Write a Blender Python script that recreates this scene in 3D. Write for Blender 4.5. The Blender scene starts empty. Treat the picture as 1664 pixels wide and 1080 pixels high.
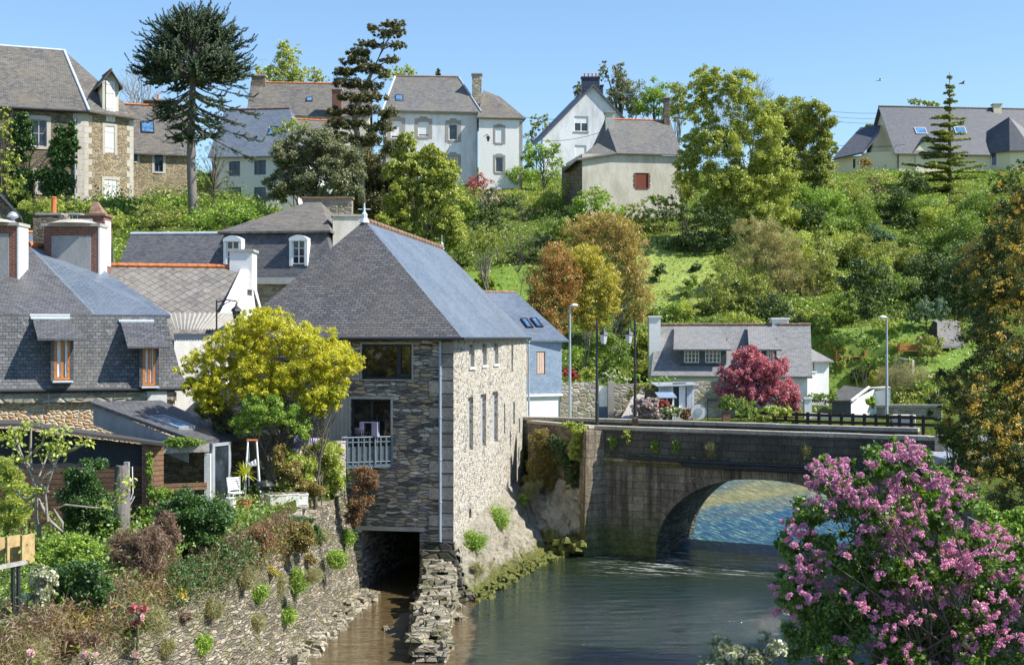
import bpy, math, random
import numpy as np
from mathutils import Vector, Matrix
R = math.radians
SC = bpy.context.scene
C = SC.collection
# ---------------------------------------------------------------- camera, sky, sun, exposure
H0, FPX, CX, HY = 9.7, 2200.0, 832.0, 545.0      # eye height (m), focal length in photo pixels
cam = bpy.data.cameras.new('camera'); camo = bpy.data.objects.new('camera', cam); C.objects.link(camo)
camo.location = (0, 0, H0); camo.rotation_euler = (R(90), 0, 0)
cam.sensor_width = 36; cam.lens = 36*FPX/1664; cam.shift_y = 5/1664
cam.clip_start = 0.3; cam.clip_end = 4000
SC.camera = camo
SUN = Vector((0.975, -0.21, 0.0)).normalized()
EL = R(47)
SUNV = Vector((SUN.x*math.cos(EL), SUN.y*math.cos(EL), math.sin(EL)))
w = bpy.data.worlds.new('World'); SC.world = w; w.use_nodes = True
wn = w.node_tree.nodes; bg = wn['Background']
sky = wn.new('ShaderNodeTexSky'); sky.sky_type = 'NISHITA'; sky.sun_disc = False
sky.sun_elevation = EL; sky.sun_rotation = math.atan2(SUN.x, SUN.y)
sky.air_density = 1.15; sky.dust_density = 0.15; sky.ozone_density = 6.0; sky.altitude = 50
w.node_tree.links.new(sky.outputs[0], bg.inputs[0]); bg.inputs[1].default_value = 0.115
sl = bpy.data.lights.new('sun', 'SUN'); sl.energy = 5.0; sl.angle = R(0.53); sl.color = (1.0, 0.945, 0.86)
so = bpy.data.objects.new('sun', sl); C.objects.link(so)
so.rotation_euler = SUNV.to_track_quat('Z', 'Y').to_euler()
SC.view_settings.view_transform = 'Standard'; SC.view_settings.look = 'None'
SC.view_settings.exposure = 0.72; SC.view_settings.gamma = 1
SC.render.engine = 'CYCLES'
SC.cycles.max_bounces = 6; SC.cycles.diffuse_bounces = 3; SC.cycles.glossy_bounces = 3
SC.cycles.transmission_bounces = 3; SC.cycles.transparent_max_bounces = 6

# ---------------------------------------------------------------- small geometry tools
def P(px, py, D): return Vector(((px-CX)*D/FPX, D, H0-(py-HY)*D/FPX))
def zof(py, D): return H0-(py-HY)*D/FPX
Z = Vector((0, 0, 1))
WL = {}
class MB:
    def __init__(s): s.v = []; s.f = []; s.m = []
    def poly(s, pts, m=0):
        i = len(s.v); s.v += [tuple(p) for p in pts]; s.f.append(tuple(range(i, i+len(pts)))); s.m.append(m)
    def hexa(s, c, m=0):            # c: 8 corners, bottom ring then top ring
        i = len(s.v); s.v += [tuple(p) for p in c]
        for q in ((3,2,1,0),(4,5,6,7),(0,1,5,4),(1,2,6,5),(2,3,7,6),(3,0,4,7)):
            s.f.append(tuple(i+k for k in q)); s.m.append(m)
    def box(s, c, d, rz=0, m=0):    # centre, full size
        c = Vector(c); r = Matrix.Rotation(rz, 3, 'Z'); x, y, z = d[0]/2, d[1]/2, d[2]/2
        s.hexa([c+r@Vector(q) for q in ((-x,-y,-z),(x,-y,-z),(x,y,-z),(-x,y,-z),(-x,-y,z),(x,-y,z),(x,y,z),(-x,y,z))], m)
    def fbox(s, fr, a0, a1, b0, b1, c0, c1, m=0):   # box in a frame: along a, depth b (inward), height c
        s.hexa([fr.p(a0,b0,c0),fr.p(a1,b0,c0),fr.p(a1,b1,c0),fr.p(a0,b1,c0),fr.p(a0,b0,c1),fr.p(a1,b0,c1),fr.p(a1,b1,c1),fr.p(a0,b1,c1)], m)
    def slab(s, pts, t, m=0, me=None):       # polygon thickened downward
        me = m if me is None else me
        pts = [Vector(p) for p in pts]; lo = [p-Z*t for p in pts]; n = len(pts)
        s.poly(pts, m); s.poly(lo[::-1], me)
        for i in range(n): s.poly([pts[i], lo[i], lo[(i+1)%n], pts[(i+1)%n]], me)
    def tube(s, path, rad, sides=6, m=0, cap=True):
        path = [Vector(p) for p in path]; n = len(path)
        if not hasattr(rad, '__len__'): rad = [rad]*n
        i0 = len(s.v)
        for k, p in enumerate(path):
            t = (path[min(k+1, n-1)]-path[max(k-1, 0)])
            t = t.normalized() if t.length > 1e-9 else Z
            a = t.cross(Z) if abs(t.z) < .9 else t.cross(Vector((1,0,0)))
            a.normalize(); b = t.cross(a)
            for j in range(sides):
                an = 2*math.pi*j/sides
                s.v.append(tuple(p+(a*math.cos(an)+b*math.sin(an))*rad[k]))
        for k in range(n-1):
            for j in range(sides):
                q = i0+k*sides; s.f.append((q+j, q+(j+1)%sides, q+sides+(j+1)%sides, q+sides+j)); s.m.append(m)
        if cap:
            s.f.append(tuple(i0+j for j in range(sides))[::-1]); s.m.append(m)
            s.f.append(tuple(i0+(n-1)*sides+j for j in range(sides))); s.m.append(m)
    def lathe(s, c, prof, sides=14, m=0):
        s.tube([Vector(c)+Z*z for r, z in prof], [max(r, .001) for r, z in prof], sides, m)
    def loft(s, rows, m=0):
        i0 = len(s.v); nc = len(rows[0])
        for r in rows: s.v += [tuple(p) for p in r]
        for a in range(len(rows)-1):
            for b in range(nc-1):
                s.f.append((i0+a*nc+b, i0+a*nc+b+1, i0+(a+1)*nc+b+1, i0+(a+1)*nc+b)); s.m.append(m)
    def rock(s, c, d, rng, rz=None, m=0, j=.22):
        c = Vector(c); r = Matrix.Rotation(rng.uniform(0, 6.3) if rz is None else rz, 3, 'Z')
        if rz is None: r = r @ Matrix.Rotation(rng.uniform(-.3,.3), 3, 'X') @ Matrix.Rotation(rng.uniform(-.3,.3), 3, 'Y')
        q = []
        for z in (-.5, .5):
            for x, y in ((-.5,-.5),(.5,-.5),(.5,.5),(-.5,.5)):
                k = .8 if z > 0 else 1
                q.append(c+r@Vector(((x*k+rng.uniform(-j,j)*.6)*d[0], (y*k+rng.uniform(-j,j)*.6)*d[1], (z+rng.uniform(-j,j)*.7)*d[2])))
        s.hexa(q, m)
    def build(s, name, mats, parent=None, smooth=False, uv=True, uvn=None):
        if not isinstance(mats, (list, tuple)): mats = [mats]
        V = np.array(s.v, dtype=np.float64).reshape(-1, 3)
        off = np.array(WL[parent]) if parent in WL else np.zeros(3)
        me = bpy.data.meshes.new(name)
        me.from_pydata((V-off).tolist(), [], s.f)
        for mt in mats: me.materials.append(mt)
        me.polygons.foreach_set('material_index', s.m)
        if smooth: me.polygons.foreach_set('use_smooth', [True]*len(s.f))
        if uv:
            ul = me.uv_layers.new(name='UVMap'); n = len(me.loops)
            out = np.zeros((n, 2)); k = 0
            me.update()
            for pl, f in zip(me.polygons, s.f):
                nn = uvn or pl.normal
                if abs(nn.z) > .985: tx = np.array((1,0,0)); ty = np.array((0,1,0))
                else:
                    t = Z.cross(nn); t.normalize(); tx = np.array(t); ty = np.array(nn.cross(t))
                pv = V[list(f)]
                out[k:k+len(f), 0] = pv@tx; out[k:k+len(f), 1] = pv@ty; k += len(f)
            ul.data.foreach_set('uv', out.ravel())
        me.update()
        o = bpy.data.objects.new(name, me); C.objects.link(o)
        if parent is not None:
            o.parent = parent; WL[o] = WL[parent]
        else: WL[o] = (0., 0., 0.)
        return o
def tag(o, label, cat=None, group=None, kind=None):
    if label: o['label'] = label
    if cat: o['category'] = cat
    if group: o['group'] = group
    if kind: o['kind'] = kind
    return o
def thing(name, label, cat, loc, group=None):
    o = bpy.data.objects.new(name, None); C.objects.link(o); o.location = loc
    o.empty_display_size = .2; WL[o] = tuple(loc)
    return tag(o, label, cat, group)
def struct(name, mb, m, smooth=False):
    o = mb.build(name, m, None, smooth); o['kind'] = 'structure'; return o
def dup(o, loc, label=None):
    def cp(s, par):
        c = s.copy(); C.objects.link(c); c.parent = par
        for ch in s.children: cp(ch, c)
        return c
    r = cp(o, None); r.location = loc; WL[r] = tuple(loc)
    if label: r['label'] = label
    return r

class F:                                    # vertical wall frame: u along, v inward, z up
    def __init__(s, A, B, z=None, inward=None):
        A = Vector(A); B = Vector(B)
        if z is not None: A.z = z
        s.o = A; d = B-A; d.z = 0; s.w = d.length; s.u = d.normalized()
        s.v = Vector((-s.u.y, s.u.x, 0))
    def p(s, a, b, c): return s.o+s.u*a+s.v*b+Z*c
    def hit(s, px, py, b=0):
        d = Vector(((px-CX)/FPX, 1, -(py-HY)/FPX)); c0 = Vector((0, 0, H0)); q = s.o+s.v*b
        t = (q-c0).dot(s.v)/d.dot(s.v); X = c0+d*t-s.o
        return X.dot(s.u), X.z
    def rect(s, x0, y0, x1, y1, b=0):      # photo pixels -> a0,c0,a1,c1
        a0, c1 = s.hit(x0, (y0), b); a1, c0 = s.hit(x1, y1, b)
        am = s.hit((x0+x1)/2, y1, b); at = s.hit((x0+x1)/2, y0, b)
        return [a0, am[1], a1, at[1]]
    def side(s, w=None):                   # frame of the right-hand side wall, starting at a=w
        w = s.w if w is None else w
        f = F.__new__(F); f.o = s.p(w, 0, 0); f.u = s.v; f.v = -s.u; f.w = 0; return f
def wall(mb, fr, a0, a1, c0, c1, holes=(), rev=.22, m=0, mr=None):
    mr = m if mr is None else mr
    xs = sorted({a0, a1}|{h[0] for h in holes}|{h[2] for h in holes}); xs = [x for x in xs if a0 <= x <= a1]
    zs = sorted({c0, c1}|{h[1] for h in holes}|{h[3] for h in holes}); zs = [z for z in zs if c0 <= z <= c1]
    for i in range(len(xs)-1):
        for j in range(len(zs)-1):
            x = (xs[i]+xs[i+1])/2; z = (zs[j]+zs[j+1])/2
            if any(h[0] < x < h[2] and h[1] < z < h[3] for h in holes): continue
            mb.poly([fr.p(xs[i],0,zs[j]), fr.p(xs[i+1],0,zs[j]), fr.p(xs[i+1],0,zs[j+1]), fr.p(xs[i],0,zs[j+1])], m)
    for h in holes:
        p = fr.p; x0, z0, x1, z1 = h
        mb.poly([p(x0,0,z0),p(x0,rev,z0),p(x0,rev,z1),p(x0,0,z1)], mr); mb.poly([p(x1,0,z0),p(x1,0,z1),p(x1,rev,z1),p(x1,rev,z0)], mr)
        mb.poly([p(x0,0,z1),p(x0,rev,z1),p(x1,rev,z1),p(x1,0,z1)], mr); mb.poly([p(x0,0,z0),p(x1,0,z0),p(x1,rev,z0),p(x0,rev,z0)], mr)

# ---------------------------------------------------------------- materials
class G:
    def __init__(s, name):
        s.mat = bpy.data.materials.new(name); s.mat.use_nodes = True
        s.t = s.mat.node_tree; s.N = s.t.nodes; s.b = s.N['Principled BSDF']; s.out = s.N['Material Output']
        s.b.inputs['Roughness'].default_value = .85; s.b.inputs['Specular IOR Level'].default_value = .25
    def n(s, typ, ins={}, **kw):
        q = s.N.new('ShaderNode'+typ)
        for k, v in kw.items(): setattr(q, k, v)
        for k, v in ins.items():
            if hasattr(v, 'is_linked') or hasattr(v, 'node'): s.t.links.new(v, q.inputs[k])
            else: q.inputs[k].default_value = v
        return q
    def L(s, a, b): s.t.links.new(a, b)
    def uv(s, sx=1, sy=1, warp=0, ws=3):
        c = s.n('TexCoord').outputs['UV']
        if warp:
            nz = s.n('TexNoise', {'Vector': c, 'Scale': ws, 'Detail': 2.0})
            v = s.n('VectorMath', {0: nz.outputs['Color'], 1: (.5,.5,.5)}, operation='SUBTRACT')
            v2 = s.n('VectorMath', {0: v.outputs[0], 1: (warp, warp, 0)}, operation='MULTIPLY')
            c = s.n('VectorMath', {0: c, 1: v2.outputs[0]}, operation='ADD').outputs[0]
        return s.n('VectorMath', {0: c, 1: (sx, sy, 1)}, operation='MULTIPLY').outputs[0]
    def obj(s, scale=1): 
        g = s.n('NewGeometry').outputs['Position']
        return s.n('VectorMath', {0: g, 1: (scale if hasattr(scale, '__len__') else (scale,)*3)}, operation='MULTIPLY').outputs[0]
    def noise(s, vec, scale, detail=3.0, rough=.6):
        return s.n('TexNoise', {'Vector': vec, 'Scale': scale, 'Detail': detail, 'Roughness': rough}).outputs['Fac']
    def ramp(s, fac, stops, interp='LINEAR'):
        r = s.n('ValToRGB', {'Fac': fac}); e = r.color_ramp.elements; r.color_ramp.interpolation = interp
        while len(e) > 1: e.remove(e[-1])
        for i, (p, c) in enumerate(stops):
            q = e[0] if i == 0 else e.new(p)
            q.position = p; q.color = (*c, 1) if hasattr(c, '__len__') else (c, c, c, 1)
        return r.outputs['Color']
    def mix(s, fac, a, b, bt='MIX'):
        q = s.n('MixRGB', blend_type=bt)
        for k, v in (('Fac', fac), ('Color1', a), ('Color2', b)):
            if hasattr(v, 'node'): s.L(v, q.inputs[k])
            elif hasattr(v, '__len__'): q.inputs[k].default_value = (*v, 1)
            else: q.inputs[k].default_value = v
        return q.outputs[0]
    def math(s, op, a, b=0.0):
        q = s.n('Math', operation=op)
        for i, v in enumerate((a, b)):
            if hasattr(v, 'node'): s.L(v, q.inputs[i])
            else: q.inputs[i].default_value = v
        return q.outputs[0]
    def bump(s, h, strength=.6, dist=.03):
        b = s.n('Bump', {'Height': h, 'Strength': strength, 'Distance': dist}); s.L(b.outputs[0], s.b.inputs['Normal'])
    def col(s, c): 
        if hasattr(c, 'node'): s.L(c, s.b.inputs['Base Color'])
        else: s.b.inputs['Base Color'].default_value = (*c, 1)
def plain(name, c, rough=.6, spec=.3, metal=0, var=.12, scale=4):
    g = G(name)
    d = g.noise(g.obj(), scale, 3.0); a = tuple(x*(1-var) for x in c); b = tuple(min(1, x*(1+var)) for x in c)
    g.col(g.ramp(d, [(.3, a), (.7, b)])); g.b.inputs['Roughness'].default_value = rough
    g.b.inputs['Specular IOR Level'].default_value = spec; g.b.inputs['Metallic'].default_value = metal
    return g.mat
def stone(name, sx, sy, cols, mortar, mw=.06, bump=.8, dist=.05, warp=.12, stain=(.09,.08,.05), stamt=.5, moss=None):
    g = G(name); v = g.uv(sx, sy, warp, 2.5)
    c = g.n('TexVoronoi', {'Vector': v, 'Scale': 1.0, 'Randomness': .95}, voronoi_dimensions='2D')
    e = g.n('TexVoronoi', {'Vector': v, 'Scale': 1.0, 'Randomness': .95}, voronoi_dimensions='2D', feature='DISTANCE_TO_EDGE')
    r = g.n('SeparateColor', {0: c.outputs['Color']})
    base = g.ramp(r.outputs[0], [(i/(len(cols)), q) for i, q in enumerate(cols)], 'CONSTANT')
    fine = g.noise(g.obj(), 22, 4.0, .7)
    base = g.mix(.75, base, g.ramp(fine, [(.25, .35), (.75, 1.5)]), 'MULTIPLY')
    mk = g.ramp(e.outputs['Distance'], [(mw*.35, 1.0), (mw, 0.0)])
    base = g.mix(mk, base, mortar)
    st = g.ramp(g.noise(g.obj(), .45, 5.0, .65), [(.45, 0.0), (.68, 1.0)])
    base = g.mix(g.math('MULTIPLY', st, stamt), base, stain)
    if moss:
        ms = g.ramp(g.noise(g.obj((1,1,1.6)), 1.3, 5.0, .7), [(.5, 0.0), (.62, 1.0)])
        base = g.mix(g.math('MULTIPLY', ms, moss[1]), base, moss[0])
    g.col(base)
    h = g.math('ADD', g.ramp(e.outputs['Distance'], [(0, 0.0), (mw*2.2, 1.0)]), g.math('MULTIPLY', fine, .5))
    h = g.math('ADD', h, g.math('MULTIPLY', r.outputs[1], .7))
    g.bump(h, bump, dist); g.b.inputs['Roughness'].default_value = .92
    return g.mat
def brick(name, w, h, c1, c2, mortar, ms=.01, bump=.5, dist=.02, warp=.02, offset=.5, stain=None, spots=None, rough=.7, noise_amt=.8, spec=.3, spot_thr=.66, spot_scale=3.0):
    g = G(name); v = g.uv(1, 1, warp, 1.5)
    b = g.n('TexBrick', {'Vector': v, 'Color1': (*c1,1), 'Color2': (*c2,1), 'Mortar': (*mortar,1), 'Scale': 1.0, 'Mortar Size': ms,
                         'Mortar Smooth': .3, 'Bias': 0.0, 'Brick Width': w, 'Row Height': h}, offset=offset)
    fine = g.noise(g.obj(), 9, 5.0, .75)
    base = g.mix(noise_amt, b.outputs['Color'], g.ramp(fine, [(.25, .45), (.75, 1.45)]), 'MULTIPLY')
    if stain:
        st = g.ramp(g.noise(g.obj((1,1,.7)), .5, 6.0, .7), [(.42, 0.0), (.65, 1.0)])
        base = g.mix(g.math('MULTIPLY', st, stain[1]), base, stain[0])
    if spots:
        sp = g.ramp(g.noise(g.obj(), spot_scale, 6.0, .8), [(spot_thr, 0.0), (spot_thr+.03, 1.0)])
        base = g.mix(g.math('MULTIPLY', sp, spots[1]), base, spots[0])
    g.col(base)
    hh = g.math('ADD', g.math('MULTIPLY', g.math('SUBTRACT', 1.0, b.outputs['Fac']), .8), g.math('MULTIPLY', fine, .5))
    g.bump(hh, bump, dist); g.b.inputs['Roughness'].default_value = rough; g.b.inputs['Specular IOR Level'].default_value = spec
    return g.mat
def plaster(name, c, stain, amt=.6, sc=.7, bump=.3):
    g = G(name)
    n1 = g.noise(g.obj((1,1,.35)), sc, 7.0, .72); n2 = g.noise(g.obj(), 14, 4.0, .7)
    base = g.mix(g.math('MULTIPLY', g.ramp(n1, [(.42, 0.0), (.68, 1.0)]), amt), c, stain)
    base = g.mix(.5, base, g.ramp(n2, [(.3, .75), (.7, 1.2)]), 'MULTIPLY')
    g.col(base); g.bump(n2, bump, .02); g.b.inputs['Roughness'].default_value = .9
    return g.mat
def leafmat(name, cols, transl=.35, rough=.55, hue=.18):
    g = G(name)
    geo = g.n('NewGeometry'); rnd = geo.outputs['Random Per Island']
    k = len(cols); base = g.ramp(rnd, [(i/max(1, k-1), c) for i, c in enumerate(cols)])
    nz = g.noise(g.obj(), .9, 3.0)
    base = g.mix(1.0, base, g.ramp(nz, [(.3, (1-hue, 1-hue*.8, 1-hue)), (.7, (1+hue, 1+hue*.8, 1.0))]), 'MULTIPLY')
    d = g.n('BsdfDiffuse', {'Color': base}); t = g.n('BsdfTranslucent', {'Color': g.mix(1.0, base, (1.35, 1.35, .6), 'MULTIPLY')})
    gl = g.n('BsdfGlossy', {'Color': (.9,.95,1,1), 'Roughness': rough})
    m1 = g.n('MixShader', {0: transl, 1: d.outputs[0], 2: t.outputs[0]}); m2 = g.n('MixShader', {0: .05, 1: m1.outputs[0], 2: gl.outputs[0]})
    g.L(m2.outputs[0], g.out.inputs[0]); return g.mat
def glassmat(name, c=(.018,.024,.03), rough=.06, spec=.7):
    g = G(name); g.col(g.ramp(g.noise(g.obj(), 1.7, 2.0), [(.4, c), (.6, tuple(x*2.2 for x in c))]))
    g.b.inputs['Roughness'].default_value = rough; g.b.inputs['Specular IOR Level'].default_value = spec; return g.mat
M = {}
M['mill_front'] = stone('mill_schist', 2.3, 8.5, [(.207,.189,.171),(.403,.354,.293),(.512,.451,.366),(.268,.244,.232),(.561,.427,.268),(.683,.622,.537),(.122,.122,.122)], (.34,.31,.27), .07, 1.0, .09, stamt=.3)
M['mill_side'] = stone('pale_rubble', 5.6, 10.5, [(.50,.465,.385),(.57,.53,.45),(.34,.30,.235),(.52,.45,.33),(.20,.185,.165),(.61,.57,.49),(.42,.385,.32)], (.54,.51,.44), .10, .8, .03, stamt=.10)
M['bank_wall'] = stone('bank_wall_schist', 2.8, 13.0, [(.30,.265,.20),(.42,.37,.28),(.22,.195,.15),(.48,.43,.33),(.15,.135,.11),(.37,.30,.20)], (.22,.20,.15), .08, 1.0, .07, warp=.22, stamt=.5, moss=((.17,.17,.07), .7))
M['rubble'] = stone('loose_schist', 3, 5, [(.30,.27,.20),(.40,.36,.27),(.22,.20,.15),(.46,.41,.31)], (.14,.13,.10), .05, .9, .05, stamt=.55, moss=((.15,.15,.06), .65))
M['wet_or_shaded_rock'] = stone('dark_wet_or_shaded_stone', 1.6, 3.5, [(.10,.10,.08),(.16,.15,.12),(.07,.07,.06),(.20,.18,.14)], (.04,.04,.03), .07, 1.0, .08, stamt=.3, moss=((.10,.12,.03), .6))  # dark wet stone; also paints the shade under the bridge arch
M['quoin'] = brick('granite_quoin', 5, .5, (.22,.205,.185), (.40,.37,.33), (.10,.095,.085), .03, .9, .04, .03, stain=((.13,.12,.10), .6), rough=.9, spec=.15)
def masonry(name, w, h, c1, c2, mortar, wet=True):
    g = G(name); v = g.uv(1, 1, .10, .9)
    b = g.n('TexBrick', {'Vector': v, 'Color1': (*c1,1), 'Color2': (*c2,1), 'Mortar': (*mortar,1), 'Scale': 1.0, 'Mortar Size': .009, 'Mortar Smooth': .6, 'Bias': -.1, 'Brick Width': w, 'Row Height': h}, offset=.37)
    f = g.noise(g.obj(), 6, 6.0, .8); base = g.mix(.85, b.outputs['Color'], g.ramp(f, [(.25, .35), (.75, 1.6)]), 'MULTIPLY')
    st = g.ramp(g.noise(g.obj((2.2,2.2,.22)), 1.0, 6.0, .7), [(.45, 0.0), (.62, 1.0)]); base = g.mix(g.math('MULTIPLY', st, .75), base, (.045,.042,.035))
    pale = g.ramp(g.noise(g.obj((1,1,.5)), .8, 6.0, .7), [(.55, 0.0), (.72, 1.0)]); base = g.mix(g.math('MULTIPLY', pale, .6), base, (.40,.35,.27))
    if wet:
        sep = g.n('SeparateXYZ', {0: g.obj()}); n = g.noise(g.obj(), 1.7, 5.0, .7)
        k = g.ramp(g.math('ADD', g.math('MULTIPLY', sep.outputs[2], .5), g.math('MULTIPLY', g.math('SUBTRACT', n, .5), 1.6)), [(.3, 1.0), (1.0, 0.0)])
        base = g.mix(g.math('MULTIPLY', k, .8), base, g.ramp(f, [(.35, (.05,.07,.015)), (.7, (.15,.19,.04))]))
    g.col(base); g.bump(g.math('ADD', g.math('MULTIPLY', g.math('SUBTRACT', 1.0, b.outputs['Fac']), .6), f), .9, .06); g.b.inputs['Roughness'].default_value = .92; return g.mat
M['bridge'] = masonry('ashlar_blocks', .82, .33, (.23,.185,.13), (.34,.28,.20), (.10,.085,.065))
M['parapet'] = brick('mossy_parapet', .6, .3, (.10,.092,.08), (.15,.135,.11), (.05,.05,.04), .012, .9, .04, .08, stain=((.045,.045,.035), .7), spots=((.42,.40,.34), .7), rough=.95, spec=.1, spot_thr=.69, spot_scale=5)
M['coping'] = brick('granite_coping', 1.1, .6, (.40,.36,.30), (.48,.44,.37), (.15,.14,.12), .012, .5, .02, .03, stain=((.22,.20,.15), .6), rough=.9, spec=.15)
M['slate_mill'] = brick('weathered_slate', .26, .125, (.085,.088,.098), (.156,.152,.156), (.022,.022,.026), .013, .7, .02, .01, stain=((.14,.125,.10), .35), spots=((.42,.40,.33), .8), rough=.6, spot_thr=.68, spot_scale=2.6)
M['slate_blue'] = brick('blue_or_sunlit_slate', .26, .125, (.10,.135,.18), (.155,.19,.24), (.05,.065,.09), .010, .6, .015, .01, rough=.45, spec=.5, noise_amt=.6, stain=((.19,.22,.26), .5))  # blue slate; on the mill and near house it paints sunlit slopes
M['slate_dark'] = brick('dark_slate', .24, .13, (.072,.078,.091), (.130,.133,.146), (.02,.02,.025), .010, .7, .02, .015, stain=((.16,.145,.12), .3), spots=((.36,.36,.34), .8), rough=.5, spec=.4, spot_thr=.66, spot_scale=5)
M['slate_grey'] = brick('grey_slate', .3, .16, (.12,.122,.125), (.19,.187,.182), (.05,.05,.05), .012, .6, .02, .015, stain=((.20,.185,.15), .45), spots=((.36,.35,.30), .5), rough=.7, spot_thr=.66)
M['slate_cottage'] = brick('cottage_slate', .3, .16, (.20,.205,.21), (.28,.28,.28), (.10,.10,.10), .010, .6, .02, .015, stain=((.25,.24,.21), .4), spots=((.40,.39,.34), .5), rough=.7, spot_thr=.66)
M['slate_old'] = brick('lichened_slate', .3, .16, (.102,.098,.096), (.186,.178,.166), (.04,.04,.04), .012, .7, .03, .02, stain=((.20,.175,.13), .5), spots=((.42,.39,.32), .6), rough=.85, spot_thr=.64, spot_scale=3.4)
M['slate_modern'] = brick('modern_slate', .3, .16, (.081,.088,.106), (.112,.119,.138), (.035,.037,.045), .008, .3, .01, .005, rough=.5, noise_amt=.3)
M['ardoise'] = brick('slate_cladding', .18, .12, (.22,.30,.40), (.30,.38,.48), (.10,.14,.20), .007, .4, .01, .005, rough=.4, spec=.5, noise_amt=.4)
M['mansard'] = brick('mansard_slate', .2, .13, (.091,.101,.117), (.182,.189,.195), (.025,.027,.03), .010, .9, .02, .02, stain=((.17,.155,.125), .4), spots=((.55,.53,.47), .75), rough=.6, spot_thr=.62, spot_scale=4.5)
def lozenge():
    g = G('lozenge_tiles'); c = g.n('TexCoord').outputs['UV']
    r = g.n('VectorRotate', {'Vector': c, 'Angle': R(45)}, rotation_type='Z_AXIS').outputs[0]
    b = g.n('TexBrick', {'Vector': r, 'Color1': (.15,.142,.135,1), 'Color2': (.22,.207,.19,1), 'Mortar': (.06,.055,.05,1), 'Scale': 1.0, 'Mortar Size': .014, 'Brick Width': .36, 'Row Height': .36}, offset=0)
    n = g.noise(g.obj(), 7, 5.0, .7)
    base = g.mix(.8, b.outputs['Color'], g.ramp(n, [(.25, .5), (.75, 1.45)]), 'MULTIPLY')
    g.col(g.mix(g.math('MULTIPLY', g.ramp(g.noise(g.obj(), .8, 6.0, .75), [(.45, 0.0), (.7, 1.0)]), .45), base, (.34,.31,.25)))
    g.bump(g.math('SUBTRACT', 1.0, b.outputs['Fac']), .8, .03); return g.mat
M['lozenge'] = lozenge()
M['gold_stone'] = stone('golden_rubble', 4.6, 10.0, [(.48,.38,.23),(.40,.31,.18),(.55,.45,.29),(.33,.26,.17),(.50,.43,.31),(.28,.23,.17)], (.36,.30,.21), .08, .8, .04, stamt=.2)
M['ochre_stone'] = stone('ochre_rubble', 5.0, 8.5, [(.55,.34,.17),(.62,.47,.30),(.50,.28,.13),(.66,.54,.38),(.58,.42,.25)], (.62,.54,.40), .13, .9, .05, stamt=.12)
M['dark_stone'] = stone('dark_or_shaded_rubble', 4.4, 10.0, [(.26,.21,.15),(.19,.16,.12),(.32,.26,.18),(.14,.12,.10)], (.20,.17,.13), .08, .8, .04, stamt=.3)  # dark stone; also paints the shaded front of the tall stone house
M['grey_stone'] = stone('grey_rubble', 2.6, 4.4, [(.34,.31,.26),(.44,.40,.33),(.28,.25,.21),(.50,.46,.38),(.38,.30,.22)], (.42,.38,.31), .1, .8, .05, stamt=.3, moss=((.16,.20,.06), .5))
M['white_render'] = plaster('white_render', (.74,.74,.71), (.45,.45,.43), .6)
M['pale_render'] = plaster('pale_render', (.74,.76,.79), (.42,.43,.44), .75, .9)
M['clean_white'] = plaster('clean_white', (.80,.80,.77), (.6,.59,.55), .4)
M['cream_render'] = plaster('cream_render', (.78,.70,.50), (.66,.58,.40), .3)
M['old_render'] = plaster('old_render', (.70,.66,.56), (.42,.38,.29), .8, .9)
M['grey_or_shaded_render'] = plaster('grey_or_shaded_render', (.36,.36,.36), (.20,.20,.20), .7, 1.2)  # grey render; also paints the shade on the big chimney fronts
M['concrete'] = plaster('concrete', (.44,.41,.36), (.28,.26,.22), .7, 1.5)
M['brick'] = brick('red_brick', .22, .075, (.30,.085,.05), (.22,.07,.045), (.30,.27,.23), .012, .7, .02, .02, stain=((.10,.07,.06), .5), rough=.9)
M['terracotta'] = plain('terracotta', (.52,.17,.06), .75, var=.3, scale=6)
M['terracotta_old'] = plain('old_terracotta', (.24,.15,.10), .85, var=.4, scale=5)
M['zinc'] = plain('zinc', (.42,.46,.50), .42, .5, .3)
M['zinc_pale'] = plain('pale_zinc', (.60,.66,.72), .4, .5, .2)
M['pipe_blue'] = plain('downpipe_zinc', (.33,.40,.48), .4, .5, .2)
M['black_metal'] = plain('black_metal', (.022,.025,.03), .45, .5)
M['dark_frame'] = plain('anthracite_frame', (.028,.033,.045), .5, .4)
M['grey_metal'] = plain('galvanised', (.40,.44,.47), .45, .5, .3)
M['white_paint'] = plain('white_paint', (.80,.80,.78), .5, .4, var=.06)
M['grey_paint'] = plain('grey_shutter', (.50,.50,.50), .7, var=.15, scale=9)
M['orange_wood'] = plain('varnished_wood', (.50,.19,.05), .45, .4, var=.25, scale=12)
M['pale_wood'] = plain('pale_pinkish_wood', (.60,.45,.36), .7, var=.1)
M['blue_paint'] = plain('blue_frame', (.10,.14,.24), .5)
M['red_paint'] = plain('red_shutter', (.22,.065,.04), .7)
M['dark_wood'] = brick('dark_boards', 3.0, .16, (.075,.045,.03), (.11,.065,.04), (.02,.015,.012), .014, .8, .03, .01, rough=.8)
M['brown_wood'] = brick('brown_boards', 3.0, .16, (.20,.11,.065), (.26,.15,.09), (.05,.03,.02), .012, .8, .03, .01, rough=.8)
M['grey_wood'] = plain('silvered_wood', (.34,.32,.29), .85, var=.3, scale=8)
M['fence_wood'] = plain('fence_wood', (.05,.035,.028), .8, var=.3, scale=8)
M['new_wood'] = plain('new_wood', (.46,.33,.16), .7, var=.25, scale=6)
M['bench_wood'] = plain('bench_wood', (.50,.24,.09), .7, var=.2, scale=6)
M['felt'] = plaster('roofing_felt', (.075,.073,.072), (.05,.05,.05), .5, 6, .6)
M['glass'] = glassmat('window_glass')
M['glass_warm'] = glassmat('warm_window_glass', (.016,.014,.012), .04, .9)
M['skyglass'] = glassmat('skylight_glass', (.05,.12,.22), .05, 1.0)
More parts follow.
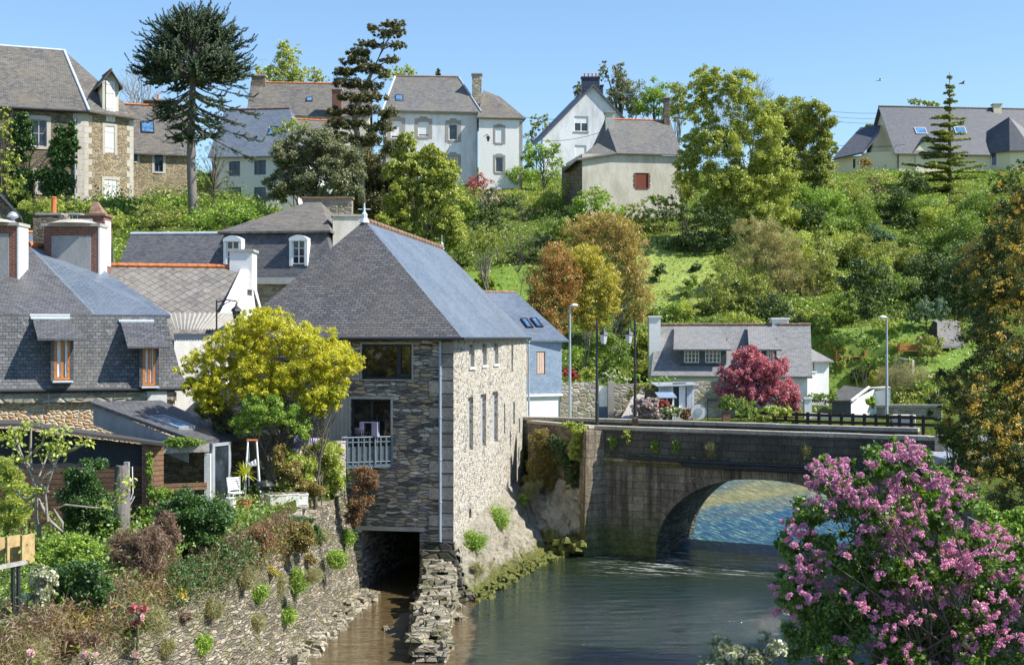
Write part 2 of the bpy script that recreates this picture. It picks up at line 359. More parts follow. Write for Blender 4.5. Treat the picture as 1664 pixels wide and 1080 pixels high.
M['blind'] = plain('white_blind', (.74,.75,.76), .6, var=.04)
M['silver'] = plain('grey_screen', (.36,.37,.39), .5, .4, var=.05)
M['surround'] = plaster('granite_surround', (.36,.33,.30), (.24,.22,.20), .6, 3)
M['pale_surround'] = plaster('pale_stone_surround', (.62,.58,.50), (.42,.38,.32), .6, 3)
M['bark'] = plaster('bark', (.15,.125,.095), (.07,.06,.045), .8, 4, .9)
M['bark_pale'] = plaster('pale_bark', (.34,.31,.26), (.18,.17,.13), .8, 4, .7)
M['bark_ara'] = plaster('ridged_grey_bark', (.21,.19,.175), (.10,.09,.085), .8, 3, .9)
M['purple_cloth'] = plain('lavender_cloth', (.42,.34,.68), .9)
M['cloth'] = plain('white_cloth', (.78,.78,.80), .9)
M['mud'] = plaster('river_gravel', (.15,.12,.08), (.07,.06,.035), .7, 2.5, 1)
M['corrugated'] = plaster('weathered_corrugated', (.34,.33,.30), (.22,.21,.18), .7, 3)
M['asphalt'] = plaster('asphalt', (.06,.06,.06), (.045,.045,.045), .5, 5)
# ---------------------------------------------------------------- land
def sstep(a, b, x): t = np.clip((x-a)/(b-a), 0, 1); return t*t*(3-2*t)
RIVER = np.array([(-14,-40),(-11.6,16),(-10.1,24),(-8.5,32),(-7.5,38),(-6.95,43),(-6.3,50),(-6.3,58),(-2.6,58),(-2.6,51.4),(-2.45,51.6),(-.95,60.2),(.35,68),(1.2,65.3),(4.4,61.6),(6.6,60.6),
                  (8.2,63.5),(6,68),(8.2,76),(60,76),(60,62),(24,58.5),(18.4,54.4),(16.5,50.5),(14.5,45),(13,30),(11.5,16),(11,-40)], dtype=float)
def inpoly(x, y, poly):
    r = np.zeros(x.shape, bool); n = len(poly)
    for i in range(n):
        x0, y0 = poly[i]; x1, y1 = poly[(i+1)%n]
        if y0 == y1: continue
        c = ((y0 > y) != (y1 > y)) & (x < (x1-x0)*(y-y0)/(y1-y0)+x0); r ^= c
    return r
def hgt(x, y):
    x = np.asarray(x, float); y = np.asarray(y, float)
    zr = np.interp(y, [0,60,82,90,100,110,120,135,148,170,400,900,3000], [4.5,4.55,5.0,8,12,16,20,24.5,27.6,29,30,24,-20])
    zl = np.interp(y, [0,50,60,75,85,95,110,130,160,400,900,3000], [3.6,3.6,5.0,8.5,14.5,18.6,20.8,25.0,28.4,30,24,-20])
    t = sstep(-20, -6, x*np.clip(95/np.maximum(y, 30), .5, 1.4))
    h = zl*(1-t)+zr*t
    k = sstep(6, 9, x)*(1-sstep(23, 27, x))*(1-sstep(93, 95.5, y))*sstep(70, 76, y)
    h = h*(1-k)+np.minimum(h, 5.0)*k
    n = np.sin(x*.31+y*.17)*np.cos(y*.23-x*.11)*.35+np.sin(x*.83+1.3)*np.sin(y*.71)*.14
    h = h+n*sstep(78, 92, y)
    h = h+np.where((x < 0) & (y < 52), .12*np.sin(x*1.3)*np.cos(y*1.1), 0)
    r = inpoly(x, y, RIVER)
    return np.where(r, -.9, h)
def hz(x, y): return float(hgt(np.array([x]), np.array([y]))[0])
def axis(a, b, st, lo, hi):
    m = np.arange(a, b+1e-6, st); out = [m]; s = st; v = b; up = []
    while v < hi: s *= 1.22; v += s; up.append(v)
    s = st; v = a; dn = []
    while v > lo: s *= 1.22; v -= s; dn.append(v)
    return np.concatenate([np.array(dn[::-1]), m, np.array(up)])
gx = axis(-46, 62, .5, -1500, 1500); gy = axis(10, 160, .5, -120, 2600)
X, Y = np.meshgrid(gx, gy)
Hh = hgt(X, Y)
me = bpy.data.meshes.new('ground')
V = np.stack([X, Y, Hh], -1).reshape(-1, 3); nx, ny = len(gx), len(gy)
idx = np.arange(nx*ny).reshape(ny, nx)
Fq = np.stack([idx[:-1,:-1], idx[:-1,1:], idx[1:,1:], idx[1:,:-1]], -1).reshape(-1, 4)
def np_mesh(name, V, Fq, mat, parent=None, smooth=False):
    me = bpy.data.meshes.new(name); V = np.asarray(V, np.float32); k = Fq.shape[1]
    if parent in WL: V = V-np.array(WL[parent], np.float32)
    me.vertices.add(len(V)); me.vertices.foreach_set('co', V.ravel())
    me.loops.add(Fq.size); me.loops.foreach_set('vertex_index', Fq.ravel().astype(np.int32))
    me.polygons.add(len(Fq)); me.polygons.foreach_set('loop_start', np.arange(0, Fq.size, k, dtype=np.int32))
    me.polygons.foreach_set('loop_total', np.full(len(Fq), k, np.int32))
    if smooth: me.polygons.foreach_set('use_smooth', np.ones(len(Fq), bool))
    me.update(calc_edges=True); me.materials.append(mat)
    o = bpy.data.objects.new(name, me); C.objects.link(o)
    if parent is not None: o.parent = parent; WL[o] = WL[parent]
    else: WL[o] = (0,0,0)
    return o
def groundmat():
    g = G('turf_and_soil'); p = g.obj()
    n1 = g.noise(p, .35, 5.0, .65); n2 = g.noise(p, 3.5, 5.0, .75)
    grass = g.ramp(n2, [(.25, (.06,.085,.02)), (.55, (.14,.19,.04)), (.8, (.24,.27,.08))])
    soil = g.ramp(n2, [(.3, (.07,.055,.03)), (.7, (.16,.13,.08))])
    c = g.mix(g.ramp(n1, [(.56, 0.0), (.66, .8)]), grass, soil)
    g.col(c); g.bump(g.noise(p, 6, 6.0, .8), 1.0, .25); g.b.inputs['Roughness'].default_value = 1; g.b.inputs['Specular IOR Level'].default_value = .05
    return g.mat
M['ground'] = groundmat()
o = np_mesh('ground', V, Fq, M['ground'], smooth=False); o['kind'] = 'structure'

# lawns laid on the hill (sheets following the ground)
def drape(name, mat, px, rows=24, cols=24, dz=.06, kind='structure'):
    # px: four photo-plan corners as (X, Y) metres, counter-clockwise
    a, b, c, d = [np.array(q, float) for q in px]; mb = MB(); R_ = []
    for j in range(rows+1):
        t = j/rows; l = a+(d-a)*t; r = b+(c-b)*t
        R_.append([(*(l+(r-l)*i/cols), 0) for i in range(cols+1)])
    R_ = [[(x, y, hz(x, y)+dz) for x, y, _ in row] for row in R_]
    mb.loft(R_); o = mb.build(name, mat, None, True); o['kind'] = kind; return o
def lawnmat(name, a, b, c):
    g = G(name); p = g.obj(); n = g.noise(p, 5, 5.0, .75); n1 = g.noise(p, .5, 3.0)
    g.col(g.mix(.6, g.ramp(n, [(.3, a), (.55, b), (.8, c)]), g.ramp(n1, [(.3, .7), (.7, 1.4)]), 'MULTIPLY')); g.bump(n, .9, .12); return g.mat
M['lawn'] = lawnmat('bright_lawn', (.08,.14,.02), (.16,.25,.04), (.25,.32,.07))
M['lawn_dry'] = lawnmat('mown_lawn', (.16,.22,.04), (.27,.33,.08), (.36,.38,.13))
drape('lawn', M['lawn'], [(-6.5,93),(3,93),(4.5,108),(-7,108)])
drape('lawn', M['lawn_dry'], [(10,100),(15.5,100),(17,117),(10,116)])
drape('lawn', M['lawn'], [(21,88),(33,88),(33,97),(21,96)])

# river, weir
def watermat():
    g = G('river_water'); p = g.obj(); b = g.b
    sep = g.n('SeparateXYZ', {0: p})
    # muddy shallows in the side channel, green-brown in the main river
    sh = g.ramp(g.math('ADD', g.math('MULTIPLY', sep.outputs[0], -.5), g.math('MULTIPLY', g.noise(p, .5, 4.0), .6)), [(.9, 0.0), (1.6, 1.0)])
    bed = g.noise(p, 2.2, 5.0, .7)
    c = g.mix(sh, g.ramp(bed, [(.3, (.008,.020,.014)), (.7, (.026,.036,.018))]), g.ramp(bed, [(.3, (.07,.045,.02)), (.7, (.15,.11,.055))]))
    # foam streaks below the arch, following the current
    q = g.n('VectorRotate', {'Vector': p, 'Angle': R(22)}, rotation_type='Z_AXIS').outputs[0]
    fv = g.n('VectorMath', {0: q, 1: (.5, 2.6, 1)}, operation='MULTIPLY').outputs[0]
    fn = g.ramp(g.noise(fv, 1.1, 8.0, .85), [(.53, 0.0), (.62, 1.0)])
    near = g.math('MULTIPLY', g.ramp(g.math('MULTIPLY', sep.outputs[1], .01), [(.538, 0.0), (.562, 1.0)]), g.ramp(g.math('MULTIPLY', sep.outputs[0], .05), [(.14, 0.0), (.22, 1.0)]))
    foam = g.math('MULTIPLY', fn, near)
    c = g.mix(foam, c, (.75,.77,.78)); g.col(c)
    g.L(g.math('ADD', .05, g.math('MULTIPLY', foam, .6)), b.inputs['Roughness'])
    b.inputs['Specular IOR Level'].default_value = .75; b.inputs['IOR'].default_value = 1.75
    w1 = g.n('VectorMath', {0: p, 1: (.55, 1.5, 1)}, operation='MULTIPLY').outputs[0]
    n1 = g.noise(w1, 1.3, 5.0, .6); n2 = g.noise(w1, 5.0, 4.0, .65); n3 = g.noise(w1, .5, 2.0, .5)
    h = g.math('ADD', g.math('ADD', n1, g.math('MULTIPLY', n2, .22)), g.math('MULTIPLY', n3, .8))
    calm = g.math('SUBTRACT', 1.0, g.math('MULTIPLY', sh, .75))
    nr = g.ramp(g.math('ADD', g.math('MULTIPLY', sep.outputs[1], .01), g.math('MULTIPLY', g.math('SUBTRACT', g.noise(p, .35, 3.0), .5), .12)), [(.47, 1.0), (.575, .16)])
    bp = g.n('Bump', {'Height': h, 'Strength': g.math('MULTIPLY', calm, nr), 'Distance': .65}); g.L(bp.outputs[0], b.inputs['Normal'])
    return g.mat
M['water'] = watermat()
mb = MB(); mb.poly([(-16,-40,0),(62,-40,0),(62,80,0),(-16,80,0)]); struct('river', mb, M['water'])
def weirmat():
    g = G('weir_water'); p = g.obj(); 
    q = g.n('VectorRotate', {'Vector': p, 'Angle': R(-28)}, rotation_type='Z_AXIS').outputs[0]
    wv = g.n('VectorMath', {0: q, 1: (.35, 1, 1)}, operation='MULTIPLY').outputs[0]
    wn_ = g.noise(wv, .9, 4.0, .6)
    st = g.n('VectorMath', {0: q, 1: (5.5, .9, 1)}, operation='MULTIPLY').outputs[0]
    sn = g.noise(st, 1.6, 7.0, .8)
    bs_ = g.n('SeparateXYZ', {0: g.n('VectorRotate', {'Vector': p, 'Angle': R(-12)}, rotation_type='Z_AXIS').outputs[0]})
    bb_ = g.math('ADD', g.math('MULTIPLY', bs_.outputs[1], .02), g.math('MULTIPLY', g.math('SUBTRACT', g.noise(wv, .5, 3.0), .5), .10))
    band = g.ramp(g.math('SUBTRACT', bb_, 1.0), [(.24, 0.0), (.29, .75), (.31, .75), (.36, .1), (.39, .1), (.45, .9)])
    c = g.ramp(sn, [(.34, (.004,.03,.12)), (.48, (.015,.075,.19)), (.56, (.08,.19,.19)), (.62, (.22,.34,.32)), (.72, (.8,.86,.88))])
    m = g.ramp(sn, [(.3, (.10,.14,.04)), (.5, (.30,.27,.09)), (.62, (.5,.42,.2)), (.72, (.8,.8,.7))])
    g.col(g.mix(band, c, m)); g.b.inputs['Roughness'].default_value = .18; g.b.inputs['Specular IOR Level'].default_value = .6
    g.bump(g.math('ADD', sn, wn_), .8, .08); return g.mat
M['weir'] = weirmat()
rng = random.Random(5)
mb = MB(); rows = []; _o = Vector((3.75,60.55,0)); _u = Vector((13.3,-6.7,0)).normalized(); _v = Vector((-_u.y,_u.x,0))
for j in range(19):
    t = j/18; row = []
    for i in range(41):
        p = _o+_u*(-2+i*.9)+_v*(2.2+t*13.5); row.append((p.x, p.y, -.07+2.5*t**1.1+rng.uniform(-.02,.02)))
    rows.append(row)
mb.loft(rows); struct('weir', mb, M['weir'], True)
mb = MB(); mb.poly([(3.5,78.5,2.42),(62,60,2.42),(62,80,2.42),(3.5,80,2.42)]); struct('upper_pool', mb, M['water'])

# gravel spit in the mill channel
mb = MB(); rows = []
for j in range(13):
    y = 42.6+j*.5; row = []
    for i in range(13):
        x = -4.35+i*.13+(y-42.6)*(.03); e = math.sin(math.pi*i/12)**.7*math.sin(math.pi*j/12)**.7
        row.append((x, y, -.14+e*(.24+rng.uniform(-.05,.05))))
    rows.append(row)
mb.loft(rows); struct('gravel_spit', mb, M['mud'], True)

# apron under the mill's river wall and rocky bank up to the bridge
def apronmat():
    g = G('lime_washed_apron'); p = g.obj(); n = g.noise(p, 2.2, 7.0, .75); n2 = g.noise(p, 11, 5.0, .7)
    sep = g.n('SeparateXYZ', {0: p})
    c = g.ramp(n, [(.3, (.24,.20,.13)), (.40, (.46,.41,.30)), (.52, (.62,.57,.45)), (.7, (.70,.66,.55))])
    wet = g.ramp(g.math('ADD', sep.outputs[2], g.math('MULTIPLY', g.math('SUBTRACT', n, .5), 1.8)), [(.25, 1.0), (.75, 0.0)])
    c = g.mix(wet, c, g.ramp(n2, [(.35, (.13,.13,.03)), (.6, (.28,.30,.08)), (.75, (.42,.38,.22))]))
    g.col(c); g.bump(g.math('ADD', n, g.math('MULTIPLY', n2, .8)), 1.0, .35); g.b.inputs['Roughness'].default_value = .95; return g.mat
M['apron'] = apronmat()
def mossmat():
    g = G('mossy_rock'); p = g.obj(); n = g.noise(p, 1.6, 7.0, .75); n2 = g.noise(p, 9, 5.0, .7); sep = g.n('SeparateXYZ', {0: p})
    c = g.ramp(n, [(.3, (.30,.26,.19)), (.5, (.50,.46,.36)), (.7, (.60,.56,.45))])
    wet = g.ramp(g.math('ADD', sep.outputs[2], g.math('MULTIPLY', g.math('SUBTRACT', n, .5), 1.4)), [(.8, 1.0), (1.5, 0.0)])
    c = g.mix(wet, c, g.ramp(n2, [(.35, (.09,.10,.025)), (.6, (.22,.24,.06)), (.75, (.36,.33,.18))]))
    g.col(c); g.bump(g.math('ADD', n, g.math('MULTIPLY', n2, .6)), 1.0, .22); return g.mat
M['mossrock'] = mossmat()
def resample(pl, n):
    pl = [Vector(p) for p in pl]; L = [0]
    for a, b in zip(pl, pl[1:]): L.append(L[-1]+(b-a).length)
    out = []
    for i in range(n):
        s = L[-1]*i/(n-1); k = 0
        while k < len(L)-2 and s > L[k+1]: k += 1
        t = (s-L[k])/max(1e-6, L[k+1]-L[k]); out.append(pl[k].lerp(pl[k+1], t))
    return out
def lofted(top, bot, n, m, amp, belly=0, rng=rng):
    T = resample(top, n); B = resample(bot, n); rows = []
    for j in range(m+1):
        t = j/m; row = []
        for i in range(n):
            p = T[i].lerp(B[i], t); e = math.sin(math.pi*t)
            p += Vector((rng.uniform(-amp,amp), rng.uniform(-amp,amp), rng.uniform(-amp,amp)*.6))*min(1, e*2)
            p.z -= belly*e; row.append(p)
        rows.append(row)
    return rows
# ---------------------------------------------------------------- generic building pieces
def window(parent, fr, r, fm='white_paint', gm='glass', nx=2, nz=1, rec=.14, bw=.055, sur=None, sw=.16, sill=None, label=None, blind=0, name='window', arch=0):
    a0, c0, a1, c1 = r; mb = MB(); bd = .05
    mb.fbox(fr, a0, a0+bw, rec-bd, rec+.02, c0, c1); mb.fbox(fr, a1-bw, a1, rec-bd, rec+.02, c0, c1)
    mb.fbox(fr, a0+bw, a1-bw, rec-bd, rec+.02, c0, c0+bw); mb.fbox(fr, a0+bw, a1-bw, rec-bd, rec+.02, c1-bw, c1)
    for i in range(1, nx):
        x = a0+(a1-a0)*i/nx; mb.fbox(fr, x-bw*.55, x+bw*.55, rec-bd+.004, rec+.02, c0+bw, c1-bw)
    for j in range(1, nz):
        z = c0+(c1-c0)*j/nz; mb.fbox(fr, a0+bw, a1-bw, rec-bd+.012, rec+.016, z-bw*.3, z+bw*.3)
    w = mb.build(name, M[fm], parent)
    if label: w['label'] = label
    g = MB(); g.poly([fr.p(a0,rec,c0), fr.p(a1,rec,c0), fr.p(a1,rec,c1), fr.p(a0,rec,c1)]); g.build('pane', M[gm], w)
    if blind:
        b = MB(); b.fbox(fr, a0+bw, a1-bw, rec-.04, rec-.015, c1-(c1-c0)*blind, c1-bw*.5); b.build('blind', M['blind'], w)
    if sur:
        s = MB(); k = .02
        s.fbox(fr, a0-sw, a0, -k, .05, c0-sw*.6, c1+sw); s.fbox(fr, a1, a1+sw, -k, .05, c0-sw*.6, c1+sw)
        s.fbox(fr, a0, a1, -k-.004, .05, c1, c1+sw*1.15); s.fbox(fr, a0, a1, -k-.03, .05, c0-sw*.7, c0)
        if arch: s.fbox(fr, a0+(a1-a0)*.15, a1-(a1-a0)*.15, -k-.004, .04, c1+sw*1.15, c1+sw*1.15+arch)
        s.build('surround', M[sur], w)
    if sill:
        s = MB(); s.fbox(fr, a0-.08, a1+.08, -.07, rec-.06, c0-.07, c0); s.build('sill', M[sill], w)
    return w
def quoins(parent, fr, a, side, z0, z1, mat='pale_surround', big=.42, small=.24, h=.32, k=.012, rng=rng):
    mb = MB(); z = z0; i = 0
    while z < z1-.12:
        hh = min(h*rng.uniform(.85,1.15), z1-z); L = big if i % 2 else small
        a0, a1 = (a, a+L) if side > 0 else (a-L, a)
        mb.fbox(fr, a0, a1, -k-rng.uniform(0,.006), .05, z+.006, z+hh-.006); z += hh; i += 1
    return mb.build('quoin', M[mat], parent)
def chimney(parent, c, w, d, z0, z1, rz, mat, cap='concrete', pots=0, potm='terracotta', capw=.08, name='chimney', bands=None):
    mb = MB(); mb.box((c[0], c[1], (z0+z1)/2), (w, d, z1-z0), rz); o = mb.build(name, M[mat], parent)
    cp = MB(); cp.box((c[0], c[1], z1+.06), (w+capw*2, d+capw*2, .12), rz); cp.build('cap', M[cap], o)
    for i in range(pots):
        q = Vector((c[0], c[1], 0))+Matrix.Rotation(rz, 3, 'Z')@Vector(((i-(pots-1)/2)*w/max(pots,1)*.85, 0, 0))
        p = MB(); p.lathe((q.x, q.y, z1+.12), [(.10,0),(.12,.04),(.09,.10),(.085,.32),(.11,.36),(.10,.40)], 8); p.build('chimney_pot', M[potm], o)
    return o
def ridge(parent, a, b, r=.09, mat='terracotta', seg=.4, name='ridge_tiles', sides=8, parentless=False):
    a = Vector(a); b = Vector(b); n = max(1, int((b-a).length/seg)); mb = MB(); d = (b-a)/n
    for i in range(n): mb.tube([a+d*i, a+d*(i+1.04)], [r*1.06, r*.9], sides)
    return mb.build(name, M[mat], parent)
def skylight(parent, c, u, vup, w, h, name='skylight', off=.05, fm='dark_frame', gm='skyglass'):
    u = Vector(u).normalized(); vup = Vector(vup); vup = (vup-u*vup.dot(u)).normalized(); n = u.cross(vup); 
    if n.z < 0: n = -n
    c = Vector(c)+n*off; mb = MB()
    def bx(mb, x0, x1, y0, y1, z0, z1): mb.hexa([c+u*x+vup*y+n*z for z in (z0, z1) for x, y in ((x0,y0),(x1,y0),(x1,y1),(x0,y1))])
    b = .07
    bx(mb,-w/2,-w/2+b,-h/2,h/2,-.1,.05); bx(mb,w/2-b,w/2,-h/2,h/2,-.1,.05); bx(mb,-w/2+b,w/2-b,-h/2,-h/2+b,-.1,.05); bx(mb,-w/2+b,w/2-b,h/2-b,h/2,-.1,.05)
    s = mb.build(name, M[fm], parent); g = MB(); g.poly([c+u*x+vup*y+n*.02 for x, y in ((-w/2+b,-h/2+b),(w/2-b,-h/2+b),(w/2-b,h/2-b),(-w/2+b,h/2-b))]); g.build('pane', M[gm], s); return s
def planehit(px, py, a, u, v):             # photo pixel -> point on plane
    d = Vector(((px-CX)/FPX, 1, -(py-HY)/FPX)); n = Vector(u).cross(Vector(v)); t = (Vector(a)-Vector((0,0,H0))).dot(n)/d.dot(n)
    return Vector((0,0,H0))+d*t
def gutter(parent, a, b, r=.07, mat='zinc'):
    mb = MB(); mb.tube([a, b], r, 8); return mb.build('gutter', M[mat], parent)

# ---------------------------------------------------------------- the old mill
C0 = Vector((-2.2, 51.0, 0)); FL = P(372, 0, 52.6); FL.z = 0
C1 = P(818, 0, 60.0); C1.z = 0; C2 = P(856, 0, 69.0); C2.z = 0
mill = thing('water_mill', 'large stone mill house with a steep hipped slate roof rising straight from the river', 'house', (-6, 55, 0))
fr = F(FL, C0)                              # front wall
win = fr.rect(588, 559, 669, 616); door = fr.rect(570, 648, 635, 752); tun = fr.rect(588, 862, 682, 972); tun[1] = -.8
mb = MB(); wall(mb, fr, 0, fr.w, -1, 9.62, [win, door], .3, 0)
mb2 = MB(); # rebuilt with the tunnel left open
wall(mb2, fr, 0, fr.w, -1, 9.62, [win, door, tun], .3, 0)
cw = mb2
# back and left walls
BL = Vector((FL.x+1.4, 69.5, 0))
for a, b in ((BL, FL), (C2, BL)):
    f2 = F(a, b); wall(cw, f2, 0, f2.w, -1, 9.6)
# tunnel lining
t0, t1 = tun[0], tun[2]; tz = tun[3]
for q in ([(t0,.3,-1),(t0,7,-1),(t0,7,tz),(t0,.3,tz)], [(t1,.3,-1),(t1,.3,tz),(t1,7,tz),(t1,7,-1)], [(t0,.3,tz),(t0,7,tz),(t1,7,tz),(t1,.3,tz)], [(t0,7,-1),(t1,7,-1),(t1,7,tz),(t0,7,tz)]):
    cw.poly([fr.p(*k) for k in q])
cw.build('front_wall', M['mill_front'], mill)
mb = MB(); mb.fbox(fr, t0-.25, t1+.2, -.03, .25, tz, tz+.16); mb.build('lintel', M['concrete'], mill)
# river side wall, in two runs
s1 = F(C0, C1); s2 = F(C1, C2); mb = MB()
slots = {}
up = [s1.rect(x0, y0, x1, y1) for x0, y0, x1, y1 in ((762,559,771,596),(783,558,791,593),(802,558,810,591))]
lo = [s1.rect(x0, y0, x1, y1) for x0, y0, x1, y1 in ((761,645,769,732),(781,640,790,726),(800,636,809,719))]
sm1 = [s1.rect(*q) for q in ((762,826,766,842),)]
sm2 = [s2.rect(*q) for q in ((831,560,834,604),(819,656,821,704),(834,653,837,689),(843,679,845,704),(825,584,826,600))]
wall(mb, s1, 0, s1.w, -1, 9.62, up+lo+sm1, .28); wall(mb, s2, 0, s2.w, -1, 9.6, sm2, .3)
mb.build('river_wall', M['mill_side'], mill)
for q in up+lo:
    sl_ = MB(); sl_.poly([s1.p(q[0],.16,q[1]), s1.p(q[2],.16,q[1]), s1.p(q[2],.16,q[3]), s1.p(q[0],.16,q[3])])
    wnd = sl_.build('window_screen', M['silver'], mill)
    if q in up: k = MB(); k.fbox(s1, q[0]-.06, q[2]+.06, -.06, .1, q[1]-.10, q[1]); k.build('sill', M['white_paint'], wnd)
for q in sm1: 
    b = MB(); b.poly([s1.p(q[0],.25,q[1]), s1.p(q[2],.25,q[1]), s1.p(q[2],.25,q[3]), s1.p(q[0],.25,q[3])]); b.build('window', M['glass'], mill)
for q in sm2:
    b = MB(); b.poly([s2.p(q[0],.25,q[1]), s2.p(q[2],.25,q[1]), s2.p(q[2],.25,q[3]), s2.p(q[0],.25,q[3])]); b.build('window', M['glass'], mill)
quoins(mill, fr, fr.w, -1, 1.9, 9.5, 'quoin', .95, .55, .5, .02)
# modern window, french door, timber panel
window(mill, fr, win, 'dark_frame', 'glass_warm', 1, 1, .16, .09, 'concrete', .07, label='wide modern window with dark frame')
mb = MB(); x = win[0]+(win[2]-win[0])*.70; mb.fbox(fr, x, x+.14, .06, .18, win[1]+.09, win[3]-.09); mb.fbox(fr, x+.14, win[2]-.09, .07, .18, win[1]+.09, win[1]+.2); mb.build('window_mullion', M['dark_frame'], mill)
window(mill, fr, door, 'dark_frame', 'glass_warm', 2, 1, .2, .08, 'concrete', .09, name='glazed_door')
pan = [fr.hit(527, 700)[0], zof(752,51.5), door[0]-.1, zof(645,51.5)]
mb = MB(); n = 6
for i in range(n):
    a = pan[0]+(pan[2]-pan[0])*i/n; mb.fbox(fr, a+.006, a+(pan[2]-pan[0])/n-.006, -.03, .02, pan[1], pan[3])
mb.build('wall_panel', M['concrete'], mill)
# balcony: runs from the door's right jamb, out to the left
M['rail_steel'] = plain('rail_steel', (.13,.18,.22), .45, .5, .2)
bal = thing('balcony', 'small galvanised steel balcony with glass panels on the front of the mill', 'balcony', fr.p(door[0], 0, door[1]))
bl, br = door[0]-.05, door[2]+.05; dpt = 1.0
zb = zof(760, 51)
A0, A1 = fr.p(bl, -dpt, zb), fr.p(br, -.02, zb+.02); A0b = fr.p(bl-.55+.55, 0, zb)
mb = MB(); mb.slab([fr.p(bl,-dpt,zb+.12), fr.p(br,-.05,zb+.12), fr.p(bl,-.02,zb+.12)], .12); mb.build('deck', M['rail_steel'], bal)
def rail(A, B, h, n, bar=.028):
    mb = MB(); mb.tube([A+Z*h, B+Z*h], .035, 6); mb.tube([A+Z*.12, B+Z*.12], .025, 6); mb.tube([A+Z*(h-.18), B+Z*(h-.18)], .02, 6)
    for i in range(n+1):
        q = A.lerp(B, i/n); mb.box(q+Z*(h/2), (bar*1.5, bar, h), math.atan2((B-A).y, (B-A).x))
    return mb
rail(fr.p(bl,-dpt,zb+.1), fr.p(br,-.03,zb+.1), 1.05, 9, .04).build('railing', M['rail_steel'], bal)
rail(fr.p(bl,-.03,zb+.1), fr.p(bl,-dpt,zb+.1), 1.05, 3, .04).build('railing', M['rail_steel'], bal)
gp = MB(); q0, q1 = fr.p(bl,-dpt+.03,zb+.25), fr.p(br,-.0,zb+.25); gp.poly([q0, q1, q1+Z*.55, q0+Z*.55])
gg = G('frosted_panel'); gg.col((.55,.62,.68)); gg.b.inputs['Transmission Weight'].default_value = .8; gg.b.inputs['Roughness'].default_value = .2; gp.build('glass_panel', gg.mat, bal)
# table on the balcony; cloth colour darkened for the dim light indoors
tb = thing('table', 'small table under a pale lavender cloth before the glass door on the mill balcony', 'table', fr.p(door[0]+.75, -.3, zb+.12))
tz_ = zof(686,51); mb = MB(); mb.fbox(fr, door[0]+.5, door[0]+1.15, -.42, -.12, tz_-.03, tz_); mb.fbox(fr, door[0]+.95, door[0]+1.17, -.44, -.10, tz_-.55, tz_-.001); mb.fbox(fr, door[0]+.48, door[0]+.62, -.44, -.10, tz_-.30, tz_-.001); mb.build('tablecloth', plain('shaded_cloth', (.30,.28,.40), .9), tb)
for x in (.55, 1.1):
    for y in (-.4, -.14): mb = MB(); mb.tube([fr.p(door[0]+x,y,zb+.12), fr.p(door[0]+x,y,tz_-.03)], .015, 5); mb.build('leg', M['grey_metal'], tb)
# downpipe
mb = MB(); pa = fr.hit(716, 600)[0]; mb.tube([fr.p(pa,-.09,9.5), fr.p(pa,-.09,zof(880,51))], .055, 8)
for z in (8.2, 6.6, 5, 3.4): mb.tube([fr.p(pa,-.09,z), fr.p(pa,-.09,z+.06)], .075, 8)
mb.build('downpipe', M['pipe_blue'], mill)
mb = MB(); ep = s2.p(s2.w, -.12, 0)
mb.tube([ep+Z*9.55+s2.u*.1, ep+Z*9.35+s2.u*-.1, ep+Z*9.2+s2.u*-.15, ep+Z*5.2+s2.u*-.15], .05, 8); mb.build('downpipe', M['pipe_blue'], mill)
# roof
EL_ = P(366,547.5,51.9); EF = P(750,547.5,50.6); EM = P(822,547.5,59.6); ER = P(861,547.8,69.2); EB = Vector((BL.x-.3, 70, ER.z))
A1_ = P(592,358,55.2); A2_ = P(718,403,66.5)
mb = MB(); mb.poly([EL_, EF, A1_]); mb.poly([EB, EL_, A1_, A2_]); mb.poly([ER, EB, A2_]); 
mb.poly([EL_-Z*.1, EF-Z*.1, EF, EL_]); mb.poly([EL_-Z*.1, fr.p(0,.05,9.55), fr.p(fr.w,.05,9.55), EF-Z*.1][::-1])
mb.build('roof', M['slate_mill'], mill)
mb = MB(); mb.poly([EF, EM, A1_]); mb.poly([EM, A2_, A1_]); mb.poly([EM, ER, A2_])
mb.poly([EF-Z*.1, EM-Z*.1, EM, EF]); mb.poly([EM-Z*.1, ER-Z*.1, ER, EM]); mb.poly([EF-Z*.1, s1.p(0,.05,9.55), s1.p(s1.w,.05,9.55), EM-Z*.1][::-1]); mb.poly([EM-Z*.1, s2.p(0,.05,9.55), s2.p(s2.w,.05,9.55), ER-Z*.1][::-1])
mb.build('roof', M['slate_blue'], mill)['label'] = 'bluer slates on the river side of the roof, sunlight put into their colour'  # bluer slate puts the sunlight on this slope into its colour
ridge(mill, A1_+Z*.02, A2_+Z*.02, .13, 'terracotta_old', .45)
gutter(mill, EL_-Z*.06+Vector((0,-.05,0)), EF-Z*.06+Vector((0,-.05,0)), .06, 'black_metal')
gutter(mill, EM-Z*.06+Vector((.05,0,0)), ER-Z*.06+Vector((.05,0,0)), .06, 'black_metal')
gutter(mill, EF-Z*.06+Vector((.05,0,0)), EM-Z*.06+Vector((.05,0,0)), .06, 'black_metal')
mb = MB(); mb.lathe(A1_-Z*.1, [(.22,0),(.12,.2),(.13,.34),(.05,.45),(.03,.8)], 8); mb.tube([A1_+Z*.45-Vector((.25,0,0)), A1_+Z*.45+Vector((.25,0,0))], .02, 5); mb.build('finial', M['zinc_pale'], mill)
mb = MB(); mb.lathe(A2_-Z*.05, [(.14,0),(.08,.15),(.09,.25),(.02,.35),(.02,.7)], 8); mb.build('finial', M['zinc'], mill)
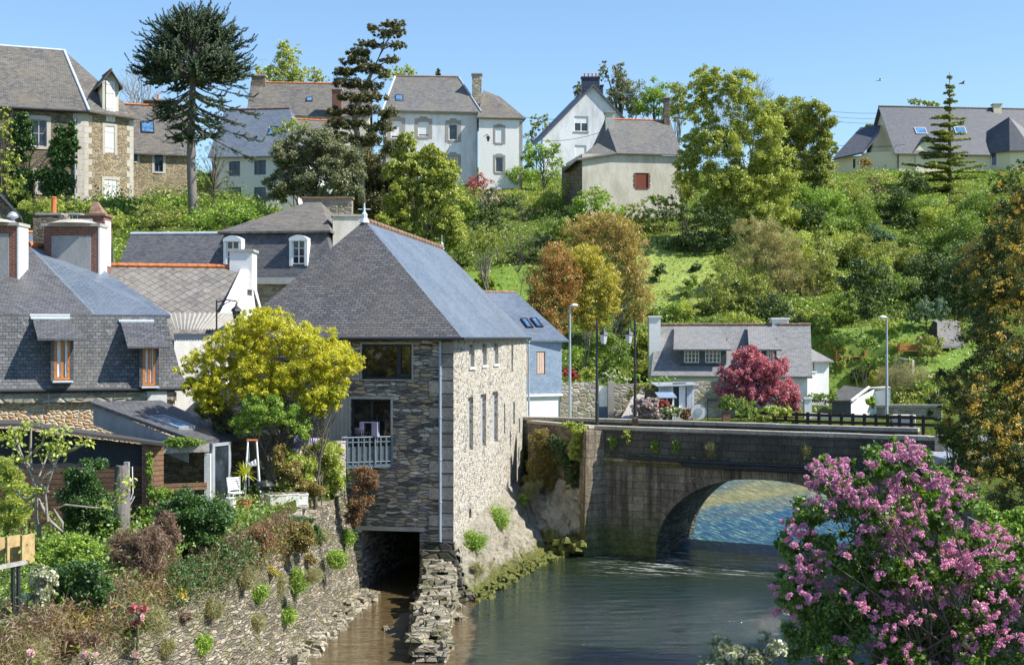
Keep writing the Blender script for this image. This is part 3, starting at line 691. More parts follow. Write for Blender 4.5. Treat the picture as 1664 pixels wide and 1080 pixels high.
# dark stepped plinth at the corner (cutwater)
mb = MB(); rng = random.Random(11)
zt = 1.95
for k in range(7):
    z1 = zt-k*.3; z0 = z1-.3; e = .10+k*.22
    a0 = fr.w-1.15+k*.02
    mb.hexa([fr.p(a0,-e,z0), fr.p(fr.w+e*.55,-e,z0), fr.p(fr.w+e*.55,.3,z0), fr.p(a0,.3,z0), fr.p(a0,-e+.03,z1-.02), fr.p(fr.w+e*.55-.05,-e+.03,z1-.02), fr.p(fr.w+e*.55-.05,.3,z1-.02), fr.p(a0,.3,z1-.02)])
for k in range(26):
    mb.rock(fr.p(fr.w-1.1+rng.random()*2.0, -.9-rng.random()*.7, .05+rng.random()*.15), (rng.uniform(.3,.6), rng.uniform(.25,.45), rng.uniform(.2,.35)), rng)
mb.build('plinth', M['wet_or_shaded_rock'], mill)
# sloping apron
top = [fr.p(fr.w-.02,-.0,1.9), s1.p(2.5,-.02,2.2), s1.p(s1.w*.6,-.02,2.55), s1.p(s1.w,-.02,2.75), s2.p(s2.w*.5,-.02,2.8)]
bot = [P(787,968,50.5), P(815,945,53.6), P(850,925,56.4), P(895,905,59.5), P(925,899,61.5)]
for q in bot: q.z = -.25
bot[0] = fr.p(fr.w+1.0,-1.2,-.25)
mb = MB(); mb.loft(lofted(top, bot, 60, 18, .15, .1)); 
apr = mb.build('sloping_apron', M['apron'], None, True); tag(apr, 'pale lime-crusted sloping stone footing between the mill side wall and the river', 'footing')
# footing stones along the waterline
mb = MB(); bb = resample(bot, 60)
for q in bb[1:]:
    for k in range(5): mb.rock(q+Vector((rng.uniform(-.5,.5), rng.uniform(-.6,.25), .22+rng.uniform(-.12,.15))), (rng.uniform(.12,.38), rng.uniform(.1,.3), rng.uniform(.1,.22)), rng)
tag(mb.build('rubble_edge', M['mossrock']), 'low edge of mossy rubble along the waterline below the mill apron', 'rubble', kind='stuff')
# ---------------------------------------------------------------- bridge
bs = (Vector((3.75,60.55,0))); bd_ = Vector((13.3,-6.7,0)).normalized()
bf = F(bs, bs+bd_*24)
bridge = thing('stone_bridge', 'old stone road bridge with one wide arch and mossy dark parapets', 'bridge', (10, 57.5, 0))
ul = bf.hit(1066, 890)[0]; uc = bf.hit(1238, 780)[0]; hs = uc-ul; ur = uc+hs; az = zof(779, bf.p(uc,0,0).y); BW = 5.0
BE = bf.hit(1521, 709)[0]; PT = 5.68
def arch(u): 
    t = min(1, abs(u-uc)/hs); return max(-.5, .25+(az-.25)*(1-t**2.3)**(1/2.0)) if t < 1 else .25
N = 44; us = [ul+(ur-ul)*(.5-.5*math.cos(math.pi*i/N)) for i in range(N+1)]
mb = MB(); zl = 4.25
for b, fl in ((0, 0), (BW, 1)):
    mb.poly([bf.p(-.4,b,-1), bf.p(ul,b,-1), bf.p(ul,b,zl), bf.p(-.4,b,zl)]); mb.poly([bf.p(ur,b,-1), bf.p(BE+2,b,-1), bf.p(BE+2,b,zl), bf.p(ur,b,zl)])
    for i in range(N):
        mb.poly([bf.p(us[i],b,arch(us[i])), bf.p(us[i+1],b,arch(us[i+1])), bf.p(us[i+1],b,zl), bf.p(us[i],b,zl)])
mb.build('spandrel', M['bridge'], bridge)
mb = MB()
for i in range(N): mb.poly([bf.p(us[i],0,arch(us[i])), bf.p(us[i],BW,arch(us[i])), bf.p(us[i+1],BW,arch(us[i+1])), bf.p(us[i+1],0,arch(us[i+1]))])
for u in (ul, ur): mb.poly([bf.p(u,0,-1), bf.p(u,BW,-1), bf.p(u,BW,.26), bf.p(u,0,.26)])
mb.build('arch_vault', M['wet_or_shaded_rock'], bridge)  # shade under the arch is put into a darker stone
# voussoirs
mb = MB(); nv = 34
for i in range(nv):
    t0 = ul+(ur-ul)*(.5-.5*math.cos(math.pi*i/nv)); t1 = ul+(ur-ul)*(.5-.5*math.cos(math.pi*(i+1)/nv))
    z0, z1 = arch(t0), arch(t1); e = Vector((t1-t0, z1-z0)); nrm = Vector((-e.y, e.x)).normalized()*.5; g_ = e.normalized()*.008
    q = [(t0+g_.x, z0+g_.y), (t1-g_.x, z1-g_.y), (t1-g_.x+nrm.x, z1+nrm.y), (t0+g_.x+nrm.x, z0+nrm.y)]
    k = .03+.008*(i % 2)
    mb.hexa([bf.p(a,-k,c) for a, c in q]+[bf.p(a,.05,c) for a, c in q])
mb.build('arch_ring', M['bridge'], bridge)
# parapets (near one in front of the road, far one behind it)
for b0, b1, nm in ((-.06, .36, 'near'), (BW-.4, BW+.04, 'far')):
    mb = MB(); e0 = .0 if nm == 'near' else -7.5; e1 = BE if nm == 'near' else BE-1.5
    mb.fbox(bf, e0, e1, b0, b1, zl+.002 if nm == 'near' else zl+.003, PT-.16); p = mb.build('parapet', M['parapet'], bridge)
    mb = MB(); u = e0-.03; rr = random.Random(3)
    while u < e1:
        L = rr.uniform(1.0, 1.5); L = min(L, e1-u); mb.fbox(bf, u+.008, u+L-.008, b0-.05+rr.uniform(-.008,.008), b1+.05, PT-.16, PT+rr.uniform(-.012,.008)); u += L
    mb.build('coping', M['coping'], p)
mb = MB(); mb.fbox(bf, .1, BE, -.14, -.06, zl-.12, zl+.04); mb.build('string_course', M['bridge'], bridge)
mb = MB(); mb.fbox(bf, BE, BE+.5, -.3, .5, 3.5, PT+.06); mb.build('end_pillar', M['coping'], bridge)
mb = MB(); mb.fbox(bf, -.4, BE+30, .36, BW-.4, 4.2, 4.6); o = mb.build('road', M['asphalt']); o['kind'] = 'structure'
# buttress with a pale lit flank
mb = MB()
for k in range(15):
    z1 = PT-.2-k*.4; z0 = z1-.392; e = .03*k
    A_ = bf.p(-.75-e*.5, .05, 0); N_ = bf.p(-.05, -.95-e*.6, 0); B_ = bf.p(.42+e*.5, -.0, 0); C_ = bf.p(0, .3, 0)
    o_ = .012*(k % 2); N_ = N_+Vector((0,-o_,0)); q = [A_, N_, B_, C_]
    mb.hexa([Vector((p.x,p.y,z0)) for p in q]+[Vector((p.x,p.y,z1)) for p in q])
bt = mb.build('buttress', M['bridge'], bridge)
# service pipes
mb = MB(); zp = zof(749, 58.9)
mb.tube([bf.p(1.6,-.22,zp+.10), bf.p(5.2,-.25,zp+.04), bf.p(BE-.5,-.25,zp)], .075, 10); mb.build('pipe', M['black_metal'], bridge)
mb = MB(); mb.tube([bf.p(4.0,-.1,zp+.0), bf.p(4.2,-.3,zp-.12), bf.p(BE-.5,-.3,zp-.24)], .07, 10)
u = 4.6
while u < BE-1: mb.tube([bf.p(u,-.3,zp-.22), bf.p(u,-.3,zp-.62)], .025, 5); u += 2.1
mb.build('pipe', M['black_metal'], bridge)
# wing wall between mill and bridge
wf = F(P(858,0,64.5), bs+bd_*-.3, 0)
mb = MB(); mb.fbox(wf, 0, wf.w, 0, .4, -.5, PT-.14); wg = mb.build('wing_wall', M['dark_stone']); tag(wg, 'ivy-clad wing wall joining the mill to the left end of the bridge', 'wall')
mb = MB(); mb.fbox(wf, 0, wf.w, -.06, .46, PT-.14, PT-.02); mb.build('coping', M['coping'], wg)
# rocky bank at its foot
rng = random.Random(21)
top = [P(846,812,64.0), P(865,790,63.6), P(900,772,62.8), P(952,800,60.6)]
bot = [P(900,905,59.6), P(920,900,60), P(940,896,60.2), P(958,894,60.0)]
for q in bot: q.z = -.25
mb = MB(); mb.loft(lofted(top, bot, 26, 14, .16, -.25, rng)); mb.loft([[p+Vector((-.3,1.8,0)) for p in resample(top, 26)], resample(top, 26)])
struct('rocky_bank', mb, M['mossrock'])
mb = MB()
for k in range(60):
    a = rng.random(); q = P(865+a*80, 0, 62.3-a*2.2); mb.rock((q.x, q.y-rng.random()*1.4, .15+rng.random()*.5), (rng.uniform(.18,.5), rng.uniform(.15,.42), rng.uniform(.12,.28)), rng)
tag(mb.build('rubble_edge', M['mossrock']), 'mossy boulders tumbled along the foot of the rocky bank beside the bridge buttress', 'rubble', kind='stuff')

# ---------------------------------------------------------------- left bank: retaining wall, terrace edge, divider wall
rng = random.Random(8)
base = [Vector(q) for q in ((-5.62,50.5,-.4),(-6.3,43,-.4),(-6.85,38,-.4),(-7.85,32,-.4),(-9.45,24,-.4),(-11,16,-.4))]
topw = [Vector((p.x-.55, p.y, 3.75 if i else 3.9)) for i, p in enumerate(base)]
mb = MB(); rows = lofted(topw, base, 150, 22, .045, 0, rng); mb.loft([r[::-1] for r in rows])
tp = resample(topw, 150); mb.loft([tp, [p+Vector((-1.6,0,.02)) for p in tp]])
bw = mb.build('retaining_wall', M['bank_wall'], uvn=Vector((.98,-.18,.06)).normalized()); tag(bw, 'long battered rubble wall holding up the overgrown terrace on the left bank', 'wall')
mb = MB()
for q in resample(base, 170):
    for k in range(4): mb.rock(Vector((q.x+rng.uniform(-.15,.7)*abs(rng.random()), q.y, .0+rng.uniform(-.12,.16))), (rng.uniform(.15,.6), rng.uniform(.15,.5), rng.uniform(.12,.35)), rng)
tag(mb.build('rubble_edge', M['rubble']), 'pale stones and dried mud lining the foot of the retaining wall', 'rubble', kind='stuff')
# divider wall in front of the tunnel
dv = MB()
for k in range(21):
    t = k/20; y = 49.6-t*9.2; x = -2.72+t*.25+.10*math.sin(t*7)+.06*math.sin(t*19); h = 1.45-t*.75
    for c in range(int(h/.13)+1):
        z = c*.13
        for xx in (-.36, 0, .36):
            if z > h-.3 and rng.random() < .3: continue
            w_ = rng.uniform(.34,.46); dv.rock((x+xx+rng.uniform(-.11,.11), y+rng.uniform(-.1,.1), z), (w_, rng.uniform(.42,.62), rng.uniform(.11,.16)), rng, rng.uniform(-.35,.35), 0, .22)
tag(dv.build('divider_wall', M['rubble']), 'low crumbling dry stone wall splitting the mill channel from the river', 'wall')
for (px, py, s, lb, cat) in ((745,1005,.55,'flat slab stone lying in the shallows right of the low dry stone wall','stone'),(627,1023-0,.28,'small pale stone in the muddy channel before the tunnel','stone'),
                             (742,985,.4,'dark boulder beside the foot of the mill corner','boulder'),(690,1022,.35,'brown stone on the gravel spit left of the low wall','stone')):
    D = 9.7*2200/(py-545); c = P(px, py, D); mb = MB(); mb.rock((c.x, c.y, .06), (s*1.2, s*.7, s*.35), rng); mb.rock((c.x+.1, c.y, .02), (s*.9, s*.8, s*.3), rng)
    tag(mb.build(cat, M['rubble']), lb, cat)
# ---------------------------------------------------------------- houses
def grounded(px, D, dz=0): q = P(px, 0, D); q.z = hz(q.x, q.y)+dz; return q
def gable(mb, fr, W, a0, zt, b, zp, m=0, apex=None):     # gable triangle in frame at depth b
    ax = (a0+W)/2 if apex is None else apex
    mb.poly([fr.p(a0,b,zt), fr.p(W,b,zt), fr.p(ax,b,zp)], m)
def quadbox(parent, name, mat, fr, W, Dp, z0, z1, holes=(), rh=(), rev=.22, gables=None):
    mb = MB(); wall(mb, fr, 0, W, z0, z1, list(holes), rev)
    sd = fr.side(W); wall(mb, sd, 0, Dp, z0, z1, list(rh), rev)
    mb.poly([fr.p(0,Dp,z0), fr.p(0,0,z0), fr.p(0,0,z1), fr.p(0,Dp,z1)]); mb.poly([fr.p(W,Dp,z0), fr.p(0,Dp,z0), fr.p(0,Dp,z1), fr.p(W,Dp,z1)])
    if gables == 'u':      # ridge parallel to front: triangles on the sides
        zp = gables_z[0]
    return mb.build(name, M[mat], parent)
def roof_u(parent, fr, W, Dp, z1, zr, mat, ov=.25, hipl=0, hipr=0, t=.1, name='roof', mats=None, rid='terracotta_old'):
    """ridge along the front; hipl/hipr = distance the ridge is drawn in at each end"""
    a0, a1 = -ov, W+ov; k = ov*(zr-z1)/(Dp/2); zb = z1-k
    A, B = fr.p(a0,-ov,zb), fr.p(a1,-ov,zb); Cc, Dd = fr.p(a1,Dp+ov,zb), fr.p(a0,Dp+ov,zb)
    r0, r1 = fr.p(a0+hipl,Dp/2,zr), fr.p(a1-hipr,Dp/2,zr)
    mb = MB(); mb.slab([A,B,r1,r0], t); mb.slab([Cc,Dd,r0,r1], t)
    if hipl: mb.slab([Dd,A,r0], t)
    if hipr: mb.slab([B,Cc,r1], t)
    o = mb.build(name, M[mat], parent)
    if rid: ridge(o, r0+Z*.03, r1+Z*.03, .1, rid)
    return o, (A,B,r1,r0)
def gabwall(parent, fr, W, Dp, z1, zr, mat):
    mb = MB(); 
    for a in (0, W): mb.poly([fr.p(a,0,z1), fr.p(a,Dp,z1), fr.p(a,Dp/2,zr-.06)])
    return mb.build('gable_wall', M[mat], parent)
def wins(parent, fr, rects, **kw): return [window(parent, fr, r, **kw) for r in rects]
def aerial(parent, p, h=1.2):
    mb = MB(); mb.tube([p, p+Z*h], .02, 5); mb.tube([p+Z*h*.95-Vector((.5,0,0)), p+Z*h*.95+Vector((.5,0,0))], .015, 4)
    for i in range(5): mb.tube([p+Z*h*.95+Vector((-.45+i*.22,-.2,0)), p+Z*h*.95+Vector((-.45+i*.22,.2,0))], .012, 4)
    return mb.build('aerial', M['grey_metal'], parent)

# -- 1 tall stone house, top left
A = P(-120,0,96); B = P(137,0,99.5); z0 = 15; za = zof(177, 99.5)
fr = F(A, B, 0); h = thing('stone_house', 'tall ivy-covered rubble stone house with white loft shutters at the top left', 'house', (B.x-4, 103, hz(B.x-4, 103)))
sd = fr.side(); Dp = 9.5
W = fr.w
# right hand facade spans 137..217 px
sB = P(217,0,101.2); sd = F(fr.p(W,0,0), sB); Dp = sd.w
fh = [fr.rect(50,195,76,238), fr.rect(60,280,80,312)]
sh = [sd.rect(171,205,186,248), sd.rect(170,292,190,334)]
mb = MB(); wall(mb, fr, 0, W, z0, za, fh, .25); mb.poly([fr.p(0,Dp,z0), fr.p(0,0,z0), fr.p(0,0,za), fr.p(0,Dp,za)]); mb.build('front_wall', M['dark_stone'], h)  # shade of the front is put into a darker stone than the side
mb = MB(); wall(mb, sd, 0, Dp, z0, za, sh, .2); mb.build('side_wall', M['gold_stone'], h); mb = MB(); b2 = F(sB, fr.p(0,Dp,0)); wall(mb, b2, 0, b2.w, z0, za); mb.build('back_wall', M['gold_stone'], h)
quoins(h, fr, W, -1, z0, za-.1, 'pale_surround', .8, .5, .42); quoins(h, sd, 0, 1, z0, za-.1, 'pale_surround', .55, .3, .42); quoins(h, sd, Dp, -1, z0, za-.1, 'pale_surround', .5, .3, .42)
for r in fh: window(h, fr, r, 'grey_paint', 'glass', 2, 2, .15, .07, 'pale_surround', .28)
for r in sh:
    k = MB(); n = 3
    for i in range(n):
        a = r[0]+(r[2]-r[0])*i/n; k.fbox(sd, a+.01, a+(r[2]-r[0])/n-.01, .02, .08, r[1], r[3])
    for z in (.2, .8): zz = r[1]+(r[3]-r[1])*z; k.fbox(sd, r[0]+.03, r[2]-.03, 0, .02, zz-.05, zz+.05)
    q = k.build('shutter', M['white_paint'], h); s_ = MB()
    s_.fbox(sd, r[0]-.2, r[0], -.02, .04, r[1]-.15, r[3]+.2); s_.fbox(sd, r[2], r[2]+.2, -.02, .04, r[1]-.15, r[3]+.2); s_.fbox(sd, r[0], r[2], -.024, .04, r[3], r[3]+.22); s_.build('surround', M['pale_surround'], q)
zr = zof(83, 103.5)
E0, E1, E2, E3 = fr.p(-.3,-.35,za-.15), fr.p(W+.3,-.35,za-.15), sd.p(Dp+.45,-.3,za-.45), fr.p(-.3,Dp+.3,za-.15)
R0, R1 = fr.p(0,4.0,zr), P(104,82,103.5)
mb = MB(); mb.slab([E0,E1,R1,R0], .12); mb.slab([E1,E2,R1], .12); mb.slab([E2,E3,R0,R1], .12); rf = mb.build('roof', M['slate_old'], h)
ridge(rf, R0, R1, .1, 'zinc_pale', 2, 'zinc_ridge'); ridge(rf, R1, E1+Z*.05, .11, 'zinc_pale', 2, 'zinc_hip')
# loft dormer flush over the side wall
r = sd.rect(172,130,187,196)
mb = MB(); dz = zof(146, 100.5); mb.fbox(sd, r[0]-.25, r[2]+.25, -.02, 2.6, r[1]+.3, r[3]-.25)
dm = mb.build('dormer', M['old_render'], h)
mb = MB(); rr_ = sd.p((r[0]+r[2])/2, 0, 0); x0, x1 = r[0]-.6, r[2]+.5; xm = (r[0]+r[2])/2; zt = r[3]-.55
mb.slab([sd.p(x0,-.4,zt), sd.p(xm,-.4,zt+1.25), sd.p(xm,2.8,zt+1.25), sd.p(x0,2.8,zt)][::-1], .1); mb.slab([sd.p(x1,-.4,zt), sd.p(x1,2.8,zt), sd.p(xm,2.8,zt+1.25), sd.p(xm,-.4,zt+1.25)][::-1], .1); mb.build('dormer_roof', M['slate_old'], dm)
ridge(dm, sd.p(xm,-.4,zt+1.3), sd.p(xm,2.8,zt+1.3), .07, 'terracotta_old')
mb = MB(); mb.poly([sd.p(r[0]-.25,-.02,r[3]-.3), sd.p(r[2]+.25,-.02,r[3]-.3), sd.p(xm,-.02,r[3]+.6)]); mb.build('dormer_gable', M['old_render'], dm)
k = MB()
for i in range(3):
    a = r[0]+(r[2]-r[0])*i/3; k.fbox(sd, a+.01, a+(r[2]-r[0])/3-.01, -.08, -.02, r[1]-.1, r[3]-.1)
for z in (.1,.3,.68,.9): zz = r[1]+(r[3]-r[1])*z; k.fbox(sd, r[0]+.03, r[2]-.03, -.1, -.08, zz-.05, zz+.05)
k.build('shutter', M['white_paint'], dm)
mb = MB(); pp = fr.hit(122,250)[0]; mb.tube([fr.p(pp,-.1,za-.3), fr.p(pp,-.1,16.5)], .07, 6); mb.build('downpipe', M['pipe_blue'], h)
gutter(h, E0-Z*.12, E1-Z*.12, .08, 'black_metal')

# -- 2 stone cottage behind, with skylight
A = P(205,0,106); B = P(312,0,107.5); fr = F(A, B, 0); W = fr.w; za = zof(243,106.5); z0 = 17
h = thing('stone_cottage', 'low golden stone cottage with one skylight and blue-framed windows left of the monkey puzzle', 'house', (A.x+3, 108, hz(A.x+3, 108)))
hs_ = [fr.rect(251,251,265,279), fr.rect(218,248,223,262)]
mb = MB(); wall(mb, fr, 0, W, z0, za, hs_, .2); wall(mb, fr.side(W), 0, 7, z0, za); mb.poly([fr.p(0,7,z0),fr.p(0,0,z0),fr.p(0,0,za),fr.p(0,7,za)]); mb.build('wall', M['gold_stone'], h)
for r in hs_: window(h, fr, r, 'blue_paint', 'glass', 2, 3, .12, .06, 'pale_surround', .2)
zr = zof(172,110); gabwall(h, fr, W, 7, za, zr, 'gold_stone')
rf, (a_, b_, c_, d_) = roof_u(h, fr, W, 7, za, zr, 'slate_old', .3, 0, 0, .1, rid='terracotta')
u_ = b_-a_; v_ = d_-a_; skylight(rf, planehit(240,207,a_,u_,v_), u_, v_, 1.0, 1.35)
c_ = P(257,0,111); chimney(h, (c_.x, c_.y), 2.2, .8, za+1, zof(165,111), 0, 'dark_stone', pots=1)
# -- 3 white house with blue windows behind the dark conifer
A = P(345,0,110); B = P(485,0,109); fr = F(A, B, 0); W = fr.w; za = zof(248,109.5); z0 = 17
h = thing('white_house', 'white house with blue-grey slate roof and blue windows half hidden behind the dark conifer', 'house', (A.x+4, 112, hz(A.x+4, 112)))
hs_ = [fr.rect(372,262,390,286), fr.rect(413,260,432,284), fr.rect(372,304,392,330), fr.rect(413,304,432,332)]
mb = MB(); wall(mb, fr, 0, W, z0, za, hs_, .2); wall(mb, fr.side(W), 0, 7.5, z0, za); mb.poly([fr.p(0,7.5,z0),fr.p(0,0,z0),fr.p(0,0,za),fr.p(0,7.5,za)]); mb.build('wall', M['clean_white'], h)
for r in hs_: window(h, fr, r, 'blue_paint', 'glass', 2, 3, .1, .07, None)
zr = zof(178,113.5)
rf, (a_, b_, c_, d_) = roof_u(h, fr, W, 7.5, za, zr, 'slate_blue', .3, 0, 2.2, .1, rid='terracotta_old')
skylight(rf, planehit(444,213,a_,b_-a_,d_-a_), b_-a_, d_-a_, .7, 1.0)
# -- 4 long old house behind with red ridge
A = P(404,0,128); B = P(600,0,129); fr = F(A, B, 0); W = fr.w; za = zof(185,128.5); z0 = 20
h = thing('long_slate_house', 'long old house with mottled grey roof and orange ridge tiles behind the leaning dark cedar', 'house', (A.x+4, 131, hz(A.x+4, 131)))
hs_ = [fr.rect(498,190,524,214)]
mb = MB(); wall(mb, fr, 0, W, z0, za, hs_, .2); mb.poly([fr.p(0,8,z0),fr.p(0,0,z0),fr.p(0,0,za),fr.p(0,8,za)]); wall(mb, fr.side(W), 0, 8, z0, za); mb.build('wall', M['old_render'], h)
window(h, fr, hs_[0], 'white_paint', 'glass', 3, 2, .1, .08)
zr = zof(136,132.5); gabwall(h, fr, W, 8, za, zr, 'dark_stone'); rf, (a_, b_, c_, d_) = roof_u(h, fr, W, 8, za, zr, 'slate_old', .2, 0, 0, .1, rid='terracotta')
skylight(rf, planehit(503,162,a_,b_-a_,d_-a_), b_-a_, d_-a_, .6, .7)
c_ = fr.p(.6,4,0); chimney(h, (c_.x,c_.y), 1.3, 1.0, zr-2, zof(125,132), 0, 'dark_stone', pots=1); c_ = P(548,0,128.3); chimney(h, (c_.x,c_.y), .9, .8, za-.5, zof(146,128), 0, 'brick')
aerial(h, fr.p(.9,4,zof(124,132)), 1.7)
# low brick-ridged outbuilding roof left of the big cedar
A = P(478,0,121); B = P(540,0,122); fr = F(A, B, 0); W = fr.w; z1 = zof(212,121); h = thing('outbuilding', 'small white outbuilding with a red tiled ridge left of the leaning cedar', 'shed', (A.x, 121, hz(A.x, 121)))
mb = MB(); wall(mb, fr, 0, W, 20, z1); wall(mb, fr.side(W), 0, 4, 20, z1); mb.build('wall', M['pale_render'], h); gabwall(h, fr, W, 4, z1, z1+1.3, 'pale_render'); roof_u(h, fr, W, 4, z1, z1+1.3, 'slate_old', .2, rid='terracotta')

# -- 5 white mansion
A = P(628,0,134); B = P(776,0,135.2); fr = F(A, B, 0); W = fr.w; za = zof(181,134.5); z0 = 22; Dm = 9
h = thing('mansion', 'large white mansion tinted pale blue for shade, with hipped slate roof and granite window surrounds on the hilltop', 'house', (0, 139, hz(0, 139)))
up = [fr.rect(*q) for q in ((635,197,653,225),(679,198,697,222),(729,201,744,228))]; dn = [fr.rect(*q) for q in ((728,256,744,281),(680,256,696,281),(637,256,652,281))]
sf = F(P(778,0,134.2), P(849,0,134.8), 0); zs = zof(192,134.5); W2 = sf.w
uq = [sf.rect(805,207,818,232), sf.rect(805,255,818,280)]
sdm = [sf.side().rect(849,210,850,215)] if 0 else []
mb = MB(); wall(mb, fr, 0, W, z0, za, up+dn, .2); wall(mb, fr.side(W), 0, Dm, z0, za); mb.poly([fr.p(0,Dm,z0),fr.p(0,0,z0),fr.p(0,0,za),fr.p(0,Dm,za)]); mb.build('wall', M['pale_render'], h)  # shade put into the colour: bluer render than on the wing
mb = MB(); wall(mb, sf, 0, W2, z0, zs, uq, .2); wall(mb, sf.side(W2), 0, 8, z0, zs); mb.build('wing_wall', M['clean_white'], h)['label'] = 'right-hand wing, its white warmed for sunlight'  # sunlit wing: warmth of the light put into the render
for i, r in enumerate(up): window(h, fr, r, 'white_paint', 'glass', 1, 1, .12, .09, 'surround', .32, blind=(.85,.85,.0)[i], arch=.16)
for i, r in enumerate(dn): window(h, fr, r, 'white_paint', 'glass', 1, 1, .12, .09, 'surround', .32, arch=.16)
window(h, sf, uq[0], 'white_paint', 'glass', 1, 1, .1, .07, 'surround', .2, blind=.95, arch=.1); window(h, sf, uq[1], 'white_paint', 'glass_warm', 1, 1, .12, .07, 'surround', .2, arch=.1)
mb = MB(); mb.fbox(fr, -.2, W+.12, -.3, 0, za-.25, za+.02); mb.fbox(sf, 0.1, W2+.1, -.2, 0, zs-.15, zs); mb.build('cornice', M['surround'], h)
quoins(h, sf, W2, -1, z0, zs-.2, 'surround', .3, .3, .4)
E0, E1 = fr.p(-.4,-.4,za), fr.p(W+.3,-.4,za); E2, E3 = fr.p(W+.3,Dm+.3,za), fr.p(-.4,Dm+.3,za); R0, R1 = P(642,124,138.2), P(745,125,138.6); R1.z = R0.z
mb = MB(); mb.slab([E0,E1,R1,R0], .1); mb.slab([E1,E2,R1], .1); mb.slab([E2,E3,R0,R1], .1); mb.slab([E3,E0,R0], .1); rf = mb.build('roof', M['slate_grey'], h)
ridge(rf, R0, R1, .12, 'terracotta_old'); ridge(rf, R1, E1+Z*.05, .1, 'zinc', 2, 'zinc_hip'); ridge(rf, R0, E0+Z*.05, .1, 'zinc_pale', 2, 'zinc_hip')
for px in (649, 729): skylight(rf, planehit(px,160,E0,E1-E0,R0-E0), E1-E0, (R0-E0)-(E1-E0)*((R0-E0).dot(E1-E0)/(E1-E0).length_squared), .8, 1.1, 'skylight')
E0, E1, E2 = sf.p(-.2,-.3,zs), sf.p(W2+.3,-.3,zs), sf.p(W2+.3,8.3,zs); R0 = P(786,147,138.2); R1 = P(812,157,138.6)
mb = MB(); mb.slab([E0,E1,R1,R0], .1); mb.slab([E1,E2,R1], .1); mb.slab([E2, sf.p(-.2,8.3,zs), R0, R1], .1); mb.build('wing_roof', M['slate_old'], h)
c_ = P(775,0,137); chimney(h, (c_.x,c_.y), .95, 1.2, za-1, zof(123,137), 0, 'grey_stone', 'surround')
mb = MB(); mb.tube([fr.p(W-.1,-.12,za-.2), fr.p(W-.1,-.12,z0+2)], .07, 6); mb.build('downpipe', M['zinc'], h)
lan = thing('wall_lantern', 'black wrought iron lantern on a bracket on the white wing of the mansion', 'lantern', P(787,228,133.6))
q = P(786,222,134.0); mb = MB(); mb.tube([q, q+Vector((.35,-.5,.15)), q+Vector((.45,-.7,-.02))], .035, 5); mb.build('bracket', M['black_metal'], lan)
mb = MB(); mb.lathe(q+Vector((.45,-.7,-.6)), [(.08,0),(.2,.35),(.24,.4),(.05,.6)], 6); mb.build('lamp_glass', M['glass'], lan)

# -- 6 white gable house with navy roof
A = P(882,0,141); B = P(1014,0,142.5); fr = F(A, B, 0); W = fr.w; z0 = 24; zl_ = zof(222,141); zp = zof(140,142); xm = fr.hit(963,140)[0]
h = thing('gabled_house', 'tall white gabled house with navy slate chimneys and two shuttered windows', 'house', (A.x+4, 146, hz(A.x+4, 146)))
r1, r2 = fr.rect(933,189,956,214), fr.rect(934,236,953,261)
zr_ = zof(214,142); mb = MB(); wall(mb, fr, 0, W, z0, zl_, [r2], .15)
# gable part with upper window: strips
a1 = r1[0]; a2 = r1[2]
def gz(a): return zl_+(zp-zl_)*(a/xm if a < xm else (W+2.0-a)/(W+2.0-xm))
def seg(x0, x1, za_, zb_=None): mb.poly([fr.p(x0,0,za_), fr.p(x1,0,za_), fr.p(x1,0,gz(x1)), fr.p(x0,0,gz(x0))])
mb.poly([fr.p(0,0,zl_), fr.p(a1,0,zl_), fr.p(a1,0,gz(a1))]); seg(a1, a2, r1[3]); mb.poly([fr.p(a1,0,zl_), fr.p(a2,0,zl_), fr.p(a2,0,r1[1]), fr.p(a1,0,r1[1])])
seg(a2, xm, zl_); seg(xm, W, zl_); mb.poly([fr.p(W,0,z0), fr.p(W,9,z0), fr.p(W,9,gz(W)), fr.p(W,0,gz(W))])
for r in (r1,): 
    p = fr.p; mb.poly([p(r[0],0,r[1]),p(r[0],.15,r[1]),p(r[0],.15,r[3]),p(r[0],0,r[3])]); mb.poly([p(r[2],0,r[1]),p(r[2],0,r[3]),p(r[2],.15,r[3]),p(r[2],.15,r[1])])
mb.build('gable_wall', M['pale_render'], h)
window(h, fr, r1, 'white_paint', 'glass', 2, 1, .13, .09, None, sill='surround', blind=.45); window(h, fr, r2, 'white_paint', 'glass', 2, 1, .13, .09, None, sill='surround', blind=.75)
mb = MB(); k = .35; mb.slab([fr.p(-k,-.3,zl_-.3), fr.p(-k,10,zl_-.3), fr.p(xm,10,zp+.15), fr.p(xm,-.3,zp+.15)][::-1], .22); xr = W+3.6; zr2 = gz(xr)+.1
mb.slab([fr.p(xm,-.3,zp+.15), fr.p(xm,10,zp+.15), fr.p(xr,10,zr2), fr.p(xr,-.3,zr2)][::-1], .22); mb.build('roof', M['slate_modern'], h)
navy = brick('navy_slate_cladding', .25, .14, (.035,.05,.09), (.05,.07,.12), (.015,.02,.04), .01, rough=.5); M['navy'] = navy
c_ = fr.p(xm,1.0,0); chimney(h, (c_.x,c_.y), 1.9, .9, zp-1.2, zof(128,143), 0, 'navy', 'navy', 4); c_ = fr.p(xm+1.8,6.2,0); chimney(h, (c_.x,c_.y), 1.6, .9, zp-2, zof(140,148), 0, 'navy', 'navy', 3, 'zinc')
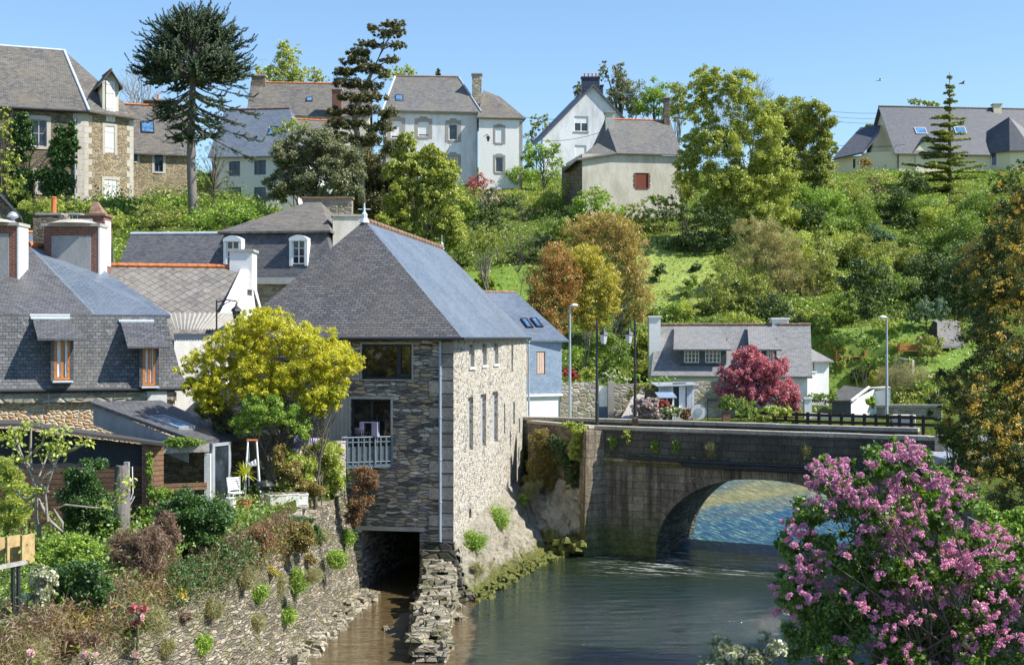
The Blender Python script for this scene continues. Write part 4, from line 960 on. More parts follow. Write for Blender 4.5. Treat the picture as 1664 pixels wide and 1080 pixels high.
# -- 7 old farmhouse below it
A = P(946,0,119.5); B = P(1104,0,121); fr = F(A, B, 0); W = fr.w; z0 = 19; za = zof(251,120); zr = zof(195,124)
h = thing('farmhouse', 'old grey-cream rendered farmhouse with slate roof, ridge chimney and small red-shuttered window', 'house', (A.x+5, 124, hz(A.x+5, 124)))
r1 = fr.rect(1033,281,1053,306); mb = MB(); wall(mb, fr, 0, W, z0, za, [r1], .15); wall(mb, fr.side(W), 0, 7, z0, za); mb.poly([fr.p(0,7,z0),fr.p(0,0,z0),fr.p(0,0,za),fr.p(0,7,za)]); mb.build('wall', M['old_render'], h)
k = MB(); k.fbox(fr, r1[0], r1[2], .05, .1, r1[1], r1[3]); q = k.build('shutter', M['red_paint'], h); s_ = MB()
for i in range(7):
    z_ = r1[1]+(r1[3]-r1[1])*i/7
    for a, b in ((r1[0]-.16-.06*(i%2), r1[0]), (r1[2], r1[2]+.16+.06*(i%2))): s_.fbox(fr, a, b, -.02, .05, z_+.01, z_+(r1[3]-r1[1])/7-.01)
s_.fbox(fr, r1[0], r1[2], -.03, .05, r1[1]-.1, r1[1]); s_.build('surround', M['brick'], q)
a0 = fr.hit(1003,196)[0]
L0, L1 = fr.p(-.5,-.25,za-.55), fr.p(3.1,-.25,za+.1); T0, T1 = fr.p(2.9,3.5,zr), fr.p(W+.2,3.5,zr); B1 = fr.p(W+.2,-.25,za+.1)
mb = MB(); mb.slab([L1,B1,T1,T0], .1); mb.slab([fr.p(W+.2,7.3,za), fr.p(2.9,7.3,za), T0, T1], .1); M_ = fr.p(2.0,2.6,zof(229,121)); mb.slab([L0,L1,M_], .1); mb.slab([L1,T0,M_], .1); mb.slab([fr.p(-1.2,2.5,za-1.25), L0, M_], .1); mb.slab([fr.p(-1.2,2.5,za-1.25), M_, fr.p(1.4,7.3,za-.9)], .1); mb.slab([M_, T0, fr.p(2.8,7.3,za), fr.p(1.4,7.3,za-.9)], .1); rf = mb.build('roof', M['slate_grey'], h)
ridge(rf, T0, T1, .1, 'terracotta'); mb = MB(); wall(mb, F(fr.p(-.9,4.5,0), fr.p(0,0,0)), 0, 4.6, z0, za-.7); mb.build('side_wall', M['dark_stone'], h)
c_ = fr.p(3.25,3.1,0); chimney(h, (c_.x,c_.y), .8, 1.3, zr-1.8, zof(182,122), 0, 'pale_surround'); c_ = fr.p(W-.2,3.4,0); chimney(h, (c_.x,c_.y), .5, .8, zr-1, zof(160,124), 0, 'dark_stone', pots=1, potm='concrete')
# -- 8 cream modern house, right
A = P(1458,0,148); B = P(1720,0,150); fr = F(A, B, 0); W = fr.w; z0 = 24; za = zof(243,148.5); zr = zof(175,153); Dp = 8.6
h = thing('modern_house', 'cream rendered modern house with large dark slate roof and skylights on the right hilltop', 'house', (A.x+8, 152, hz(A.x+8, 152)))
rc = [fr.rect(*q) for q in ((1496,249,1515,256),(1560,251,1574,256),(1611,248,1621,266),(1636,248,1664,262))]
mb = MB(); wall(mb, fr, 0, W, z0, za, rc, .12); mb.poly([fr.p(0,0,z0),fr.p(0,0,za),fr.p(0,Dp,za),fr.p(0,Dp,z0)][::-1]); mb.poly([fr.p(0,0,za),fr.p(0,Dp,za),fr.p(0,Dp/2,zr-.1)])
gx0, gx1 = fr.hit(1487,240)[0], fr.hit(1524,240)[0]; gp_ = zof(222,148)
mb.build('wall', M['cream_render'], h)
mb = MB(); mb.poly([fr.p(gx0,-.12,z0+2.5), fr.p(gx1,-.12,z0+2.5), fr.p(gx1,-.12,za-.1), fr.p((gx0+gx1)/2,-.12,gp_), fr.p(gx0,-.12,za-.1)]); gb = mb.build('dormer_gable', M['cream_render'], h); gb.hide_render = False
mb = MB(); gm_ = (gx0+gx1)/2; mb.slab([fr.p(gx0-.4,-.4,za-.35), fr.p(gm_,-.4,gp_+.15), fr.p(gm_,2.5,gp_+.15), fr.p(gx0-.4,1.0,za-.35)][::-1], .12); mb.slab([fr.p(gm_,-.4,gp_+.15), fr.p(gx1+.4,-.4,za-.35), fr.p(gx1+.4,1.0,za-.35), fr.p(gm_,2.5,gp_+.15)][::-1], .12); mb.build('dormer_roof', M['slate_modern'], gb)
for r in rc[:1]: 
    q = list(r); f2 = F(fr.p(0,-.26,0), fr.p(W,-.26,0)); window(h, f2, q, 'white_paint', 'glass', 2, 1, .06, .07)
for r in rc[1:]: window(h, fr, r, 'white_paint', 'glass', 2, 1, .1, .07)
rf, (a_, b_, c_, d_) = roof_u(h, fr, W, Dp, za, zr, 'slate_modern', .45, rid='black_metal')
for px, py in ((1496,213),(1560,212)): skylight(rf, planehit(px,py,a_,b_-a_,d_-a_), b_-a_, d_-a_, 1.3, 1.0, fm='zinc')
# left low wing
lw = F(P(1355,0,150.5), P(1400,0,149.5), 0); zw = zof(254,150)
mb = MB(); wall(mb, lw, 0, lw.w, z0, zw, [lw.rect(1385,257,1391,274)], .1); wall(mb, F(lw.p(lw.w,0,0), fr.p(0,0,0)), 0, F(lw.p(lw.w,0,0), fr.p(0,0,0)).w, z0, za-.25); mb.build('wing_wall', M['cream_render'], h); window(h, lw, lw.rect(1385,257,1391,274), 'white_paint', 'glass', 1, 1, .08, .06)
mb = MB(); p0 = P(1352,258,149.5); p1 = P(1402,247,148.8); p2 = P(1431,203,152.5); p3 = P(1398,207,153.5); mb.slab([p0,p1,p2,p3], .2); mb.slab([p1, P(1426,222,149.6), p2], .2); mb.build('wing_roof', M['slate_modern'], h)
ex = fr.hit(1600,243)[0]; c0 = fr.p(ex+4.3,-2.3,za-.2); tip = P(1640,190,149.5)
ring = [fr.p(ex+.0,.3,za-.3), fr.p(ex+1.9,-2.0,za-.3), fr.p(ex+4.3,-2.6,za-.3), fr.p(ex+7,-2.0,za-.3), fr.p(ex+8.6,.3,za-.3)]
mb = MB()
for a, b in zip(ring, ring[1:]): mb.slab([a, b, tip], .1)
mb.slab([ring[0], tip, tip+Vector((0,3,-.2)), fr.p(ex+0,3,za+1.5)][::-1], .1)
mb.build('turret_roof', M['slate_modern'], h)
mb = MB()
for a, b in zip(ring, ring[1:]): 
    a = a.lerp(fr.p(ex+4.3,1,za), .1); b = b.lerp(fr.p(ex+4.3,1,za), .1); mb.poly([Vector((a.x,a.y,z0)), Vector((b.x,b.y,z0)), Vector((b.x,b.y,za-.25)), Vector((a.x,a.y,za-.25))])
mb.build('bay_wall', M['cream_render'], h)
for px0, px1 in ((1611,1621),(1637,1650)):
    for a, b in zip(ring, ring[1:]):
        a = a.lerp(fr.p(ex+4.3,1,za), .1); b = b.lerp(fr.p(ex+4.3,1,za), .1); ff = F(a, b, 0)
        if ff.v.y <= 0: continue
        q = ff.rect(px0,248,px1,270)
        if q[0] > .05 and q[2] < ff.w-.05: window(h, F(ff.p(0,-.12,0), ff.p(1,-.12,0)), q, 'white_paint', 'glass', 1, 1, .08, .08); break
c_ = fr.p(fr.hit(1648,170)[0], 4.2, 0); chimney(h, (c_.x,c_.y), .9, .8, zr-1, zof(167,152), 0, 'cream_render')
mb = MB(); mb.tube([fr.p(.05,-.15,za-.2), fr.p(.05,-.15,z0+3)], .07, 6); mb.build('downpipe', M['black_metal'], h)
# small grey-roofed shed left of it
A = P(1294,0,150); B = P(1330,0,150); fr = F(A, B, 0); h = thing('garden_shed', 'tiny cream shed with a grey roof peeping out right of the round olive trees', 'shed', (A.x, 150, hz(A.x,150)))
z1 = zof(258,150); mb = MB(); wall(mb, fr, 0, fr.w, 25, z1); wall(mb, fr.side(), 0, 3, 25, z1); mb.build('wall', M['cream_render'], h); roof_u(h, fr, fr.w, 3, z1, z1+.9, 'slate_modern', .3, rid=None)

# -- 9 slate mansard house behind the near roofs
D0 = 74; A = P(338,0,75.5); B = P(545,0,74.5); fr = F(A, B, 0); W = fr.w; zc = zof(450,75); zb = zof(377,76.2); z0 = 6
h = thing('mansard_house', 'dark slate mansard house with white arched dormers behind the mill roof', 'house', (A.x+4, 78, hz(A.x+4, 78)))
mb = MB(); wall(mb, fr, .25, W-.2, z0, zc); wall(mb, fr.side(W-.2), 0, 8, z0, zc); mb.build('wall', M['gold_stone'], h); quoins(h, fr, .25, 1, z0, zc-.4, 'surround', .9, .7, .4); 
mb = MB(); mb.fbox(fr, 0, W, -.3, .1, zc-.4, zc-.02); mb.build('cornice', M['pale_surround'], h)
ins = .75; I = [fr.p(ins,ins,zb), fr.p(W-ins,ins,zb), fr.p(W-ins,8-ins,zb), fr.p(ins,8-ins,zb)]; O = [fr.p(-.25,-.3,zc), fr.p(W+.1,-.3,zc), fr.p(W+.1,8.2,zc), fr.p(-.25,8.2,zc)]
mb = MB()
for i in range(4): j = (i+1)%4; mb.poly([O[i],O[j],I[j],I[i]])
mb.build('mansard_roof', M['slate_dark'], h)
U = [fr.p(ins-.35,ins-.35,zb), fr.p(W-ins+.35,ins-.35,zb), fr.p(W-ins+.35,8-ins+.3,zb), fr.p(ins-.35,8-ins+.3,zb)]; K0 = P(497,329,79.5); K1 = K0+fr.u*.9
mb = MB(); mb.slab([U[0],U[1],K1,K0], .12); mb.slab([U[1],U[2],K1], .12); mb.slab([U[2],U[3],K0,K1], .12); mb.slab([U[3],U[0],K0], .12); mb.build('roof', M['slate_old'], h)
for px in (379, 486):
    a = fr.hit(px,400)[0]; r = [a-.36, zof(429,74.6), a+.36, zof(390,74.6)]; ff = F(fr.p(0,-.12,0), fr.p(W,-.12,0)); d = MB()
    d.fbox(ff, r[0]-.16, r[0], -.02, 1.0, r[1]-.1, r[3]+.05); d.fbox(ff, r[2], r[2]+.16, -.02, 1.0, r[1]-.1, r[3]+.05)
    n = 8; pts = [(a-.52+1.04*i/n, r[3]+.05+.18*math.sin(math.pi*i/n)) for i in range(n+1)]
    for (x0, y0), (x1, y1) in zip(pts, pts[1:]): d.hexa([ff.p(x0,-.1,r[3]-.04), ff.p(x1,-.1,r[3]-.04), ff.p(x1,1.3,r[3]-.04), ff.p(x0,1.3,r[3]-.04), ff.p(x0,-.1,y0+.06), ff.p(x1,-.1,y1+.06), ff.p(x1,1.3,y1+.06), ff.p(x0,1.3,y0+.06)])
    dd = d.build('dormer', M['white_paint'], h); window(dd, ff, r, 'white_paint', 'glass', 2, 3, .12, .06)
c_ = P(533,0,80.5); chimney(h, (c_.x,c_.y), 2.9, .8, zb+.2, zof(324,80.5), 0, 'grey_stone', 'terracotta_old', name='wide_chimney')
c_ = P(563,0,76.5); chimney(h, (c_.x,c_.y), 1.55, 1.1, zc, zof(353,76.5), .15, 'old_render', 'concrete', name='rendered_chimney')
# wing to the left
wg_ = F(P(180,0,78.5), P(346,0,78), 0); zt = zof(380,81.5); zc2 = zof(432,78)
mb = MB(); mb.slab([wg_.p(0,0,zc2-1.0), wg_.p(wg_.w,0,zc2-1.0), wg_.p(wg_.w,3.2,zt), wg_.p(0,3.2,zt)], .15); mb.slab([wg_.p(wg_.w,6.4,zc2-1), wg_.p(0,6.4,zc2-1), wg_.p(0,3.2,zt), wg_.p(wg_.w,3.2,zt)], .15); rr2 = mb.build('wing_roof', M['slate_dark'], h)
ridge(rr2, wg_.p(0,3.2,zt+.02), wg_.p(wg_.w,3.2,zt+.02), .1, 'zinc_pale', 2, 'zinc_ridge')
mb = MB(); wall(mb, wg_, 0, wg_.w, z0, zc2-1.1); mb.poly([wg_.p(.3,0,z0), wg_.p(.3,6.2,z0), wg_.p(.3,6.2,zc2-1), wg_.p(.3,3.2,zt-.1), wg_.p(.3,0,zc2-1)]); mb.build('wing_wall', M['white_render'], h)

# -- 10 slate-hung house behind the mill
A = P(842,0,70.6); B = P(913,0,71.8); fr = F(A, B, 0); W = fr.w; za = zof(552,71.3); zm = zof(640,71.3); z0 = 4
h = thing('slate_hung_house', 'small house clad in blue slates behind the right end of the mill', 'house', (1.5, 73, 4.8))
rr_ = [fr.rect(853,572,861,608), fr.rect(872,571,886,608)]
mb = MB(); wall(mb, fr, 0, W, zm, za, rr_, .12); wall(mb, fr.side(W), 0, 8, zm, za); mb.build('cladding', M['ardoise'], h)
mb = MB(); wall(mb, F(fr.p(0,.08,0), fr.p(W,.08,0)), 0, W-.05, z0, zm); wall(mb, fr.side(W-.08), 0, 8, z0, zm); mb.fbox(fr, -.05, W+.04, -.06, .1, zm-.12, zm); mb.build('lower_wall', M['clean_white'], h)
for r in rr_: window(h, fr, r, 'orange_wood', 'glass', 1, 1, .1, .05, blind=0, label=None); 
for r in rr_:
    b = MB(); n = 3
    for i in range(n): a = r[0]+.05+(r[2]-r[0]-.1)*i/n; b.fbox(fr, a+.008, a+(r[2]-r[0]-.1)/n-.008, .03, .07, r[1]+.05, r[3]-.05)
    b.build('shutter', M['pale_wood'], h)
E0, E1 = P(760,552,69.6), fr.p(W+.25,-.3,za-.02); T0, T1 = P(770,473.5,75), P(838,475,76.5); T0.z = T1.z
mb = MB(); mb.slab([E0,E1,T1,T0], .1); mb.slab([E1, fr.p(W+.25,8,za), T1], .1); rf = mb.build('roof', M['slate_blue'], h); ridge(rf, T0, T1, .09, 'terracotta_old')
for px, py in ((856,526),(872,525)): skylight(rf, planehit(px,py,E0,E1-E0,T1-E0), E1-E0, T1-E1-(E1-E0).normalized()*((T1-E1).dot((E1-E0).normalized())), .38, 1.1)

# -- 11 long low cottage across the road
A = P(1066,0,88.0); B = P(1312,0,86.2); fr = F(A, B, 0); W = fr.w; za = zof(604,87.2); zr = zof(528,91); z0 = 4; Dp = 7.2
h = thing('cottage', 'long low white cottage with slate roof, shed dormers and white chimneys across the road', 'house', (14, 90, 5))
mb = MB(); wall(mb, fr, 0, W, z0, za); wall(mb, fr.side(W), 0, Dp, z0, za); mb.poly([fr.p(0,Dp,z0),fr.p(0,0,z0),fr.p(0,0,za),fr.p(0,Dp,za)]); mb.build('wall', M['clean_white'], h); gabwall(h, fr, W, Dp, za, zr, 'clean_white')
rf, (a_, b_, c_, d_) = roof_u(h, fr, W, Dp, za, zr, 'slate_cottage', .3, 0, 0, .12)
def shed_dormer(x0, x1, wz, n):
    p0, p1 = fr.hit(x0,590)[0], fr.hit(x1,590)[0]; zt_ = zof(566,87.4); zb_ = zof(592,87.4); ff = F(fr.p(0,.35,0), fr.p(W,.35,0)); d = MB()
    hol = [ff.rect(*q) for q in wz]
    wall(d, ff, p0, p1, zb_, zt_, hol, .1); 
    for a in (p0, p1): d.poly([ff.p(a,0,zb_), ff.p(a,3.2,zb_+1.0), ff.p(a,3.2,zt_+1.0), ff.p(a,0,zt_)])
    o = d.build('dormer', M['slate_dark'], h)
    s_ = MB(); s_.slab([ff.p(p0-.35,-.35,zt_-.05), ff.p(p1+.35,-.35,zt_-.05), ff.p(p1-.6,2.9,zr-.08), ff.p(p0-.5,2.9,zr-.08)], .1); s_.build('dormer_roof', M['slate_cottage'], o)
    for q in hol: window(o, ff, q, 'white_paint', 'glass', 4, 3, .06, .05)
shed_dormer(1103, 1180, ((1112,567,1136,589),(1146,567,1171,589)), 2); shed_dormer(1226, 1262, ((1246,567,1258,587),), 1)
c_ = P(1063,0,90); chimney(h, (c_.x,c_.y), .75, .9, z0, zof(516,90), 0, 'white_paint', 'white_paint'); c_ = P(1266,0,90.5); chimney(h, (c_.x,c_.y), 1.1, .95, zr-.8, zof(519,90.5), 0, 'white_paint', 'white_paint')
# right lower wing with its white front
wf_ = F(P(1296,0,87.6), P(1347,0,88.2), 0); zw = zof(584,87.8); zwr = zof(546,91)
r1 = wf_.rect(1313,588,1325,603); mb = MB(); wall(mb, wf_, 0, wf_.w, z0, zw, [r1], .1); wall(mb, wf_.side(), 0, 6, z0, zw); mb.build('wing_wall', M['clean_white'], h); window(h, wf_, r1, 'white_paint', 'glass', 3, 3, .08, .05, sill='white_paint')
mb = MB(); mb.slab([wf_.p(-1.2,-.3,zw-.1), wf_.p(wf_.w+.2,-.3,zw-.1), wf_.p(wf_.w-1.3,3.2,zwr), wf_.p(-2,3.2,zwr)], .1); mb.slab([wf_.p(wf_.w+.2,-.3,zw-.1), wf_.p(wf_.w+.2,6.3,zw-.1), wf_.p(wf_.w-1.3,3.2,zwr)], .1); o = mb.build('wing_roof', M['slate_cottage'], h); ridge(o, wf_.p(-2,3.2,zwr), wf_.p(wf_.w-1.3,3.2,zwr), .08, 'terracotta')

# -- 12 white garage and front wall
A = P(1383,0,79.5); B = P(1421,0,81.5); fr = F(A, B, 0)
h = thing('garage', 'small white gabled garage with dark roof behind the wooden road fence', 'garage', (21, 81, 4.8))
zl = 4.4; g0, g1, g2 = P(1383,652,79.5), P(1421,630,81.5), P(1343,655,80.6)
mb = MB(); mb.poly([fr.p(0,0,zl), fr.p(fr.w,0,zl), fr.p(fr.w,0,zof(632,81.5)), fr.p(0,0,zof(652,79.5))]); ww = F(P(1421,0,81.5), P(1447,0,80.8), 0); mb.poly([ww.p(0,0,zl), ww.p(ww.w,0,zl), ww.p(ww.w,0,zof(631,81)), ww.p(0,0,zof(636,81))]); mb.build('wall', M['clean_white'], h)
mb = MB(); dfr = F(P(1352,0,83), P(1383,0,79.6), 0); mb.poly([dfr.p(0,0,zl), dfr.p(dfr.w,0,zl), dfr.p(dfr.w,0,zof(654,79.6)), dfr.p(0,0,zof(654,83))]); mb.build('garage_door', M['blue_paint'], h)
mb = MB(); mb.slab([P(1345,654,82.8)+Z*.1, P(1385,650,79.2), P(1411,631,82), P(1371,626,86)], .15); mb.build('roof', M['slate_grey'], h)
mb = MB(); mb.slab([P(1412,630,81.9), P(1448,629,80.6), P(1443,627,84), P(1411,629,84)], .12); mb.build('flat_roof', M['pale_surround'], h)
mb = MB(); mb.tube([P(1383,651,79.15), P(1412,629,81.7)], .09, 4); mb.build('bargeboard', M['white_paint'], h)
# dark barn on the right with pale roof
h = thing('barn', 'dark-gabled stone barn with pale slate roof half hidden by the golden tree on the right', 'barn', (30, 96, 8))
fr = F(P(1480,0,96), P(1523,0,91), 0); zl = 4; mb = MB(); mb.poly([fr.p(0,0,zl), fr.p(fr.w,0,zl), fr.p(fr.w,0,zof(524,91)), fr.p(fr.w*.86,0,zof(520,91)), fr.p(0,0,zof(585,96))])
f2 = F(P(1523,0,91), P(1570,0,93), 0); wall(mb, f2, 0, f2.w+4, zl, zof(560,92)); mb.build('wall', M['wet_or_shaded_rock'], h)
mb = MB(); mb.slab([P(1530,562,90.8), P(1620,562,94), P(1590,520,98), P(1514,520,94)], .15); mb.build('roof', M['slate_grey'], h)

# -- 13 lozenge-tiled house
D = 60; h = thing('tiled_house', 'house with a grey lozenge-tiled roof, red ridge and white gable end left of the mill', 'house', (-15, 62, 5))
E0, E1 = P(150,575,56.5), P(362,575,57.5); E1.z = E0.z; T0, T1 = P(176,432,62), P(402,436,63.5); T1.z = T0.z
f_ = F(E0, E1, 0)
mb = MB(); mb.slab([E0,E1,T1,T0], .12); mb.slab([E1+Vector((0,12,0)), E0+Vector((0,12,0)), T0, T1], .12); o = mb.build('roof', M['lozenge'], h)
ridge(o, T0+Z*.03, T1+Z*.03-(T1-T0)*.08, .12, 'terracotta', .42)
# corrugated lean-to strip
mb = MB(); n = 44
q0, q1 = P(272,514,57.2), P(392,514,58.6); r0, r1 = P(283,541,55.6), P(352,541,56.5); up_ = []; dn_ = []
for i in range(n+1): up_.append(q0.lerp(q1, i/n)+Z*(.04*math.sin(i*math.pi/1.5)+.16)); dn_.append(r0.lerp(r1, i/n)+Z*(.04*math.sin(i*math.pi/1.5)+.16))
mb.loft([dn_, up_]); mb.build('corrugated_roof', M['corrugated'], h)
mb = MB(); k = F(P(283,0,55.9), P(352,0,56.8), 0); wall(mb, k, 0, k.w, 3, zof(542,56)); mb.build('lean_to_wall', M['white_render'], h)
# gable end wall, rendered white, facing the river
mb = MB(); g0, g1, g2, g3 = P(357,590,56.8), P(425,470,66.5), T1+Vector((.05,0,.1)), P(398,470,64)
pf = P(352,535,57.0); pb = P(424,500,68.5)
def below(p, z=3.5): return Vector((p.x, p.y, z))
a = Vector((pf.x, pf.y, zof(548,57))); b = T1+Vector((.12,.1,.15)); c = Vector((pb.x, pb.y, zof(497,68.5)))
for dx, rev in ((0,0),(-.35,1)):
    q = [below(a)+Vector((dx,0,0)), below(c)+Vector((dx,0,0)), c+Vector((dx,0,0)), b+Vector((dx,0,0)), a+Vector((dx,0,0))]; mb.poly(q[::-1] if rev else q)
mb.poly([a+Vector((-.35,0,0)), a, b, b+Vector((-.35,0,0))]); mb.poly([b+Vector((-.35,0,0)), b, c, c+Vector((-.35,0,0))]); mb.poly([below(a)+Vector((-.35,0,0)), below(a), a, a+Vector((-.35,0,0))]); mb.build('gable_wall', M['clean_white'], h)
cc = chimney(h, (b.x-.35, b.y+.1), 1.05, 1.2, b.z-1.2, zof(410,63.5), 0, 'clean_white', 'concrete')
# wall lantern on bracket
lan = thing('street_lantern', 'old black street lantern hanging from a scrolled bracket before the white gable wall', 'lantern', P(355,520,53))
s0 = P(352,520,53.2); s1_ = P(352,487,53.2); s2_ = P(384,489,53.2)
mb = MB(); mb.tube([s0-Z*.4, s1_], .035, 6); mb.tube([s1_-Z*.1, s1_.lerp(s2_,.5)+Z*.02, s2_], .03, 6); mb.tube([s1_-Z*.45, s1_.lerp(s2_,.45)-Z*.12, s1_.lerp(s2_,.7)-Z*.02], .02, 5); mb.tube([s2_, s2_-Z*.2], .02, 5); mb.build('bracket', M['black_metal'], lan)
mb = MB(); mb.lathe(s2_-Z*.78, [(.10,0),(.17,.36),(.19,.40)], 6); mb.build('lamp_glass', M['glass'], lan); mb = MB(); mb.lathe(s2_-Z*.40, [(.23,0),(.20,.08),(.06,.2),(.03,.3)], 6); mb.tube([s2_-Z*.84, s2_-Z*.76], .12, 6); mb.build('hood', M['black_metal'], lan)

# -- 14 near-left mansard house
A = P(-90,0,47.6); B = P(300,0,50.2); fr = F(A, B, 0); W = fr.w; ze = 7.72; zbk = zof(514,51); z0 = 3
h = thing('near_house', 'near stone house with slate mansard, two orange-framed dormers and brick chimneys at the left edge', 'house', (-16, 51, 3.9))
mb = MB(); wall(mb, fr, 0, W-.35, z0, ze-.05); sdn = fr.side(W-.35); wall(mb, sdn, 0, 5, z0, ze-.05); mb.build('wall', M['ochre_stone'], h)
mb = MB(); mb.fbox(fr, 0, W-.3, -.14, -.005, ze-.42, ze-.1); mb.build('cornice', M['grey_stone'], h)
mb = MB(); mb.fbox(fr, W-1.35, W-.65, -.18, -.02, ze-.85, ze-.05); mb.build('corbel', M['white_render'], h)
ib = .55; dr = [(fr.hit(100,580)[0], 88, 114), (fr.hit(243,595)[0], 233, 253)]
lo0, lo1 = fr.p(0,-.17,ze), fr.p(W,-.17,ze); tp0 = fr.p(0,ib,zbk); tp1 = P(268,517,51.0); tp1.z = zbk
mb = MB(); rows = []
for j in range(7):
    t = j/6; bl_ = -.17+(ib+.28)*(t**.8); row = []
    for i in range(30):
        s = i/29; e = W+(tp1-fr.o).dot(fr.u)*0
        x = s*(W*(1-t)+((tp1-fr.o).dot(fr.u))*t); row.append(fr.p(x, bl_, ze+(zbk-ze)*t))
    rows.append(row)
mb.loft(rows); rt = rows
sr = []
for j in range(7): q = rt[j][-1]; sr.append([q, q+fr.v*4+fr.u*.4*(1-j/6)])
mb.loft(sr); mb.build('mansard_roof', M['mansard'], h)
gutter(h, fr.p(0,-.21,ze), fr.p(W,-.21,ze), .06, 'black_metal')
# upper roofs
zt = 13.28; V0 = fr.p(0,ib-.15,zbk+.06); V1 = P(153,512.5,50.6); V1.z = zbk+.06; V2 = P(277,518,50.9); V2.z = zbk+.06
K = P(6,408,54.5); K.z = zt; K2 = P(46,406,54.5); K2.z = zt+.02; K3 = P(122,411,57.5); K3.z = zt+.02; V4 = V2+Vector((-2.6,8.5,0)); K0 = Vector((K.x-6, K.y, zt))
mb = MB(); mb.slab([V0,V1,K2,K0], .12); 
mb.slab([V0+Vector((0,10,0)), V0, K0], .12); o = mb.build('front_roof', M['slate_dark'], h)
mb = MB(); mb.slab([V1,V2,K3,K2], .12); mb.slab([V2, V4, K3], .12); o2 = mb.build('upper_roof', M['slate_blue'], h); o2['label'] = 'bluer slates, sunlight put into their colour'  # sun-facing slope: its light is put into the slate colour
ridge(o2, K2+Z*.05, K3+Z*.05, .13, 'terracotta', .36)
wv = (K2-V1); uu = (V2-V1).normalized(); wv = wv-uu*wv.dot(uu); uv_ = (K3-V2)
sk0, sk1, sk2, sk3 = [planehit(x, y, V1, V2-V1, K3-V1)+Z*.16 for x, y in ((76,425),(90,424),(145,463),(124,465))]
mb = MB(); mb.slab([q+Z*.0 for q in (sk3, sk2, sk1, sk0)], .1); so_ = mb.build('skylight', M['dark_frame'], h)
mb = MB(); cen = (sk0+sk1+sk2+sk3)/4; mb.poly([cen+(q-cen)*.78+Z*.02 for q in (sk3,sk2,sk1,sk0)]); mb.build('pane', M['glass'], so_)
# dormers
for ci, (px0, px1, py0, py1, hx0, hx1) in enumerate(((88,114,549,617,70,118),(232,253,562,626,222,262))):
    dD = 48.6 if ci == 0 else 49.6
    ff = F(fr.p(0,-.30,0), fr.p(W,-.30,0)); r = ff.rect(px0,py0,px1,py1); d = MB()
    for s_, a in ((0, r[0]-.12), (1, r[2]+.0)):
        d.hexa([ff.p(a,0,r[1]-.06), ff.p(a+.12,0,r[1]-.06), ff.p(a+.12,.9,r[1]-.06), ff.p(a,.9,r[1]-.06), ff.p(a,0,r[3]+.05), ff.p(a+.12,0,r[3]+.05), ff.p(a+.12,1.4,r[3]+.7), ff.p(a,1.4,r[3]+.7)])
    o = d.build('dormer', M['slate_dark'], h)
    top_z = zof(517 if ci == 0 else 521, 50.5)-.02; d = MB()
    d.slab([ff.p(r[0]-.55,-.35,r[3]-.02), ff.p(r[2]+.5,-.35,r[3]-.02), ff.p(r[2]-.05,.88,top_z), ff.p(r[0]-.75,.88,top_z)], .07); d.build('dormer_roof', M['slate_dark'], o)
    d = MB(); d.slab([ff.p(r[0]-.8,.84,top_z+.02), ff.p(r[2]+.0,.84,top_z+.02), ff.p(r[2],1.2,top_z+.16), ff.p(r[0]-.85,1.2,top_z+.16)], .05); d.build('flashing', M['zinc_pale'], o)
    d = MB(); d.slab([ff.p(r[0]-.05,-.25,r[1]-.05), ff.p(r[2]+.12,-.25,r[1]-.05), ff.p(r[2]+.05,.2,r[1]-.01), ff.p(r[0],.2,r[1]-.01)], .04); d.build('sill', M['zinc_pale'], o)
    w_ = window(o, ff, r, 'orange_wood', 'glass', 2, 1, .06, .085)
    cu = MB(); 
    for k_ in (0, 1):
        x0 = r[0]+.1+(r[2]-r[0])*.5*k_; cu.loft([[ff.p(x0+i*.05, .055-.004*(i%2), z) for i in range(5)] for z in (r[1]+.1, r[3]-.1)])
    cu.build('curtain', M['cloth'], w_)
# chimneys
def big_chim(px0, px1, D, pytop, pybase, dep, ren_px=None, name='chimney'):
    c = P((px0+px1)/2, 0, D); wdt = (px1-px0)*D/FPX; z1 = zof(pytop, D); z0_ = zof(pybase, D)
    mb = MB(); mb.box((c.x, c.y, (z0_+z1)/2), (wdt, dep, z1-z0_)); o = mb.build(name, M['brick'], h)
    mb = MB(); mb.box((c.x-.0, c.y-dep/2-.012, (z0_+z1)/2-.1), (wdt*.72, .024, (z1-z0_)*.80)); mb.build('render_panel', M['grey_or_shaded_render'], o)  # front render greyed: its shade is put into the colour
    mb = MB(); mb.box((c.x+wdt/2+.02, c.y, (z0_+z1)/2), (.07, dep*1.02, (z1-z0_)*.97)); mb.build('render_flank', M['clean_white'], o)
    mb = MB(); mb.box((c.x, c.y, z1+.0), (wdt+.2, dep+.22, .12)); mb.lathe((c.x, c.y, z1+.06), [(wdt*.5,0),(wdt*.3,.14),(wdt*.12,.2)], 10); mb.build('cap', M['concrete'], o)
    return o, c, z1
o, c, z1 = big_chim(-62, 36, 52.2, 366, 475, 1.0)
mb = MB(); mb.lathe((c.x+.8, c.y, z1+.05), [(.08,0),(.08,.2),(.2,.24),(.22,.3),(.14,.42),(.02,.48)], 12); mb.build('cowl', M['zinc'], o)
o, c, z1 = big_chim(78, 166, 55.2, 367, 500, .95)
mb = MB(); 
for dx in (-.1,.1): mb.tube([(c.x+dx,c.y,z1+.1),(c.x+dx,c.y,z1+.45)], .02, 5)
mb.box((c.x,c.y,z1+.48), (.6,.5,.05)); mb.build('cowl', M['zinc'], o)
h2 = thing('chimney_stack', 'brick and render chimney stack with a terracotta slab cap behind the big grey chimney', 'chimney', (P(152,0,60).x, 60, 10))
